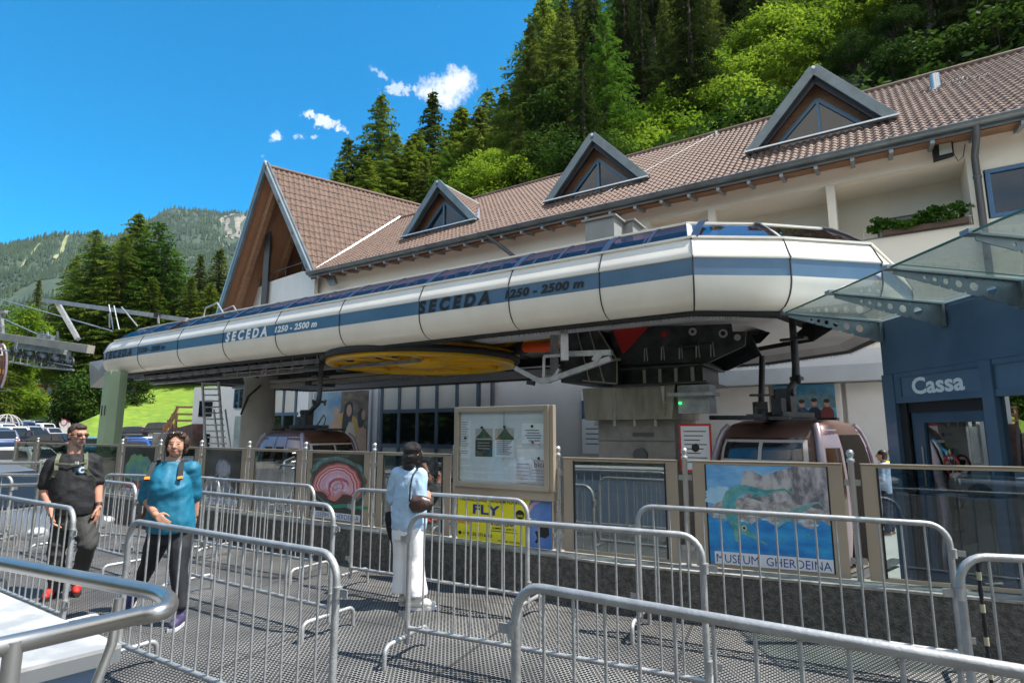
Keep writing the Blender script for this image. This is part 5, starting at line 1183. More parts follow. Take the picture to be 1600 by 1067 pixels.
    mb.cyl((-1.1,0,2.2),(-1.1,0,2.28),.03,8); obj('roof_frame',mb,DARKST,g)
    mb=MB(); mb.box(-.18,.02,-.12,.12,2.2,2.62); mb.cyl((-.1,-.16,2.56),(-.1,.16,2.56),.06,12); mb.box(-.42,-.25,-.08,.08,2.2,2.46)
    mb.tube([(-.08,0,2.5),(.1,0,2.62),(.32,0,2.78),(.36,0,3.0),(.36,0,2.2+arm)],[.055,.06,.065,.06,.055],10)
    mb.box(.28,.44,-.08,.08,2.78,2.84); mb.box(.28,.44,-.2,.2,2.2+arm-.5,2.2+arm-.46)
    for k in (-1,1): mb.tube([(.36+.1*k,.08*k,2.72),(.36+.12*k,.09*k,2.86)],.03,8)
    obj('hanger',mb,DARKST,g)
    mb=MB(); mb.tube([(.2,.1,2.25),(.4,.12,2.5),(.5,.1,2.4),(.55,0,2.2)],.016,6); mb.tube([(-.7,.2,2.2),(-.5,.3,2.32),(-.2,.25,2.3)],.014,6); obj('hoses',mb,M('hose_olive',(.12,.12,.05),.6),g)
    mb=MB(); mb.box(-.9,.9,-1.12,-.98,.02,.06); mb.box(-.9,.9,.98,1.12,.02,.06); obj('step',mb,DGREY,g)
    return g
cR=at_y(1240,740,9.75); g1=gondola('brown gondola cabin with lilac doors turning behind the blue sea reptile poster',(cR.x,cR.y,-.36),R(40),arm=1.75,opened=True)
g1.matrix_basis=g1.matrix_basis@Matrix.Scale(1.05,4)
cL=at_y(478,740,14.3); g2=gondola('brown gondola cabin beside the round concrete column',(cL.x,cL.y,-.42),RZ,arm=1.7)
cF=at_y(-40,566,25); g3=gondola('small distant gondola on the rope at the left edge',(cF.x,cF.y,cF.z-1.2),RZ,arm=1.6)
# second hanger behind the right cabin
hg=thing('hanger_arm','dark steel hanger arm with clamps hanging behind the right gondola','hanger',(4.6,10.9,1.7),0)
mb=MB(); a_=at_y(1189,655,10.9); b_=at_y(1191,556,10.9); mb.tube([a_,b_],.055,10); mb.cbox((a_.x,a_.y,a_.z+.15),(.2,.2,.35)); mb.cbox((a_.x+.35,a_.y,a_.z+.2),(.18,.2,.5)); mb.cbox((a_.x-.5,a_.y,a_.z+.03),(.9,.12,.08)); mb.cbox((a_.x,a_.y,a_.z+.45),(.34,.1,.04)); obj('arm',mb,DARKST,hg,'world')
# posters and signs inside the station
def wallframe(p,d=AX): return p,d,V(0,0,1)
def wallposter(name,label,s0,s1,z0,z1,t,cat='poster'):
    th_=thing(name,label,cat,st(s0,t,z0),RZ); S=Sheet(th_,s1-s0,z1-z0,0); return th_,S
# group photo
t,S=wallposter('group_photo','wall picture of smiling people under blue mountains, behind the right gondola',-2.85,-1.25,2.05,3.02,18.7)
S.poly('print',[(0,0),(1,0),(1,1),(0,1)],pmat('photo_blue',(.03,.16,.30),(.10,.28,.42),2)); S.poly('peaks',[(0,.55),(.12,.72),(.2,.62),(.35,.85),(.5,.70),(.62,.88),(.75,.7),(.88,.8),(1,.6),(1,.3),(0,.3)],pmat('photo_peak',(.05,.11,.15),(.12,.2,.24),6))
for i,x in enumerate((.08,.28,.46,.66,.86)):
    S.poly('torso',[(x-.1,0),(x-.1,.22),(x-.05,.32),(x+.05,.32),(x+.1,.22),(x+.1,0)],pmat('photo_jacket%d'%(i%3),[(.02,.02,.03),(.12,.03,.03),(.03,.05,.12)][i%3])); S.poly('head',blob(x,.42+.03*(i%2),.045,.10,16,.02,i),pmat('photo_skin',(.35,.2,.14)))
    S.poly('hair',blob(x,.50+.03*(i%2),.05,.06,16,.05,i),INKB)
# large painting-like advert: plain stand-in of sky, draped figure, stone
t,S=wallposter('framed_advert','large framed picture of a dark haired woman before sky and stone, behind the left gondola',-24.0,-20.1,.7,3.55,18.83)
mb=MB(); mb.box(-.12,4.02,-.06,-.0,-.12,2.97); mb2=mb; fo=obj('frame',mb,M('advert_frame',(.55,.54,.52),.5),t)
S.k=130
S.poly('print',[(0,0),(1,0),(1,1),(0,1)],pmat('advert_sky',(.09,.20,.32),(.28,.36,.40),.7)); S.poly('stone_wall',[(.5,0),(.52,1),(1,1),(1,0)],pmat('advert_stone',(.09,.06,.04),(.18,.13,.09),1.4,contrast=(.4,.6),stretch=(1,1,2)))
S.poly('drapery',[(.30,.30),(.36,.45),(.50,.62),(.62,.68),(.80,.55),(.92,.45),(.95,.3),(.6,.2)],pmat('advert_ochre',(.42,.24,.05),(.5,.32,.1),2))
SK=pmat('advert_skin',(.38,.22,.15),(.45,.28,.19),3)
S.poly('side_head',blob(.44,.66,.05,.085,20,.03,1),SK); S.poly('side_body',[(.30,.35),(.40,.55),(.5,.56),(.55,.3),(.4,.2)],SK)
S.poly('hair',[(.54,.2),(.56,.6),(.60,.78),(.67,.84),(.73,.78),(.74,.62),(.70,.4),(.66,.2)],INKB); S.poly('face',blob(.67,.68,.045,.10,22,.03,2),SK); S.poly('robe',[(.58,0),(.62,.35),(.68,.5),(.76,.45),(.82,.1),(.82,0)],pmat('advert_robe',(.42,.38,.30)))
S.poly('third_hair',blob(.88,.55,.06,.16,20,.08,3),INKB); S.poly('third_body',[(.80,0),(.82,.3),(.88,.40),(.97,.38),(.99,0)],SK); S.poly('third_face',blob(.92,.6,.032,.08,20,.03,3),SK)
# narrow info poster behind the pier
t,S=wallposter('info_poster','narrow pale poster with a dark mountain lake picture on the grey wall behind the pier',-9.3,-7.9,.9,3.1,18.9)
S.poly('print',[(0,0),(1,0),(1,1),(0,1)],PAP); S.poly('picture',[(0,.55),(1,.55),(1,.85),(0,.85)],pmat('photo_lake',(.02,.05,.12),(.12,.2,.3),1.5)); S.multi('text_rows',[[(.1,.40-.08*k),(.8,.40-.08*k),(.8,.385-.08*k),(.1,.385-.08*k)] for k in range(4)],INKB)
# red bordered notice on the pier
t,S=wallposter('safety_sign','white notice with red border on the right of the concrete pier',-3.18,-2.62,.98,1.82,10.35,'sign')
S.poly('border',[(0,0),(1,0),(1,1),(0,1)],pmat('sign_border_red',(.5,.02,.02))); S.poly('plate',[(.06,.05),(.94,.05),(.94,.95),(.06,.95)],WH); S.multi('text_rows',[[(.15,.85-.09*k),(.85-.1*(k%3),.85-.09*k),(.85-.1*(k%3),.83-.09*k),(.15,.83-.09*k)] for k in range(8)],INKB); S.poly('symbol',blob(.5,.5,.12,.09,16,.2,2),INKB)
mb=MB(); mb.box(.0,.56,.005,.02,.0,.84); obj('backing',mb,GALV2,t)
t,S=wallposter('speed_sign','small red and white sign hanging under the canopy above the left gondola',-14.6,-14.35,3.2,3.4,9.6,'sign')
S.poly('plate',[(0,0),(1,0),(1,1),(0,1)],WH); S.poly('red_corner',[(.1,.3),(.9,.9),(.9,.5),(.4,.2)],pmat('sign_border_red',(0,0,0)))
# ladder
ld=thing('extension_ladder','tall aluminium extension ladder leaning by the round column','ladder',at_y(335,700,21.5),0)
ALU=M('aluminium',(.70,.70,.69),.45,.15); lt=[at_y(316,590,21),at_y(341,590,21)]; lbm=[at_y(327,712,20.6),at_y(356,712,20.6)]
mb=MB()
for k in (0,1): mb.beam(lbm[k]+V(0,0,-.9),lt[k],.05,.09)
mb.beam(at_y(352,640,20.9)+V(0,0,0),at_y(362,712,20.2),.04,.06); mb.beam(at_y(334,640,21.2),at_y(343,712,20.9),.04,.06); obj('stiles',mb,ALU,ld,'world')
for i in range(14):
    k=i/13; mb=MB(); mb.cyl(lbm[0].lerp(lt[0],k),lbm[1].lerp(lt[1],k),.025,8); obj('rung',mb,ALU,ld,'world')
# ================================================================ PEOPLE
def frame_(f,u=V(0,0,1)):
    f=f.normalized(); s=f.cross(u).normalized(); u=s.cross(f).normalized(); return f,s,u   # s = the person's right-hand side
class Blob:
    def __init__(s): s.mb=MB()
    def cap(s,p0,r0,p1,r1,n=14):
        p0=V(p0);p1=V(p1); d=(p1-p0); L_=d.length; d.normalize(); ref=d.cross(V(0,0,1))
        if ref.length<.2: ref=d.cross(V(1,0,0))
        ref.normalize(); b=d.cross(ref); rings=[]
        for k in range(5): a=-pi/2+k*pi/8; rings.append((p0+d*r0*sin(a),max(1e-4,r0*cos(a))))
        for k in range(5): a=k*pi/8; rings.append((p1+d*r1*sin(a),max(1e-4,r1*cos(a))))
        vs=[c+(ref*cos(2*pi*j/n)+b*sin(2*pi*j/n))*r for c,r in rings for j in range(n)]
        fs=[(i*n+j,i*n+(j+1)%n,(i+1)*n+(j+1)%n,(i+1)*n+j) for i in range(len(rings)-1) for j in range(n)]
        fs+=[tuple(range(n))[::-1],tuple(range(len(vs)-n,len(vs)))]; s.mb.add(vs,fs); return s
    def chain(s,pts,rs):
        for i in range(len(pts)-1): s.cap(pts[i],rs[i],pts[i+1],rs[i+1])
        return s
    def ell(s,c,d,F_,S_,U_):
        mat=Matrix((S_,F_,U_)).transposed(); s.mb.ell(c,d,16,12,0,mat); return s
    def loft(s,rings,n=20):
        """rings: (centre, half width, half depth, side vec, forward vec)"""
        vs=[]
        for c,w,dp,sv,fv in rings:
            for j in range(n):
                a=2*pi*j/n; e=.86; ca,sa=cos(a),sin(a); vs.append(V(c)+sv*w*math.copysign(abs(ca)**e,ca)+fv*dp*math.copysign(abs(sa)**e,sa))
        fs=[(i*n+j,i*n+(j+1)%n,(i+1)*n+(j+1)%n,(i+1)*n+j) for i in range(len(rings)-1) for j in range(n)]+[tuple(range(n))[::-1],tuple(range(len(vs)-n,len(vs)))]
        s.mb.add(vs,fs); return s
    def build(s,name,mats,parent,voxel=.008,smooth=2,folds=0,fscale=9,seed=0,matfn=None,fold_dir=None):
        M_=Matrix.Identity(4); q=parent
        while q is not None: M_=q.matrix_basis@M_; q=q.parent
        me=s.mb.mesh(name+'_raw',mats,M_.inverted()); o=bpy.data.objects.new(name+'_raw',me); COL.objects.link(o)
        bm=bmesh.new(); bm.from_mesh(me); bmesh.ops.recalc_face_normals(bm,faces=bm.faces); bm.to_mesh(me); bm.free()
        r=o.modifiers.new('r','REMESH'); r.mode='VOXEL'; r.voxel_size=voxel; r.use_smooth_shade=True
        if smooth: m_=o.modifiers.new('s','SMOOTH'); m_.iterations=smooth; m_.factor=.5
        bpy.context.view_layer.update(); dg=bpy.context.evaluated_depsgraph_get(); out=bpy.data.meshes.new_from_object(o.evaluated_get(dg)); bpy.data.objects.remove(o); out.name=name
        if folds:
            ns=[v.normal.copy() for v in out.vertices]
            for v,n_ in zip(out.vertices,ns):
                c=v.co; w=noise.noise(V(c.x*.7,c.y*.7,c.z*.5)*3+V(seed,0,0))
                f=1-abs(noise.noise(V(c.x*fscale*.6+w*2,c.y*fscale*.6,c.z*fscale+w*3+seed)))*2.2
                f2=noise.noise(V(c.x*fscale*2.3,c.y*fscale*2.3,c.z*fscale*1.9+seed))
                v.co+=n_*folds*(f*.7+f2*.5)
        out.materials.clear()
        for m_ in (mats if isinstance(mats,(list,tuple)) else [mats]): out.materials.append(m_)
        if matfn:
            for p in out.polygons: p.material_index=matfn(M_@p.center)
        o=bpy.data.objects.new(name,out); COL.objects.link(o); o.parent=parent; return o
SKINM=M('skin',(.42,.225,.15),.72,0,(.47,.26,.18),9,spec=.2); SKINR=M('skin_warm',(.43,.20,.13),.72,0,(.50,.26,.18),9,spec=.2); LIP=M('lips',(.38,.12,.10),.5); SOCK=M('eye_shadow',(.30,.155,.11),.6); STUB=M('stubble_skin',(.30,.19,.15),.6,c2=(.38,.24,.185),sc=40); EYEW=M('eye_white',(.30,.19,.15),.4); IRIS=M('iris_dark',(.03,.02,.015),.2)
def head(b,c,f,u,k=1.0,female=False):
    F_,S_,U_=frame_(f,u)
    def q(x,y,z): return c+(S_*x+F_*y+U_*z)*k
    e=lambda x,y,z,a,b_,d: b.ell(q(x,y,z),(a*k,b_*k,d*k),F_,S_,U_)
    e(0,-.012,.035,.076,.096,.088); e(0,.018,.0,.068,.078,.085); e(0,.03,-.045,.056,.060,.058); e(0,.056,-.088,.026,.026,.020)
    e(0,.012,-.07,.052,.055,.04)
    if female: e(0,.072,.036,.048,.018,.012); e(.036,.062,-.032,.030,.026,.032); e(-.036,.062,-.032,.030,.026,.032); e(0,.045,-.068,.050,.045,.034)
    else: e(0,.078,.034,.050,.018,.014)
    b.cap(q(0,.088,.022),.009*k,q(0,.112,-.018),.0135*k); e(.013,.096,-.022,.009,.010,.008); e(-.013,.096,-.022,.009,.010,.008)
    e(0,.086,-.048,.024,.012,.007); e(0,.084,-.060,.020,.012,.007)
    for x in (-1,1):
        e(.040*x,.066,-.012,.022,.022,.020); e(.077*x,-.006,-.002,.009,.018,.030); e(.030*x,.080,.012,.0125,.010,.009)
    return q,F_,S_,U_
def headmat(q,c,F_,S_,U_,k=1,beard=False):
    def fn(p):
        d=p-c; x=d.dot(S_)/k; y=d.dot(F_)/k; z=d.dot(U_)/k
        if y>.03 and abs(z)<.16:
            for sx_ in (-1,1):
                if abs(x-.030*sx_)<.0075 and abs(z-.012)<.0045 and y>.07: return 3
                if abs(x-.030*sx_)<.014 and abs(z-.012)<.0075 and y>.07: return 2
                if abs(x-.031*sx_)<.020 and abs(z-.030)<.0045 and y>.06: return 4
            if abs(x)<.023 and -.066<z<-.044 and y>.08: return 1
        if beard and z<-.028 and z>-.14 and y>-.02 and abs(x)<.09: return 5
        return 0
    return fn
def hand(b,W_,d,n_,thumb,k=1.0,curl=.5):
    """W_ wrist, d pointing to the fingers, n_ out of the back of the hand, thumb = side direction of the thumb"""
    d=d.normalized(); n_=(n_-d*n_.dot(d)).normalized(); s_=d.cross(n_).normalized()
    if s_.dot(thumb)<0: s_=-s_
    kn=[]
    for i,x in enumerate((.030,.010,-.010,-.028)):
        kp=W_+(d*(.088-.004*abs(i-1))+s_*x)*k; b.cap(W_+(d*.012+s_*x*.6)*k,.014*k,kp,.0115*k); kn.append(kp)
    for i,kp in enumerate(kn):
        L_=(.044,.048,.045,.036)[i]*k; p=kp; dd=d.copy(); r=.0092*k
        for sgm,fr in enumerate((1,.72,.55)):
            ang=curl*(.55 if sgm==0 else .8); dd=(dd*cos(ang)-n_*sin(ang)).normalized(); nn=(n_*cos(ang)+dd*sin(ang)).normalized()
            q=p+dd*L_*fr; b.cap(p,r,q,r*.9); p=q; r*=.9; n_=n_
    t0=W_+(d*.02+s_*.022)*k; t1=t0+(d*.028+s_*.032-n_*.006)*k; t2=t1+(d*.034+s_*.010-n_*.012)*k; t3=t2+(d*.026-n_*.01-s_*.002)*k
    b.chain([t0,t1,t2,t3],[.014*k,.0125*k,.0105*k,.0085*k])
def shoe(b,heel,d,L_=.28,w=.045,h=.07,toe_up=0.0):
    d=d.normalized(); U_=V(0,0,1)
    b.chain([heel+d*.03+U_*.045,heel+d*L_*.35+U_*.045,heel+d*L_*.7+U_*.036,heel+d*(L_-.03)+U_*(.030+toe_up)],[.042,.043,w,.032])
    b.cap(heel+d*.035+U_*.05,.04,heel+d*.06+U_*(h+.02),.042)
def sole(root,name,heel,d,mat,L_=.285,w=.05):
    d=d.normalized(); s_=V(-d.y,d.x,0).normalized(); pts=[]
    prof=[(0,.028),(.04,.038),(.12,.036),(.18,.045),(.23,.044),(.265,.030),(L_,.012)]
    for x,y in prof: pts.append(heel+d*x+s_*y)
    for x,y in prof[::-1]: pts.append(heel+d*x-s_*y)
    mb=MB(); mb.prism([p+V(0,0,.002) for p in pts],(0,0,.026)); return obj(name,mb,mat,root,'world')

# ---------------- man in black t-shirt ----------------
Y=6.3
def P1_(u,v,dy=0): return at_y(u,v,Y+dy)
mroot=thing('person','man in black t-shirt, dark trousers and red shoes walking with a small backpack','person',P1_(108,930)*1,0); mroot.matrix_basis=Matrix.Translation(V(P1_(108,0).x,Y,0))
tf=V(.50,-.86,0).normalized(); ts_=V(tf.y,-tf.x,0)  # ts_ = his right side (-x,-y)
ts_=tf.cross(V(0,0,1))
hf=V(.90,-.42,-.03).normalized()
hc=P1_(121.5,681); nb_=P1_(115,708); 
def mid(a,b,k=.5): return a.lerp(b,k)
shR=P1_(82,724,-.08); shL=P1_(146,721,.12); elR=P1_(69,768,-.12); wrR=P1_(80,800,-.22); elL=P1_(153,762,.14); wrL=P1_(154,792,.06)
hipR=P1_(101,806,-.04); hipL=P1_(130,806,.06); knR=P1_(88,862,-.05); anR=P1_(88,916,.02); knL=P1_(137,852,-.06); anL=P1_(122,905,.12)
b=Blob()
b.chain([hc+V(-.02,.0,-.06),nb_+V(0,0,.0),nb_+V(0,0,-.08)],[.056,.060,.075])
cen=[(804,.165,.115),(785,.170,.125),(765,.178,.14),(745,.18,.13),(728,.18,.115),(715,.12,.09)]
def torso(b,cen,cx,k=1,dyf=0,sv=None,fv=None,dy=0):
    b.loft([(P1_(cx(c_[0]),c_[0],dy)+(fv*c_[3] if len(c_)>3 else V(0,0,0)),c_[1]*k,c_[2]*k,sv,fv) for c_ in cen])
torso(b,cen,lambda v:112+(804-v)*.03,.93,sv=ts_,fv=tf)
b.chain([shR,elR,wrR],[.056,.046,.030]); b.chain([shL,elL,wrL],[.056,.046,.030])
b.chain([hipR,knR,anR],[.09,.06,.042]); b.chain([hipL,knL,anL],[.09,.06,.042])
hand(b,wrR,V(.25,-.1,-.95),V(-.8,-.5,0),V(.4,-.9,0),1.05,.75); hand(b,wrL,V(.15,-.2,-.97),V(.9,.2,0),V(.1,-1,0),1.05,.5)
q,F_,S_,U_=head(b,hc,hf,V(0,0,1),1.04)
b.build('body',[SKINR,LIP,EYEW,IRIS,SOCK,STUB],mroot,.0055,3,matfn=headmat(q,hc,F_,S_,U_,1.04,True))
# hair
b=Blob(); e=lambda x,y,z,a,b_,d: b.ell(q(x,y,z),(a*1.04,b_*1.04,d*1.04),F_,S_,U_)
e(0,-.020,.050,.079,.092,.082); e(0,-.05,.0,.068,.062,.07); e(0,.045,.088,.05,.042,.030)
def cutface(me,c,F_,S_,U_,k):
    pass
hb=b.build('hair',M('dark_brown_hair',(.022,.013,.009),.6,c2=(.06,.035,.024),sc=30,bump=.6,bsc=120,stretch=(1,1,.4)),mroot,.006,1,folds=.004,fscale=40)
# t-shirt
b=Blob(); torso(b,[(803,.192,.160),(795,.194,.166),(785,.196,.172),(775,.197,.174),(765,.198,.170),(755,.198,.162),(745,.198,.152),(736,.198,.140),(728,.192,.126),(721,.168,.112),(715,.13,.098),(709,.085,.085)],lambda v:112+(804-v)*.03,1.0,sv=ts_,fv=tf)
b.chain([nb_+V(0,0,-.06),shR+V(.01,0,.0),mid(shR,elR,.35),mid(shR,elR,.72)],[.07,.076,.072,.070]); b.chain([nb_+V(0,0,-.06),shL,mid(shL,elL,.35),mid(shL,elL,.72)],[.07,.076,.071,.068])
TS=M('black_cotton',(.006,.006,.007),.8,c2=(.014,.014,.016),sc=3,bump=.3,bsc=30); b.build('tshirt',TS,mroot,.009,8,folds=.014,fscale=7)
# trousers
b=Blob(); b.loft([(P1_(113,800),.178,.13,ts_,tf),(P1_(114,815),.182,.13,ts_,tf),(P1_(114,826),.165,.12,ts_,tf)])
b.chain([hipR+V(0,0,-.02),mid(hipR,knR),knR,mid(knR,anR),anR+V(0,0,-.0)],[.100,.090,.078,.070,.068]); b.chain([hipL+V(0,0,-.02),mid(hipL,knL),knL,mid(knL,anL),anL],[.105,.098,.086,.074,.070])
b.build('trousers',M('charcoal_trousers',(.028,.028,.026),.85,c2=(.05,.05,.045),sc=2,bump=.3,bsc=25),mroot,.010,2,folds=.012,fscale=7,seed=4)
RSH=M('red_shoe',(.45,.010,.012),.6,c2=(.60,.05,.02),sc=14); BSOLE=M('black_sole',(.02,.02,.02),.6)
hR=V(anR.x-.05,anR.y+.05,0); hL=V(anL.x-.07,anL.y+.07,.05)
for h_,d_,tu in ((hR,V(.35,-.93,0),0),(hL,V(.62,-.78,-.16),0)):
    b=Blob(); shoe(b,h_+V(0,0,.015),d_); s_=b.build('shoe',RSH,mroot,.007,2); sole(s_,'sole',h_,d_,BSOLE)
# sunglasses, watch, emblem, backpack straps
mb=MB()
for x in (-1,1): mb.ell(q(.033*x,.092,.014),(.026,.010,.019),12,8,0,Matrix((S_,F_,U_)).transposed()); mb.tube([q(.058*x,.082,.018),q(.080*x,.0,.012)],.0045,6)
mb.tube([q(-.012,.104,.018),q(.012,.104,.018)],.004,6); obj('sunglasses',mb,BLACK,mroot,'world')
mb=MB(); d_=(wrL-elL).normalized(); mb.cyl(wrL-d_*.045,wrL-d_*.012,.036,14); obj('watch',mb,BLACK,mroot,'world')
OLV=M('olive_strap',(.10,.11,.065),.8,c2=(.14,.15,.095),sc=8)
def strapline(root,name,pts,w,mat,th=.010):
    mb=MB()
    for i in range(len(pts)-1):
        a_=V(pts[i]);b_=V(pts[i+1]); e_=(b_-a_).normalized()*.006; mb.beam(a_-e_,b_+e_,w,th,tf if name!='x' else V(0,0,1))
    return obj(name,mb,mat,root,'world')
def on(cx,v,side,depth,dy=0): return P1_(cx,v,0)+ts_*side+tf*depth
bm_=lambda v:112+(804-v)*.03
strapline(mroot,'backpack_strap',[on(bm_(709),709,.115,-.08),on(bm_(709),709,.115,.04),on(bm_(716),718,.125,.115),on(bm_(728),732,.125,.145),on(bm_(738),742,.155,.12),on(bm_(745),750,.19,.04)],.034,OLV)
strapline(mroot,'backpack_strap',[on(bm_(709),709,-.115,-.08),on(bm_(709),709,-.115,.04),on(bm_(716),718,-.125,.115),on(bm_(728),732,-.125,.145),on(bm_(738),742,-.155,.12),on(bm_(745),750,-.19,.04)],.034,OLV)
strapline(mroot,'chest_strap',[on(bm_(724),722,.125,.135),on(bm_(724),724,0,.165),on(bm_(724),722,-.125,.135)],.016,OLV)
mb=MB(); mb.cbox((0,0,0),(.035,.012,.03)); mb.v=[on(bm_(722),722,-.05,.17)+p for p in mb.v]; obj('buckle',mb,M('buckle_pale',(.6,.6,.55),.4),mroot,'world')
b=Blob(); c_=on(bm_(745),742,0,-.22); b.ell(c_,(.13,.08,.21),tf,ts_,V(0,0,1)); b.build('backpack',M('olive_pack',(.05,.055,.035),.8),mroot,.012,2)
def disc(root,name,c,f,r,mat,off=0):
    mb=MB(); F2,S2,U2=frame_(f); n_=24; mb.add([c+F2*.002+S2*r*cos(2*pi*k/n_)+U2*r*sin(2*pi*k/n_) for k in range(n_)],[tuple(range(n_))]); return obj(name,mb,mat,root,'world')
ec=on(bm_(731),733,-.095,.147); ef=(tf*.9-ts_*.42).normalized(); em=disc(mroot,'emblem',ec,ef,.040,M('emblem_blue',(.06,.16,.28),.6)); disc(em,'emblem_ring',ec+ef*.003,ef,.030,M('emblem_white',(.6,.63,.65),.6)); disc(em,'emblem_dot',ec+ef*.005,ef,.016,M('emblem_dark',(.05,.06,.08),.6))

# ---------------- woman in teal ----------------
Y=5.5
wroot=thing('person','woman in teal blouse and black leggings with sunglasses on her hair, walking behind a barrier','person',(P1_(262,0).x,Y,0),0)
tf=V(.22,-.97,0).normalized(); ts_=tf.cross(V(0,0,1)); hf=V(.30,-.95,.02).normalized()
hc=P1_(276.5,695.5); nb_=P1_(271,719)
shR=P1_(243,733,.02); shL=P1_(299,732,.02); elR=P1_(229,780,-.02); wrR=P1_(243,804,-.26); elL=P1_(304,776,.10); wrL=P1_(305,804,.12)
hipR=P1_(252,828); hipL=P1_(282,828); knR=P1_(233,880,.12); anR=P1_(211,925,.38); knL=P1_(279,888,-.08); anL=P1_(283,945,-.10)
b=Blob(); b.chain([hc+V(-.0,.01,-.06),nb_,nb_+V(0,0,-.07)],[.052,.055,.09])
torso(b,[(830,.17,.13),(805,.17,.14),(785,.165,.13),(765,.17,.14),(745,.17,.12),(732,.16,.10),(724,.10,.08)],lambda v:267.5,.93,sv=ts_,fv=tf)
b.chain([shR,elR,wrR],[.058,.046,.028]); b.chain([shL,elL,wrL],[.058,.046,.028]); b.chain([hipR,knR,anR],[.095,.062,.042]); b.chain([hipL,knL,anL],[.095,.062,.042])
hand(b,wrR,V(.75,-.1,-.5),V(-.15,-.8,.4),V(.5,-.3,.6),.86,.7); hand(b,wrL,V(0,-.1,-1),V(.9,.1,0),V(0,-1,0),.93,.5)
q,F_,S_,U_=head(b,hc,hf,V(0,0,1),1.0,True)
b.build('body',[SKINM,LIP,EYEW,IRIS,SOCK,STUB],wroot,.0055,5,matfn=headmat(q,hc,F_,S_,U_))
b=Blob(); e=lambda x,y,z,a,b_,d: b.ell(q(x,y,z),(a,b_,d),F_,S_,U_)
e(0,-.028,.046,.083,.088,.083); e(0,-.062,-.01,.068,.055,.075); e(0,.028,.100,.056,.045,.024); e(0,-.11,.01,.05,.05,.05); e(.070,-.01,.03,.030,.055,.060); e(.070,-.03,-.035,.026,.04,.055); e(-.072,-.010,.03,.026,.055,.060); e(-.070,-.03,-.035,.022,.038,.05); e(0,-.055,-.085,.055,.035,.045); e(.045,.045,.085,.035,.035,.025); e(-.045,.045,.085,.035,.035,.025)
b.cap(q(.07,-.06,-.03),.02,q(.075,-.04,-.09),.010)
b.build('hair',M('brown_hair',(.035,.017,.009),.55,c2=(.085,.042,.022),sc=30,bump=.6,bsc=120),wroot,.006,1,folds=.008,fscale=30,seed=3)
mb=MB()
for x in (-1,1): mb.ell(q(.035*x,.070,.108),(.028,.016,.018),12,8,0,Matrix((S_,F_,U_)).transposed()); mb.tube([q(.062*x,.06,.105),q(.084*x,-.02,.07)],.004,6)
mb.tube([q(-.012,.078,.112),q(.012,.078,.112)],.004,6); obj('sunglasses',mb,M('tortoise_glasses',(.05,.025,.012),.15,coat=1),wroot,'world')
mb=MB(); mb.ell(q(.078,.0,-.04),(.006,.006,.008),8,6); mb.ell(q(-.078,.0,-.04),(.006,.006,.008),8,6); obj('earring',mb,CHROME,wroot,'world')
b=Blob(); torso(b,[(829,.206,.170,.02),(820,.207,.176,.025),(810,.206,.180,.03),(800,.203,.178,.03),(790,.198,.172,.028),(780,.193,.168,.03),(770,.191,.172,.04),(760,.192,.170,.045),(750,.190,.152,.04),(741,.183,.132,.025),(734,.165,.112,.01),(727,.135,.10),(721,.095,.085)],lambda v:268.5,.93,sv=ts_,fv=tf)

b.chain([nb_+V(0,0,-.09),shR+V(.01,0,-.01),mid(shR,elR,.55),mid(shR,elR,.95)],[.07,.070,.074,.070]); b.chain([nb_+V(0,0,-.09),shL+V(0,0,.0),mid(shL,elL,.55),mid(shL,elL,.95)],[.07,.074,.070,.066])
b.build('blouse',M('teal_fabric',(.004,.125,.21),.6,c2=(.008,.16,.26),sc=3,bump=.2,bsc=25),wroot,.009,10,folds=.013,fscale=8,seed=8)
b=Blob(); b.loft([(P1_(267,822),.17,.13,ts_,tf),(P1_(267,838),.178,.13,ts_,tf),(P1_(267,848),.16,.12,ts_,tf)])
b.chain([hipR+V(0,0,-.02),mid(hipR,knR),knR,mid(knR,anR,.4),anR],[.108,.098,.072,.066,.050]); b.chain([hipL+V(0,0,-.02),mid(hipL,knL),knL,mid(knL,anL,.4),anL],[.108,.102,.074,.068,.050])
b.build('leggings',M('black_leggings',(.010,.011,.014),.75,c2=(.02,.022,.026),sc=2),wroot,.009,3,folds=.004,fscale=8,seed=2)
NSH=M('navy_purple_shoe',(.035,.03,.075),.6,c2=(.07,.05,.12),sc=14); PSOLE=M('pale_sole',(.55,.55,.58),.5)
for h_,d_ in ((V(anL.x-.01,anL.y+.09,.0),V(.12,-.99,0)),(V(anR.x-.02,anR.y+.02,.04),V(.25,-.96,-.1))):
    b=Blob(); shoe(b,h_+V(0,0,.018),d_,.26); s_=b.build('shoe',NSH,wroot,.007,2); sole(s_,'sole',h_,d_,PSOLE,.262)
STP=M('charcoal_strap',(.03,.032,.035),.8); ORG=M('orange_tab',(.75,.28,.03),.6)
for sg in (1,-1):
    strapline(wroot,'backpack_strap',[P1_(267,722)+ts_*.115*sg-tf*.07,P1_(267,722)+ts_*.115*sg+tf*.07,P1_(267,734)+ts_*.125*sg+tf*.135,P1_(267,746)+ts_*.135*sg+tf*.185],.040,STP,.012)
    strapline(wroot,'strap_tab',[P1_(267,743)+ts_*.134*sg+tf*.180,P1_(267,745)+ts_*.135*sg+tf*.188],.042,ORG,.012)
mb=MB(); d_=(wrR-elR).normalized(); mb.cyl(wrR-d_*.03,wrR-d_*.022,.033,12); obj('bracelet',mb,M('bracelet_red',(.4,.15,.1),.4),wroot,'world')
mb=MB(); mb.tube([P1_(228,790,.1),P1_(226,800,.12),P1_(219,812,.16)],[.012,.016,.01],8); obj('backpack_belt',mb,M('belt_rust',(.22,.07,.03),.6),wroot,'world')
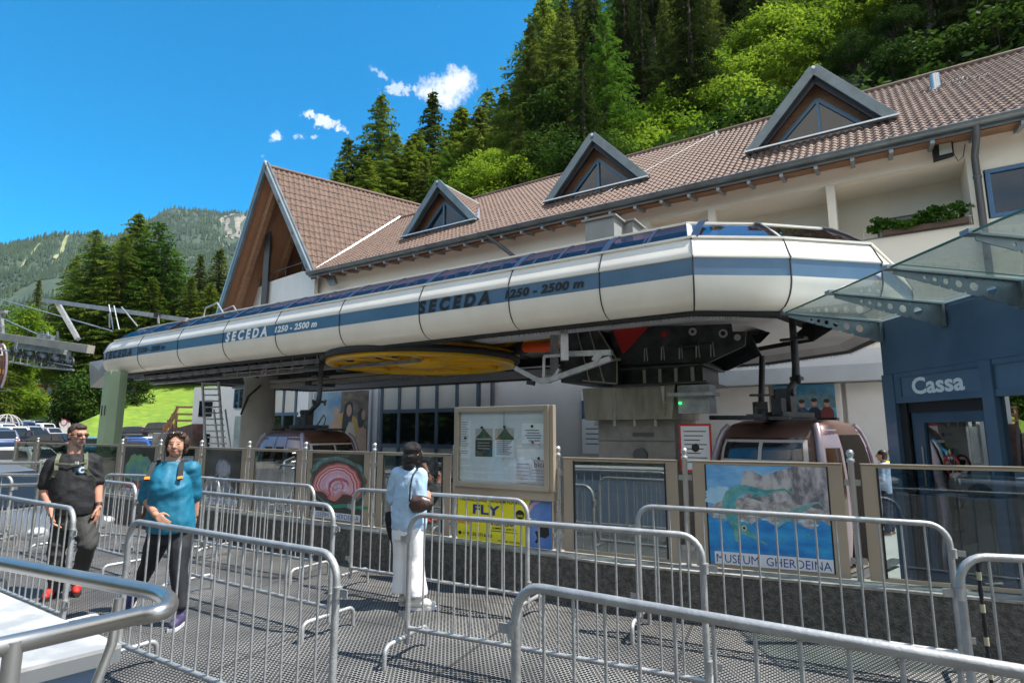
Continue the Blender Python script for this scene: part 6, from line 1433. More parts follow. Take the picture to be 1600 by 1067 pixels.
b=Blob(); b.ell(P1_(267,765)-tf*.26,(.14,.08,.22),tf,ts_,V(0,0,1)); b.build('backpack',M('charcoal_pack',(.03,.03,.035),.8),wroot,.012,2)

# ---------------- woman seen from behind ----------------
Y=5.95
vroot=thing('person','dark haired woman in pale blue shirt and white trousers standing with her back turned','person',(P1_(636,0).x,Y,0),0)
tf=V(.48,.88,0).normalized(); ts_=tf.cross(V(0,0,1)); hf=V(.62,.78,-.12).normalized()
hc=P1_(646,710); nb_=P1_(643,729)
shR=P1_(657,742,-.06); shL=P1_(621,740,.04); elR=P1_(655,776,-.10); wrR=P1_(661,769,.12); elL=P1_(613,778,.10); wrL=P1_(622,783,.26)
hipR=P1_(647,822,-.04); hipL=P1_(629,822,.04); knR=P1_(648,873,-.04); knL=P1_(629,873,.05); anR=P1_(650,929,-.10); anL=P1_(629,924,.05)
b=Blob(); b.chain([hc+V(0,0,-.06),nb_,nb_+V(0,0,-.05)],[.048,.05,.06])
torso(b,[(822,.15,.11),(800,.13,.10),(775,.14,.10),(752,.16,.10),(740,.15,.09),(733,.09,.07)],lambda v:640,.9,sv=ts_,fv=tf)
b.chain([shR,elR,wrR],[.046,.036,.024]); b.chain([shL,elL,wrL],[.046,.036,.024]); b.chain([hipR,knR,anR],[.08,.055,.036]); b.chain([hipL,knL,anL],[.08,.055,.036])
hand(b,wrR,V(.55,.1,-.35),V(.3,-.6,.6),V(.3,.3,.9),.9,.8); hand(b,wrL,V(.6,.6,.1),V(-.5,.3,.7),V(.3,.3,.9),.9,.5)
q,F_,S_,U_=head(b,hc,hf,V(0,0,1),.96)
b.build('body',[SKINM,LIP,EYEW,IRIS,SOCK,STUB],vroot,.0055,3,matfn=headmat(q,hc,F_,S_,U_,.96))
b=Blob(); e=lambda x,y,z,a,b_,d: b.ell(q(x,y,z),(a,b_,d),F_,S_,U_)
e(0,-.025,.045,.088,.098,.084); e(0,-.045,-.04,.084,.066,.10); e(0,-.05,-.12,.076,.042,.07); e(.075,.02,-.05,.018,.04,.10); e(-.075,.02,-.05,.018,.04,.10)
b.build('hair',M('black_hair',(.007,.005,.004),.34,c2=(.014,.008,.006),sc=30,bump=.8,bsc=110,stretch=(2,2,.12)),vroot,.006,2,folds=.004,fscale=34)
b=Blob(); torso(b,[(826,.170,.13),(812,.185,.14),(795,.175,.135),(775,.163,.13),(756,.170,.125),(744,.168,.11),(736,.12,.09),(731,.07,.065)],lambda v:640+(2 if v<760 else 0)-(max(0,v-780)*.03),1,sv=ts_,fv=tf)
b.cap(nb_+V(0,0,.02),.062,nb_+V(0,0,-.03),.08)
b.chain([shR,mid(shR,elR,.5),elR,mid(elR,wrR,.45)],[.066,.070,.066,.055]); b.chain([shL,mid(shL,elL,.5),mid(shL,elL,.98)],[.066,.070,.066])
b.ell(P1_(622,812,.04),(.07,.06,.10),tf,ts_,V(0,0,1))
b.build('shirt',M('pale_blue_linen',(.34,.50,.66),.8,c2=(.42,.57,.72),sc=4,bump=.3,bsc=30),vroot,.008,2,folds=.012,fscale=8,seed=6)
b=Blob(); b.loft([(P1_(638,815),.155,.12,ts_,tf),(P1_(638,832),.165,.125,ts_,tf),(P1_(638,842),.16,.12,ts_,tf)])
for h_,k_,a_ in ((hipR,knR,anR),(hipL,knL,anL)): b.loft([(h_+V(0,0,.05),.098,.10,ts_,tf),(h_+V(0,0,-.06),.098,.105,ts_,tf),(mid(h_,k_,.6),.088,.095,ts_,tf),(k_,.084,.090,ts_,tf),(mid(k_,a_,.5),.086,.094,ts_,tf),(a_+V(0,0,.06),.094,.104,ts_,tf),(a_+V(0,0,.005),.098,.108,ts_,tf)])
b.build('trousers',M('white_cotton',(.74,.73,.72),.8,c2=(.80,.79,.78),sc=3,bump=.2,bsc=25),vroot,.009,2,folds=.009,fscale=5,seed=9)
WSH=M('white_shoe',(.68,.65,.58),.6,c2=(.75,.73,.68),sc=12)
for h_,d_ in ((V(anR.x-.06,anR.y+.0,0),V(.95,.12,0)),(V(anL.x-.02,anL.y-.02,0),V(.75,.55,0))):
    b=Blob(); shoe(b,h_+V(0,0,.02),d_,.25,.043,.06); s_=b.build('shoe',WSH,vroot,.007,2); sole(s_,'sole',h_,d_,PSOLE,.252)
bag=thing('handbag','dark brown leather handbag on the hip of the woman in white trousers','bag',P1_(655,802,-.18),0)
b=Blob(); b.loft([(P1_(640,789,-.17),.02,.05,V(0,0,1),V(0,1,0)),(P1_(646,787,-.17),.085,.06,V(0,0,1),V(0,1,0)),(P1_(660,787,-.17),.080,.06,V(0,0,1),V(0,1,0)),(P1_(672,786,-.16),.045,.05,V(0,0,1),V(0,1,0)),(P1_(677,787,-.16),.015,.03,V(0,0,1),V(0,1,0))])
b.build('bag_body',M('brown_leather',(.035,.016,.012),.4,c2=(.075,.038,.028),sc=5,coat=.2),bag,.008,2,folds=.004,fscale=9)
mb=MB(); mb.tube([P1_(640,783,-.2),P1_(641,760,-.235),P1_(645,742,-.22),P1_(651,733,-.14),P1_(655,733,-.02),P1_(660,745,.12)],.008,6); obj('shoulder_strap',mb,BLACK,bag,'world')
jk=thing('folded_jacket','black cloth hanging below the left elbow of the woman in pale blue','jacket',P1_(613,846,.12),0)
b=Blob(); b.loft([(P1_(609,800,.12),.05,.03,V(1,0,0),V(0,1,0)),(P1_(611,815,.12),.055,.035,V(1,0,0),V(0,1,0)),(P1_(614,835,.12),.050,.03,V(1,0,0),V(0,1,0)),(P1_(616,849,.12),.035,.02,V(1,0,0),V(0,1,0))]); b.build('cloth',TS,jk,.008,2,folds=.010,fscale=10)

# ---------------- simple distant people behind glass ----------------
def small_person(label,loc,face,top,legs,hair,cap=None,h=1.7,jacket=None):
    r=thing('person',label,'person',loc,0); L0=V(loc); f=V(face).normalized(); s_=f.cross(V(0,0,1)); k=h/1.72; U_=V(0,0,1)
    def J(x,y,z): return L0+(s_*x+f*y+U_*z)*k
    b=Blob(); hc=J(0,.02,1.60); b.chain([J(0,0,1.52),J(0,0,1.40)],[.05*k,.06*k]); b.loft([(J(0,0,.9),.15*k,.1*k,s_,f),(J(0,0,1.1),.14*k,.1*k,s_,f),(J(0,0,1.35),.17*k,.1*k,s_,f),(J(0,0,1.43),.1*k,.07*k,s_,f)])
    for x in (-1,1):
        b.chain([J(.18*x,0,1.38),J(.23*x,-.02,1.1),J(.17*x,.22,1.02)],[.05*k,.04*k,.028*k]); b.chain([J(.09*x,0,.9),J(.1*x,.03,.5),J(.1*x,0,.08)],[.085*k,.06*k,.045*k]); b.cap(J(.1*x,-.04,.05),.04*k,J(.1*x,.14,.04),.035*k)
        hand(b,J(.17*x,.22,1.02),f*1+U_*-.2,U_*1,s_*-x,.95*k,.6)
    q,F_,S_,U2=head(b,hc,f,U_,k); b.build('body',[SKINM,LIP,EYEW,IRIS,SOCK,STUB],r,.008,2,matfn=headmat(q,hc,F_,S_,U2,k))
    b=Blob(); b.loft([(J(0,0,.84),.18*k,.13*k,s_,f),(J(0,0,1.1),.175*k,.13*k,s_,f),(J(0,0,1.36),.19*k,.12*k,s_,f),(J(0,0,1.46),.1*k,.08*k,s_,f)])
    for x in (-1,1): b.chain([J(.18*x,0,1.38),J(.23*x,-.02,1.1),J(.18*x,.18,1.03)],[.065*k,.055*k,.045*k])
    b.build('jacket',top,r,.012,2,folds=.008)
    b=Blob(); b.loft([(J(0,0,.95),.16*k,.12*k,s_,f),(J(0,0,.8),.17*k,.12*k,s_,f)])
    for x in (-1,1): b.chain([J(.09*x,0,.86),J(.1*x,.03,.5),J(.1*x,0,.1)],[.1*k,.08*k,.065*k])
    b.build('trousers',legs,r,.012,2,folds=.006)
    b=Blob(); b.ell(q(0,-.02,.045),(.084*k,.096*k,.085*k),F_,S_,U2); b.ell(q(0,-.045,-.02),(.075*k,.06*k,.07*k),F_,S_,U2); b.build('hair',hair,r,.009,1)
    if cap: b=Blob(); b.ell(q(0,-.01,.065),(.092*k,.105*k,.075*k),F_,S_,U2); b.ell(q(0,.12,.045),(.06*k,.07*k,.010*k),F_,S_,U2); b.build('cap',cap,r,.008,1)
    return r
WHJ=M('white_blue_jacket',(.45,.52,.66),.7,c2=(.30,.38,.55),sc=3); NAV=M('navy_cloth',(.02,.03,.07),.8); YJ=M('yellow_vest',(.65,.70,.05),.7); DK=M('dark_cloth',(.03,.032,.035),.8); HB=M('dark_hair',(.02,.012,.008),.5); CR=M('cream_cap',(.55,.52,.45),.8)
p=at_y(1384,760,12.2); small_person('person in pale blue and white hooded jacket beyond the right end of the gondola',(p.x,p.y,-.4),(-.5,.6,0),WHJ,NAV,HB)
p=at_y(1400,760,13.2); small_person('person in yellow vest half hidden behind the pale hooded jacket',(p.x,p.y,-.4),(.3,-1,0),YJ,NAV,HB)
small_person('person in dark top and cream cap behind the glass door of the ticket booth',(6.35,7.0,-.35),(-1,.25,0),DK,DK,HB,CR,1.76)
small_person('person with pale hat inside the booth, left of the one in the cream cap',(6.15,7.62,-.35),(.3,-1,0),M('green_top',(.03,.07,.04),.8),DK,HB,CR,1.68)
# ================================================================ CARS
TYRE=M('tyre_rubber',(.02,.02,.02),.85); RIM=M('alloy_rim',(.35,.35,.36),.3,.8); HLAMP=M('headlight_glass',(.55,.58,.6),.1,coat=1); TLAMP=M('tail_light_red',(.4,.01,.01),.2,coat=1); CARG=M('car_window',(.015,.018,.02),.08,spec=.4,coat=.1)
def paint(nm,c): return M('paint_'+nm,c,.38,.1,coat=.3)
PAINTS={'silver':paint('silver',(.34,.34,.36)),'white':paint('white',(.75,.75,.74)),'black':paint('black',(.012,.012,.014)),'blue':paint('blue',(.02,.10,.36)),'grey':paint('grey',(.12,.125,.13)),'navy':paint('navy',(.015,.04,.11)),'teal':paint('teal',(.03,.16,.24))}
def car_proto(kind):
    root=thing('parked_car','','car',(0,0,-50))
    suv=kind=='suv'; L_=4.5; w=.90; hb=.98 if suv else .90; ht=1.66 if suv else 1.46
    # body sections along x: (x, z bottom, z top, half width)
    secs=[(-2.25,.42,.78,.62),(-2.18,.34,.92,.80),(-1.9,.26,hb,.88),(-1.3,.24,hb+.01,.90),(0,.24,hb,.90),(.9,.24,hb-.02,.90),(1.3,.25,hb-.04,.89),(1.8,.27,hb-.12,.86),(2.12,.32,hb-.22,.78),(2.25,.40,.64,.60)]
    mb=MB(); n=14; vs=[]
    for x,z0,z1,hw in secs:
        for j in range(n):
            a=2*pi*j/n; e=.45; ca,sa=cos(a),sin(a); vs.append((x,hw*math.copysign(abs(ca)**e,ca),(z0+z1)/2+(z1-z0)/2*math.copysign(abs(sa)**(.62),sa)))
    fs=[(i*n+j,i*n+(j+1)%n,(i+1)*n+(j+1)%n,(i+1)*n+j) for i in range(len(secs)-1) for j in range(n)]+[tuple(range(n))[::-1],tuple(range(len(vs)-n,len(vs)))]
    mb.add(vs,fs,0,True); obj('body',mb,PAINTS['silver'],root)
    rs=[(-2.1 if suv else -1.95,hb-.05,.74),(-1.75 if suv else -1.45,ht-.06,.62),(-.9,ht,.64),(-.1,ht-.01,.64),(.35,ht-.10,.62),(1.15,hb-.04,.72)]
    mb=MB(); vs=[]
    low=[(x,.80) for x,_,_ in rs]
    for x,z,hw in rs: vs+=[(x,-hw,z),(x,hw,z)]
    base=[(rs[0][0],-.80,hb-.06),(rs[0][0],.80,hb-.06),(rs[-1][0],-.80,hb-.06),(rs[-1][0],.80,hb-.06)]
    k=len(vs); vs+=[(x,-.80,hb-.06) for x,_,_ in rs]+[(x,.80,hb-.06) for x,_,_ in rs]
    m_=len(rs); fs=[(2*i,2*i+1,2*i+3,2*i+2) for i in range(m_-1)]+[(k+i,2*i,2*i+2,k+i+1) for i in range(m_-1)]+[(k+m_+i,k+m_+i+1,2*i+3,2*i+1) for i in range(m_-1)]
    mb.add(vs,fs,0,False); roof=obj('roof',mb,PAINTS['silver'],root,bevel=.04)
    # windows slightly proud of the shell
    def win(nm,pts,off):
        mb=MB(); mb.prism([V(p)+V(off) for p in pts],V(off)*-.6); obj(nm,mb,CARG,root)
    for s_ in (-1,1):
        y=lambda z,hw:s_*(.80+(hw-.80)*(z-hb)/(ht-hb)+.012)
        zt=ht-.14; zb=hb+.03
        for nm,xa,xb,xc,xd in (('side_window',-.02,.98,.42,-.02),('side_window',-.10,-.10,-1.0,-1.02),):
            pass
        win('side_window',[(.02,y(zb,.64),zb),(.98,y(zb,.64),zb),(.38,y(zt,.64),zt),(.02,y(zt,.64),zt)],(0,s_*.012,.002))
        win('side_window',[(-.05,y(zb,.64),zb),(-.05,y(zt,.64),zt),(-.95,y(zt,.64),zt),(-1.0,y(zb,.64),zb)],(0,s_*.012,.002))
        win('side_window',[(-1.08,y(zb,.64),zb),(-1.03,y(zt,.64),zt),(-1.45,y(zt-.05,.64),zt-.05),(-1.8 if suv else -1.7,y(zb,.64),zb)],(0,s_*.012,.002))
    win('windscreen',[(1.12,-.66,hb+.0),(1.12,.66,hb+.0),(.42,.55,ht-.13),(.42,-.55,ht-.13)],(.014,0,.014))
    win('rear_window',[(rs[0][0]+.05,-.62,hb+.05),(rs[0][0]+.05,.62,hb+.05),(rs[1][0]-.04,.54,ht-.12),(rs[1][0]-.04,-.54,ht-.12)],(-.02,0,.01))
    wm=MB(); wm.lathe([(0,-.10),(.24,-.10),(.33,-.09),(.34,-.05),(.34,.07),(.31,.10),(.24,.10)],(0,0,0),20); rot=Matrix.Rotation(pi/2,4,'X'); wm.v=[rot@p for p in wm.v]
    wme=wm.mesh('tyre',[TYRE]); rm=MB(); rm.lathe([(0,.0),(.23,.0),(.235,.03)],(0,0,0),16); rm.v=[rot@p for p in rm.v]
    for i in range(5): a=2*pi*i/5; rm.beam((.04*cos(a),-.02,.04*sin(a)),(.22*cos(a),-.02,.22*sin(a)),.05,.03,(0,1,0))
    rme=rm.mesh('rim',[RIM])
    for x in (-1.38,1.42):
        for s_ in (-1,1):
            o=bpy.data.objects.new('wheel',wme); COL.objects.link(o); o.parent=root; o.location=(x,s_*.81,.34)
            r_=bpy.data.objects.new('rim',rme); COL.objects.link(r_); r_.parent=o; r_.location=(0,s_*.095,0); r_.rotation_euler=(0,0,0 if s_<0 else pi)
    for s_ in (-1,1):
        mb=MB(); mb.ell((2.08,s_*.62,hb-.30),(.13,.15,.075),12,8); obj('headlight',mb,HLAMP,root)
        mb=MB(); mb.ell((-2.17,s_*.66,hb-.14),(.07,.13,.09),12,8); obj('tail_light',mb,TLAMP,root)
        mb=MB(); mb.ell((.85,s_*.98,hb+.05),(.08,.11,.07),10,8); obj('mirror',mb,PAINTS['black'],root)
    mb=MB(); mb.cbox((2.22,0,.52),(.06,.9,.18)); mb.cbox((2.27,0,.45),(.02,.42,.10)); obj('grille',mb,BLACK,root,bevel=.02)
    return root
CP={'suv':car_proto('suv'),'estate':car_proto('estate')}; used={'suv':False,'estate':False}
cmesh={}
def car(kind,color,u,v,y,heading,label,z=None,roll=None):
    zz=lotz(u,y) if z is None else z; p=V((u-800)/911*y,y,zz)
    if not used[kind]: o=CP[kind]; used[kind]=True; o.matrix_basis=Matrix.Translation((p.x,p.y,zz))@Matrix.Rotation(R(heading),4,'Z'); o['label']=label
    else: o=dup(CP[kind],(p.x,p.y,zz),R(heading),label)
    o['group']='cars in the parking lot'
    for c in kids(o):
        if c.name.startswith(('body','roof')):
            key=(kind,c.name[:4],color)
            if key not in cmesh:
                me=c.data.copy(); me.materials[0]=PAINTS[color]; cmesh[key]=me
            c.data=cmesh[key]
    return o
CARS=[('suv','grey',-16,812,10.6,-12,'large dark grey car nearest the platform, cut by the left edge',-.58),
('estate','white',18,742,27,178,'white estate car behind the clear fence panes at the left',None),
('estate','black',72,702,44,182,'black car with long dark windows left of the man, below the grass bank',None),
('suv','navy',-10,705,40,150,'dark navy car at the left edge between white and black cars',None),
('estate','blue',214,706,50,175,'low bright blue car between green pillar and woman in teal',None),
('estate','blue',203,698,58,205,'blue car just right of the green pillar, farther than the low blue one',None),
('suv','black',222,687,64,35,'black hatchback parked at the foot of the meadow above the blue cars',.5),
('suv','white',247,692,60,30,'white car half hidden behind the head of the woman in teal',None),
('estate','teal',150,692,46,60,'blue-green car seen end-on left of the green pillar',None),
('suv','black',262,676,62,20,'small black car by the wooden fence',.9),
('estate','white',12,691,52,160,'white car second row from the road at the left edge',None),
('estate','silver',36,685,58,165,'silver car in the middle of the left rows',None),
('estate','navy',16,680,62,165,'navy car behind the silver one at the left',None),
('suv','white',56,677,67,165,'white car in the farthest row nearest the hillside road',None),
('estate','grey',30,673,70,165,'grey car in the farthest row, left of the white one',None),
('suv','white',42,668,77,168,'white car beside the round red sign at the back of the lot',None),
('estate','grey',8,670,77,168,'pale grey car at the very back by the left edge',None),
('suv','black',74,672,75,168,'black car at the foot of the hillside road',None),
('estate','navy',-4,686,64,160,'dark car in the left row behind the white second-row car',None),
('estate','silver',66,683,60,165,'silver car ending the middle row towards the meadow',None),
('estate','white',-6,0,57,165,'white car beyond the dark second-row car, cut by the left edge',None),('suv','blue',24,0,63,165,'blue car among grey ones in the left rows',None),('estate','white',60,0,72,165,'low white car at the right end of the back row',None),('estate','black',40,0,48,168,'black car in the nearest of the left rows, right of the white estate roof',None),('suv','silver',-14,0,72,168,'silver car at the back of the lot, cut by the left edge',None)]
for c in CARS: car(c[0],c[1],c[2],c[3],c[4],c[5],c[6],c[7])
for j,(x,y,h_) in enumerate(((-3.5,-13,5),(2.5,-13.4,2),(8,-12.8,-4))):
    o=dup(CP['estate'],(x,y,-.6),R(h_),['silver car parked behind the viewer, left','silver car parked behind the viewer, middle','silver car parked behind the viewer, right'][j]); o['group']='cars behind the viewer'
# ================================================================ VEGETATION
def leafmat(nm,c,c2,tr=.35,sc=.55): return M(nm,c,.75,0,c2,sc,trans=tr,rand=.22,spec=.08,contrast=(.33,.67))
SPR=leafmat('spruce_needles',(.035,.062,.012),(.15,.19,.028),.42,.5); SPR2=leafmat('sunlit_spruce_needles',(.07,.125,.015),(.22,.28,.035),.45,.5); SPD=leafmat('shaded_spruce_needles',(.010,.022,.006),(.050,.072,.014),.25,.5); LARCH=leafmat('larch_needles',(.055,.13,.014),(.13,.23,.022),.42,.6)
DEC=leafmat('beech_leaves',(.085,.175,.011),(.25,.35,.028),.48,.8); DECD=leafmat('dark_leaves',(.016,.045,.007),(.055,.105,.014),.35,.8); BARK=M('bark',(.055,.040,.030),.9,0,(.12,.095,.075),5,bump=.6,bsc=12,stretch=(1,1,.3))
def conifer(nm,mat,h,Rr,seed,droop=.35,dens=1.0,gap=0,thin=1.0,cone=.85,label='',base=.06):
    rnd=random.Random(seed); root=thing(nm,label,'tree',(0,0,-80)); tr=MB(); tr.tube([(0,0,-1),(0.03,0,h*.5),(0,0,h*.98)],[h*.016,h*.009,h*.002],8); 
    mb=MB(); z=h*base; lim=MB()
    while z<h*.985:
        f=z/h; r=Rr*((1-f)**cone)*(.82+.36*rnd.random())+.12; nb=max(4,int((5+6*(1-f))*dens)); a0=rnd.random()*6.28
        for i in range(nb):
            a=a0+2*pi*i/nb+rnd.uniform(-.25,.25); rr=r*rnd.uniform(.62,1.12)
            if rnd.random()<gap: rr*=.45
            dx,dy=cos(a),sin(a); n_=max(3,int(rr/.30)); dr=droop*rnd.uniform(.7,1.3)
            prevp=V(0,0,z)
            zj=z+rnd.uniform(-.5,.5)*h*.016
            n_=max(4,int(rr/.20))
            for k in range(1,n_+1):
                t=k/n_; x=rr*t; zz=zj+.16*rr*sin(t*1.6)-dr*rr*t*t; c=V(dx*x,dy*x,zz)
                wdt=(.16+.30*sin(pi*min(1,t*.8+.15)))*thin*rr*.42+.12
                for sg in (-1,1):
                    ang=rnd.uniform(.35,1.15)*sg; ux,uy=cos(a+ang),sin(a+ang); l_=wdt*rnd.uniform(.6,1.3)
                    tip=c+V(ux*l_,uy*l_,-.25*l_-rnd.random()*.10+rnd.uniform(-.04,.06)); wv=V(dx,dy,-.3)*(.07+.05*rnd.random())
                    mb.add([c-wv*.8,tip-wv*.25,tip+wv*.25,c+wv*.9],[(0,1,2,3)])
                if rnd.random()<.85:
                    hl=.14+.26*rnd.random(); sv=V(dx+rnd.uniform(-.5,.5),dy+rnd.uniform(-.5,.5),0)*(.06+.06*rnd.random()); o2=V(rnd.uniform(-1,1),rnd.uniform(-1,1),0)*wdt*.5; mb.add([c+o2-sv,c+o2+sv,c+o2+sv*.4+V(rnd.uniform(-.05,.05),0,-hl),c+o2-sv*.5+V(0,0,-hl*.8)],[(0,1,2,3)])
            if f<.55 and i%2==0: lim.tube([(0,0,z),(dx*rr*.5,dy*rr*.5,z+.05*rr-dr*rr*.25)],[.04,.015],4,cap=False)
        z+=h*(.0105+.007*(1-f))*rnd.uniform(.8,1.2)
    mb.tube([(0,0,h*.94),(0,0,h*1.01)],[.05,.01],5)
    tr.v+=[]; o=len(tr.v)
    for p in lim.v: tr.v.append(p)
    for f_,m_,s_ in zip(lim.f,lim.m,lim.sm): tr.f.append([i+o for i in f_]); tr.m.append(m_); tr.sm.append(s_)
    obj('trunk',tr,BARK,root); obj('crown',mb,mat,root); return root,h
def broadleaf(nm,mat,h,rw,seed,leaf=.22,nclump=46,per=95,label='',trunk=.35,oval=1.0):
    rnd=random.Random(seed); root=thing(nm,label,'tree' if 'tree' in nm else 'bush',(0,0,-80)); mb=MB(); tr=MB()
    tr.tube([(0,0,-1),(.05,0,h*trunk*.5),(-.05,.05,h*trunk),(0,0,h*.7)],[h*.022,h*.017,h*.012,h*.004],8)
    cz=h*(trunk+(1-trunk)*.5); hz=h*(1-trunk)*.55
    for c_ in range(nclump):
        while True:
            x,y,z=rnd.uniform(-1,1),rnd.uniform(-1,1),rnd.uniform(-1,1); d=x*x+y*y+z*z
            if .18<d<1: break
        k=.9; c=V(x*rw*k,y*rw*k,cz+z*hz*k*oval); cr=rw*rnd.uniform(.20,.34)
        tr.tube([(0,0,max(.1,h*trunk*.8)),V(c.x*.5,c.y*.5,(h*trunk*.8+c.z)/2),c],[h*.008,h*.005,h*.002],4,cap=False)
        for _ in range(per):
            while True:
                a,b_,g=rnd.uniform(-1,1),rnd.uniform(-1,1),rnd.uniform(-1,1); dd=a*a+b_*b_+g*g
                if dd<1: break
            q=c+V(a,b_,g*.75)*cr*1.15; n_=V(rnd.uniform(-1,1)+a*.6,rnd.uniform(-1,1)+b_*.6,rnd.uniform(-.2,1)+.5).normalized(); u_=n_.cross(V(rnd.uniform(-1,1),rnd.uniform(-1,1),.3)).normalized(); w_=n_.cross(u_); l_=leaf*rnd.uniform(.6,1.25)
            mb.add([q-u_*l_,q-w_*l_*.5,q+u_*l_,q+w_*l_*.5],[(0,1,2,3)])
    obj('trunk',tr,BARK,root); obj('crown',mb,mat,root); return root,h
PT={}
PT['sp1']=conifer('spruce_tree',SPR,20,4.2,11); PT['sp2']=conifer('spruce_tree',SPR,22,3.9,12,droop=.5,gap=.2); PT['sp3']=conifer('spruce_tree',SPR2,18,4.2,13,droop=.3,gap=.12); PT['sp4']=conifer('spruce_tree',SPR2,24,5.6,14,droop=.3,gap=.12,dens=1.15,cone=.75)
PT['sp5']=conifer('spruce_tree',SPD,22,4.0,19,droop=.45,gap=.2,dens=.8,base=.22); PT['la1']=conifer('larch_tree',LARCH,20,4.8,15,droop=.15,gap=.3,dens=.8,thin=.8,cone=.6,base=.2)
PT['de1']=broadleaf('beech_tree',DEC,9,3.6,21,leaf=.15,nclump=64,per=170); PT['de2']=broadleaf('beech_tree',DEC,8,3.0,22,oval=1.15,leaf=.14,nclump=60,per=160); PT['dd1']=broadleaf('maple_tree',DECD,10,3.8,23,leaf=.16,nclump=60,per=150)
PT['bu1']=broadleaf('bush',DEC,3.2,2.0,24,leaf=.13,nclump=36,per=90,trunk=.02); PT['bu2']=broadleaf('bush',DECD,3.4,2.3,25,leaf=.13,nclump=36,per=90,trunk=.02)
pk={k:kids(v[0]) for k,v in PT.items()}; pused={}
rt=random.Random(77)
def place(key,loc,h,label,group=None,sx=1.0):
    root,h0=PT[key]; rz=rt.random()*6.28; k=h/h0
    if key not in pused:
        pused[key]=1; o=root; o['label']=label
    else: o=dup(root,loc,0,label,kidmap=pk[key])
    o.matrix_basis=Matrix.Translation(V(loc))@Matrix.Rotation(rz,4,'Z')@Matrix.Diagonal((k*sx,k*sx,k,1))
    if group: o['group']=group
    return o
def tree_top(key,u,v,y,h,label,group=None,sx=1.0):
    p=at_y(u,v,y); return place(key,(p.x,p.y,p.z-h),h,label,group,sx)
G1='conifers rising behind the roof'
# conifers behind the left roofs
for key,u,v,y,h,sx,lb in [('sp4',597,143,62,27,.78,'tall spruce whose pointed top stands alone left of the white cloud, above the gable ridge'),
 ('sp1',545,212,60,19,1.0,'lower dark spruce left of the tall pointed one, above the gable roof'),
 ('sp2',676,141,66,26,1.05,'slim spruce whose tip touches the underside of the white cloud'),
 ('sp3',640,218,58,17,1.0,'bright green spruce filling the gap between the two tall pointed ones'),
 ('sp1',712,190,72,24,1.0,'dark spruce just right of the slim one under the cloud'),
 ('sp4',762,137,74,30,.8,'broad spruce right of the cloud with a level top'),
 ('sp2',787,139,72,30,1.0,'narrow spruce beside the forest edge right of the cloud'),
 ('sp3',738,200,62,20,1.0,'sunlit spruce above the first dormer'),
 ('la1',700,235,56,15,1.0,'pale larch directly above the first dormer'),
 ('sp1',665,245,56,14,1.0,'short dark spruce above the left end of the first dormer'),
 ('sp3',575,240,55,13,1.0,'short sunlit spruce above the middle of the gable roof'),
 ('sp4',618,205,58,18,1.0,'dense spruce whose top fills the space left of the slim one'),('sp3',652,205,60,18,1.2,'broad sunlit spruce between the lone tall one and the slim one'),('sp4',700,215,60,18,1.1,'dense spruce above the peak of the first dormer'),('sp3',722,165,70,24,1.2,'sunlit spruce below the right end of the cloud'),('sp1',750,165,70,26,1.1,'dark spruce below the right end of the cloud'),('sp3',775,205,62,20,1.2,'sunlit spruce left of the forest wall'),('sp4',808,185,60,22,1.0,'broad spruce at the foot of the forest wall edge'),('sp1',570,225,60,16,1.2,'dark spruce between the lowest one and the lone tall one'),('sp3',528,262,56,12,1.1,'small spruce at the left end of the group above the gable roof'),
 ('sp2',812,120,64,30,1.1,'dark spruce forming the left edge of the tall forest wall'),
 ('sp4',848,-8,58,36,.85,'tallest spruce at the left edge of the forest wall, reaching out of view'),
 ('sp1',870,40,56,30,1.0,'dark spruce in the forest wall above the second dormer'),
 ('sp3',835,60,60,30,1.0,'yellowish green spruce in the left part of the forest wall'),
 ('de1',790,236,50,9,1.0,'bright leafy tree between the first and second dormers'),
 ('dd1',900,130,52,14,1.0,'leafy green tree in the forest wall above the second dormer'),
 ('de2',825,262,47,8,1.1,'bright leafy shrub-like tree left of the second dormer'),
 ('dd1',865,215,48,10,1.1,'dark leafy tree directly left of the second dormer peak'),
 ('de1',755,262,48,8,1.1,'bright leafy tree behind the right slope of the first dormer')]:
    tree_top(key,u,v,y,h,lb,G1,sx*(1.45 if key[:2] in('sp','la') else 1))
# bright broadleaved belt running diagonally up the slope
belt=[(985,205),(1010,180),(1035,160),(1065,135),(1095,110),(1120,95),(1150,65),(1175,45),(1200,30),(1230,8),(1262,-10),(1010,225),(1050,195),(1090,165),(1130,130),(1165,100),(1200,75),(1240,45),(1280,20),(1320,0),(960,235),(1300,-15),(1350,-10),(1085,215),(1130,185)]
wrd=['lowest','second','third','fourth','fifth','sixth','seventh','eighth','ninth','tenth','eleventh','twelfth','thirteenth','fourteenth','fifteenth','sixteenth','seventeenth','eighteenth','nineteenth','twentieth','twenty-first','twenty-second','twenty-third','twenty-fourth','twenty-fifth']
bs=sorted(belt,key=lambda q:-q[1])
for i,(u,v) in enumerate(bs):
    t=38+ (230-v)*.085
    r=ray(u,v+6); p=at_t(u,v+6,t); h=7+3*rt.random()
    place(['de1','de2'][i%2],(p.x,p.y,p.z-h),h,'bright green beech in the sunlit diagonal belt, %s from its bottom'%(wrd[i]),'beeches of the bright belt',1.15)
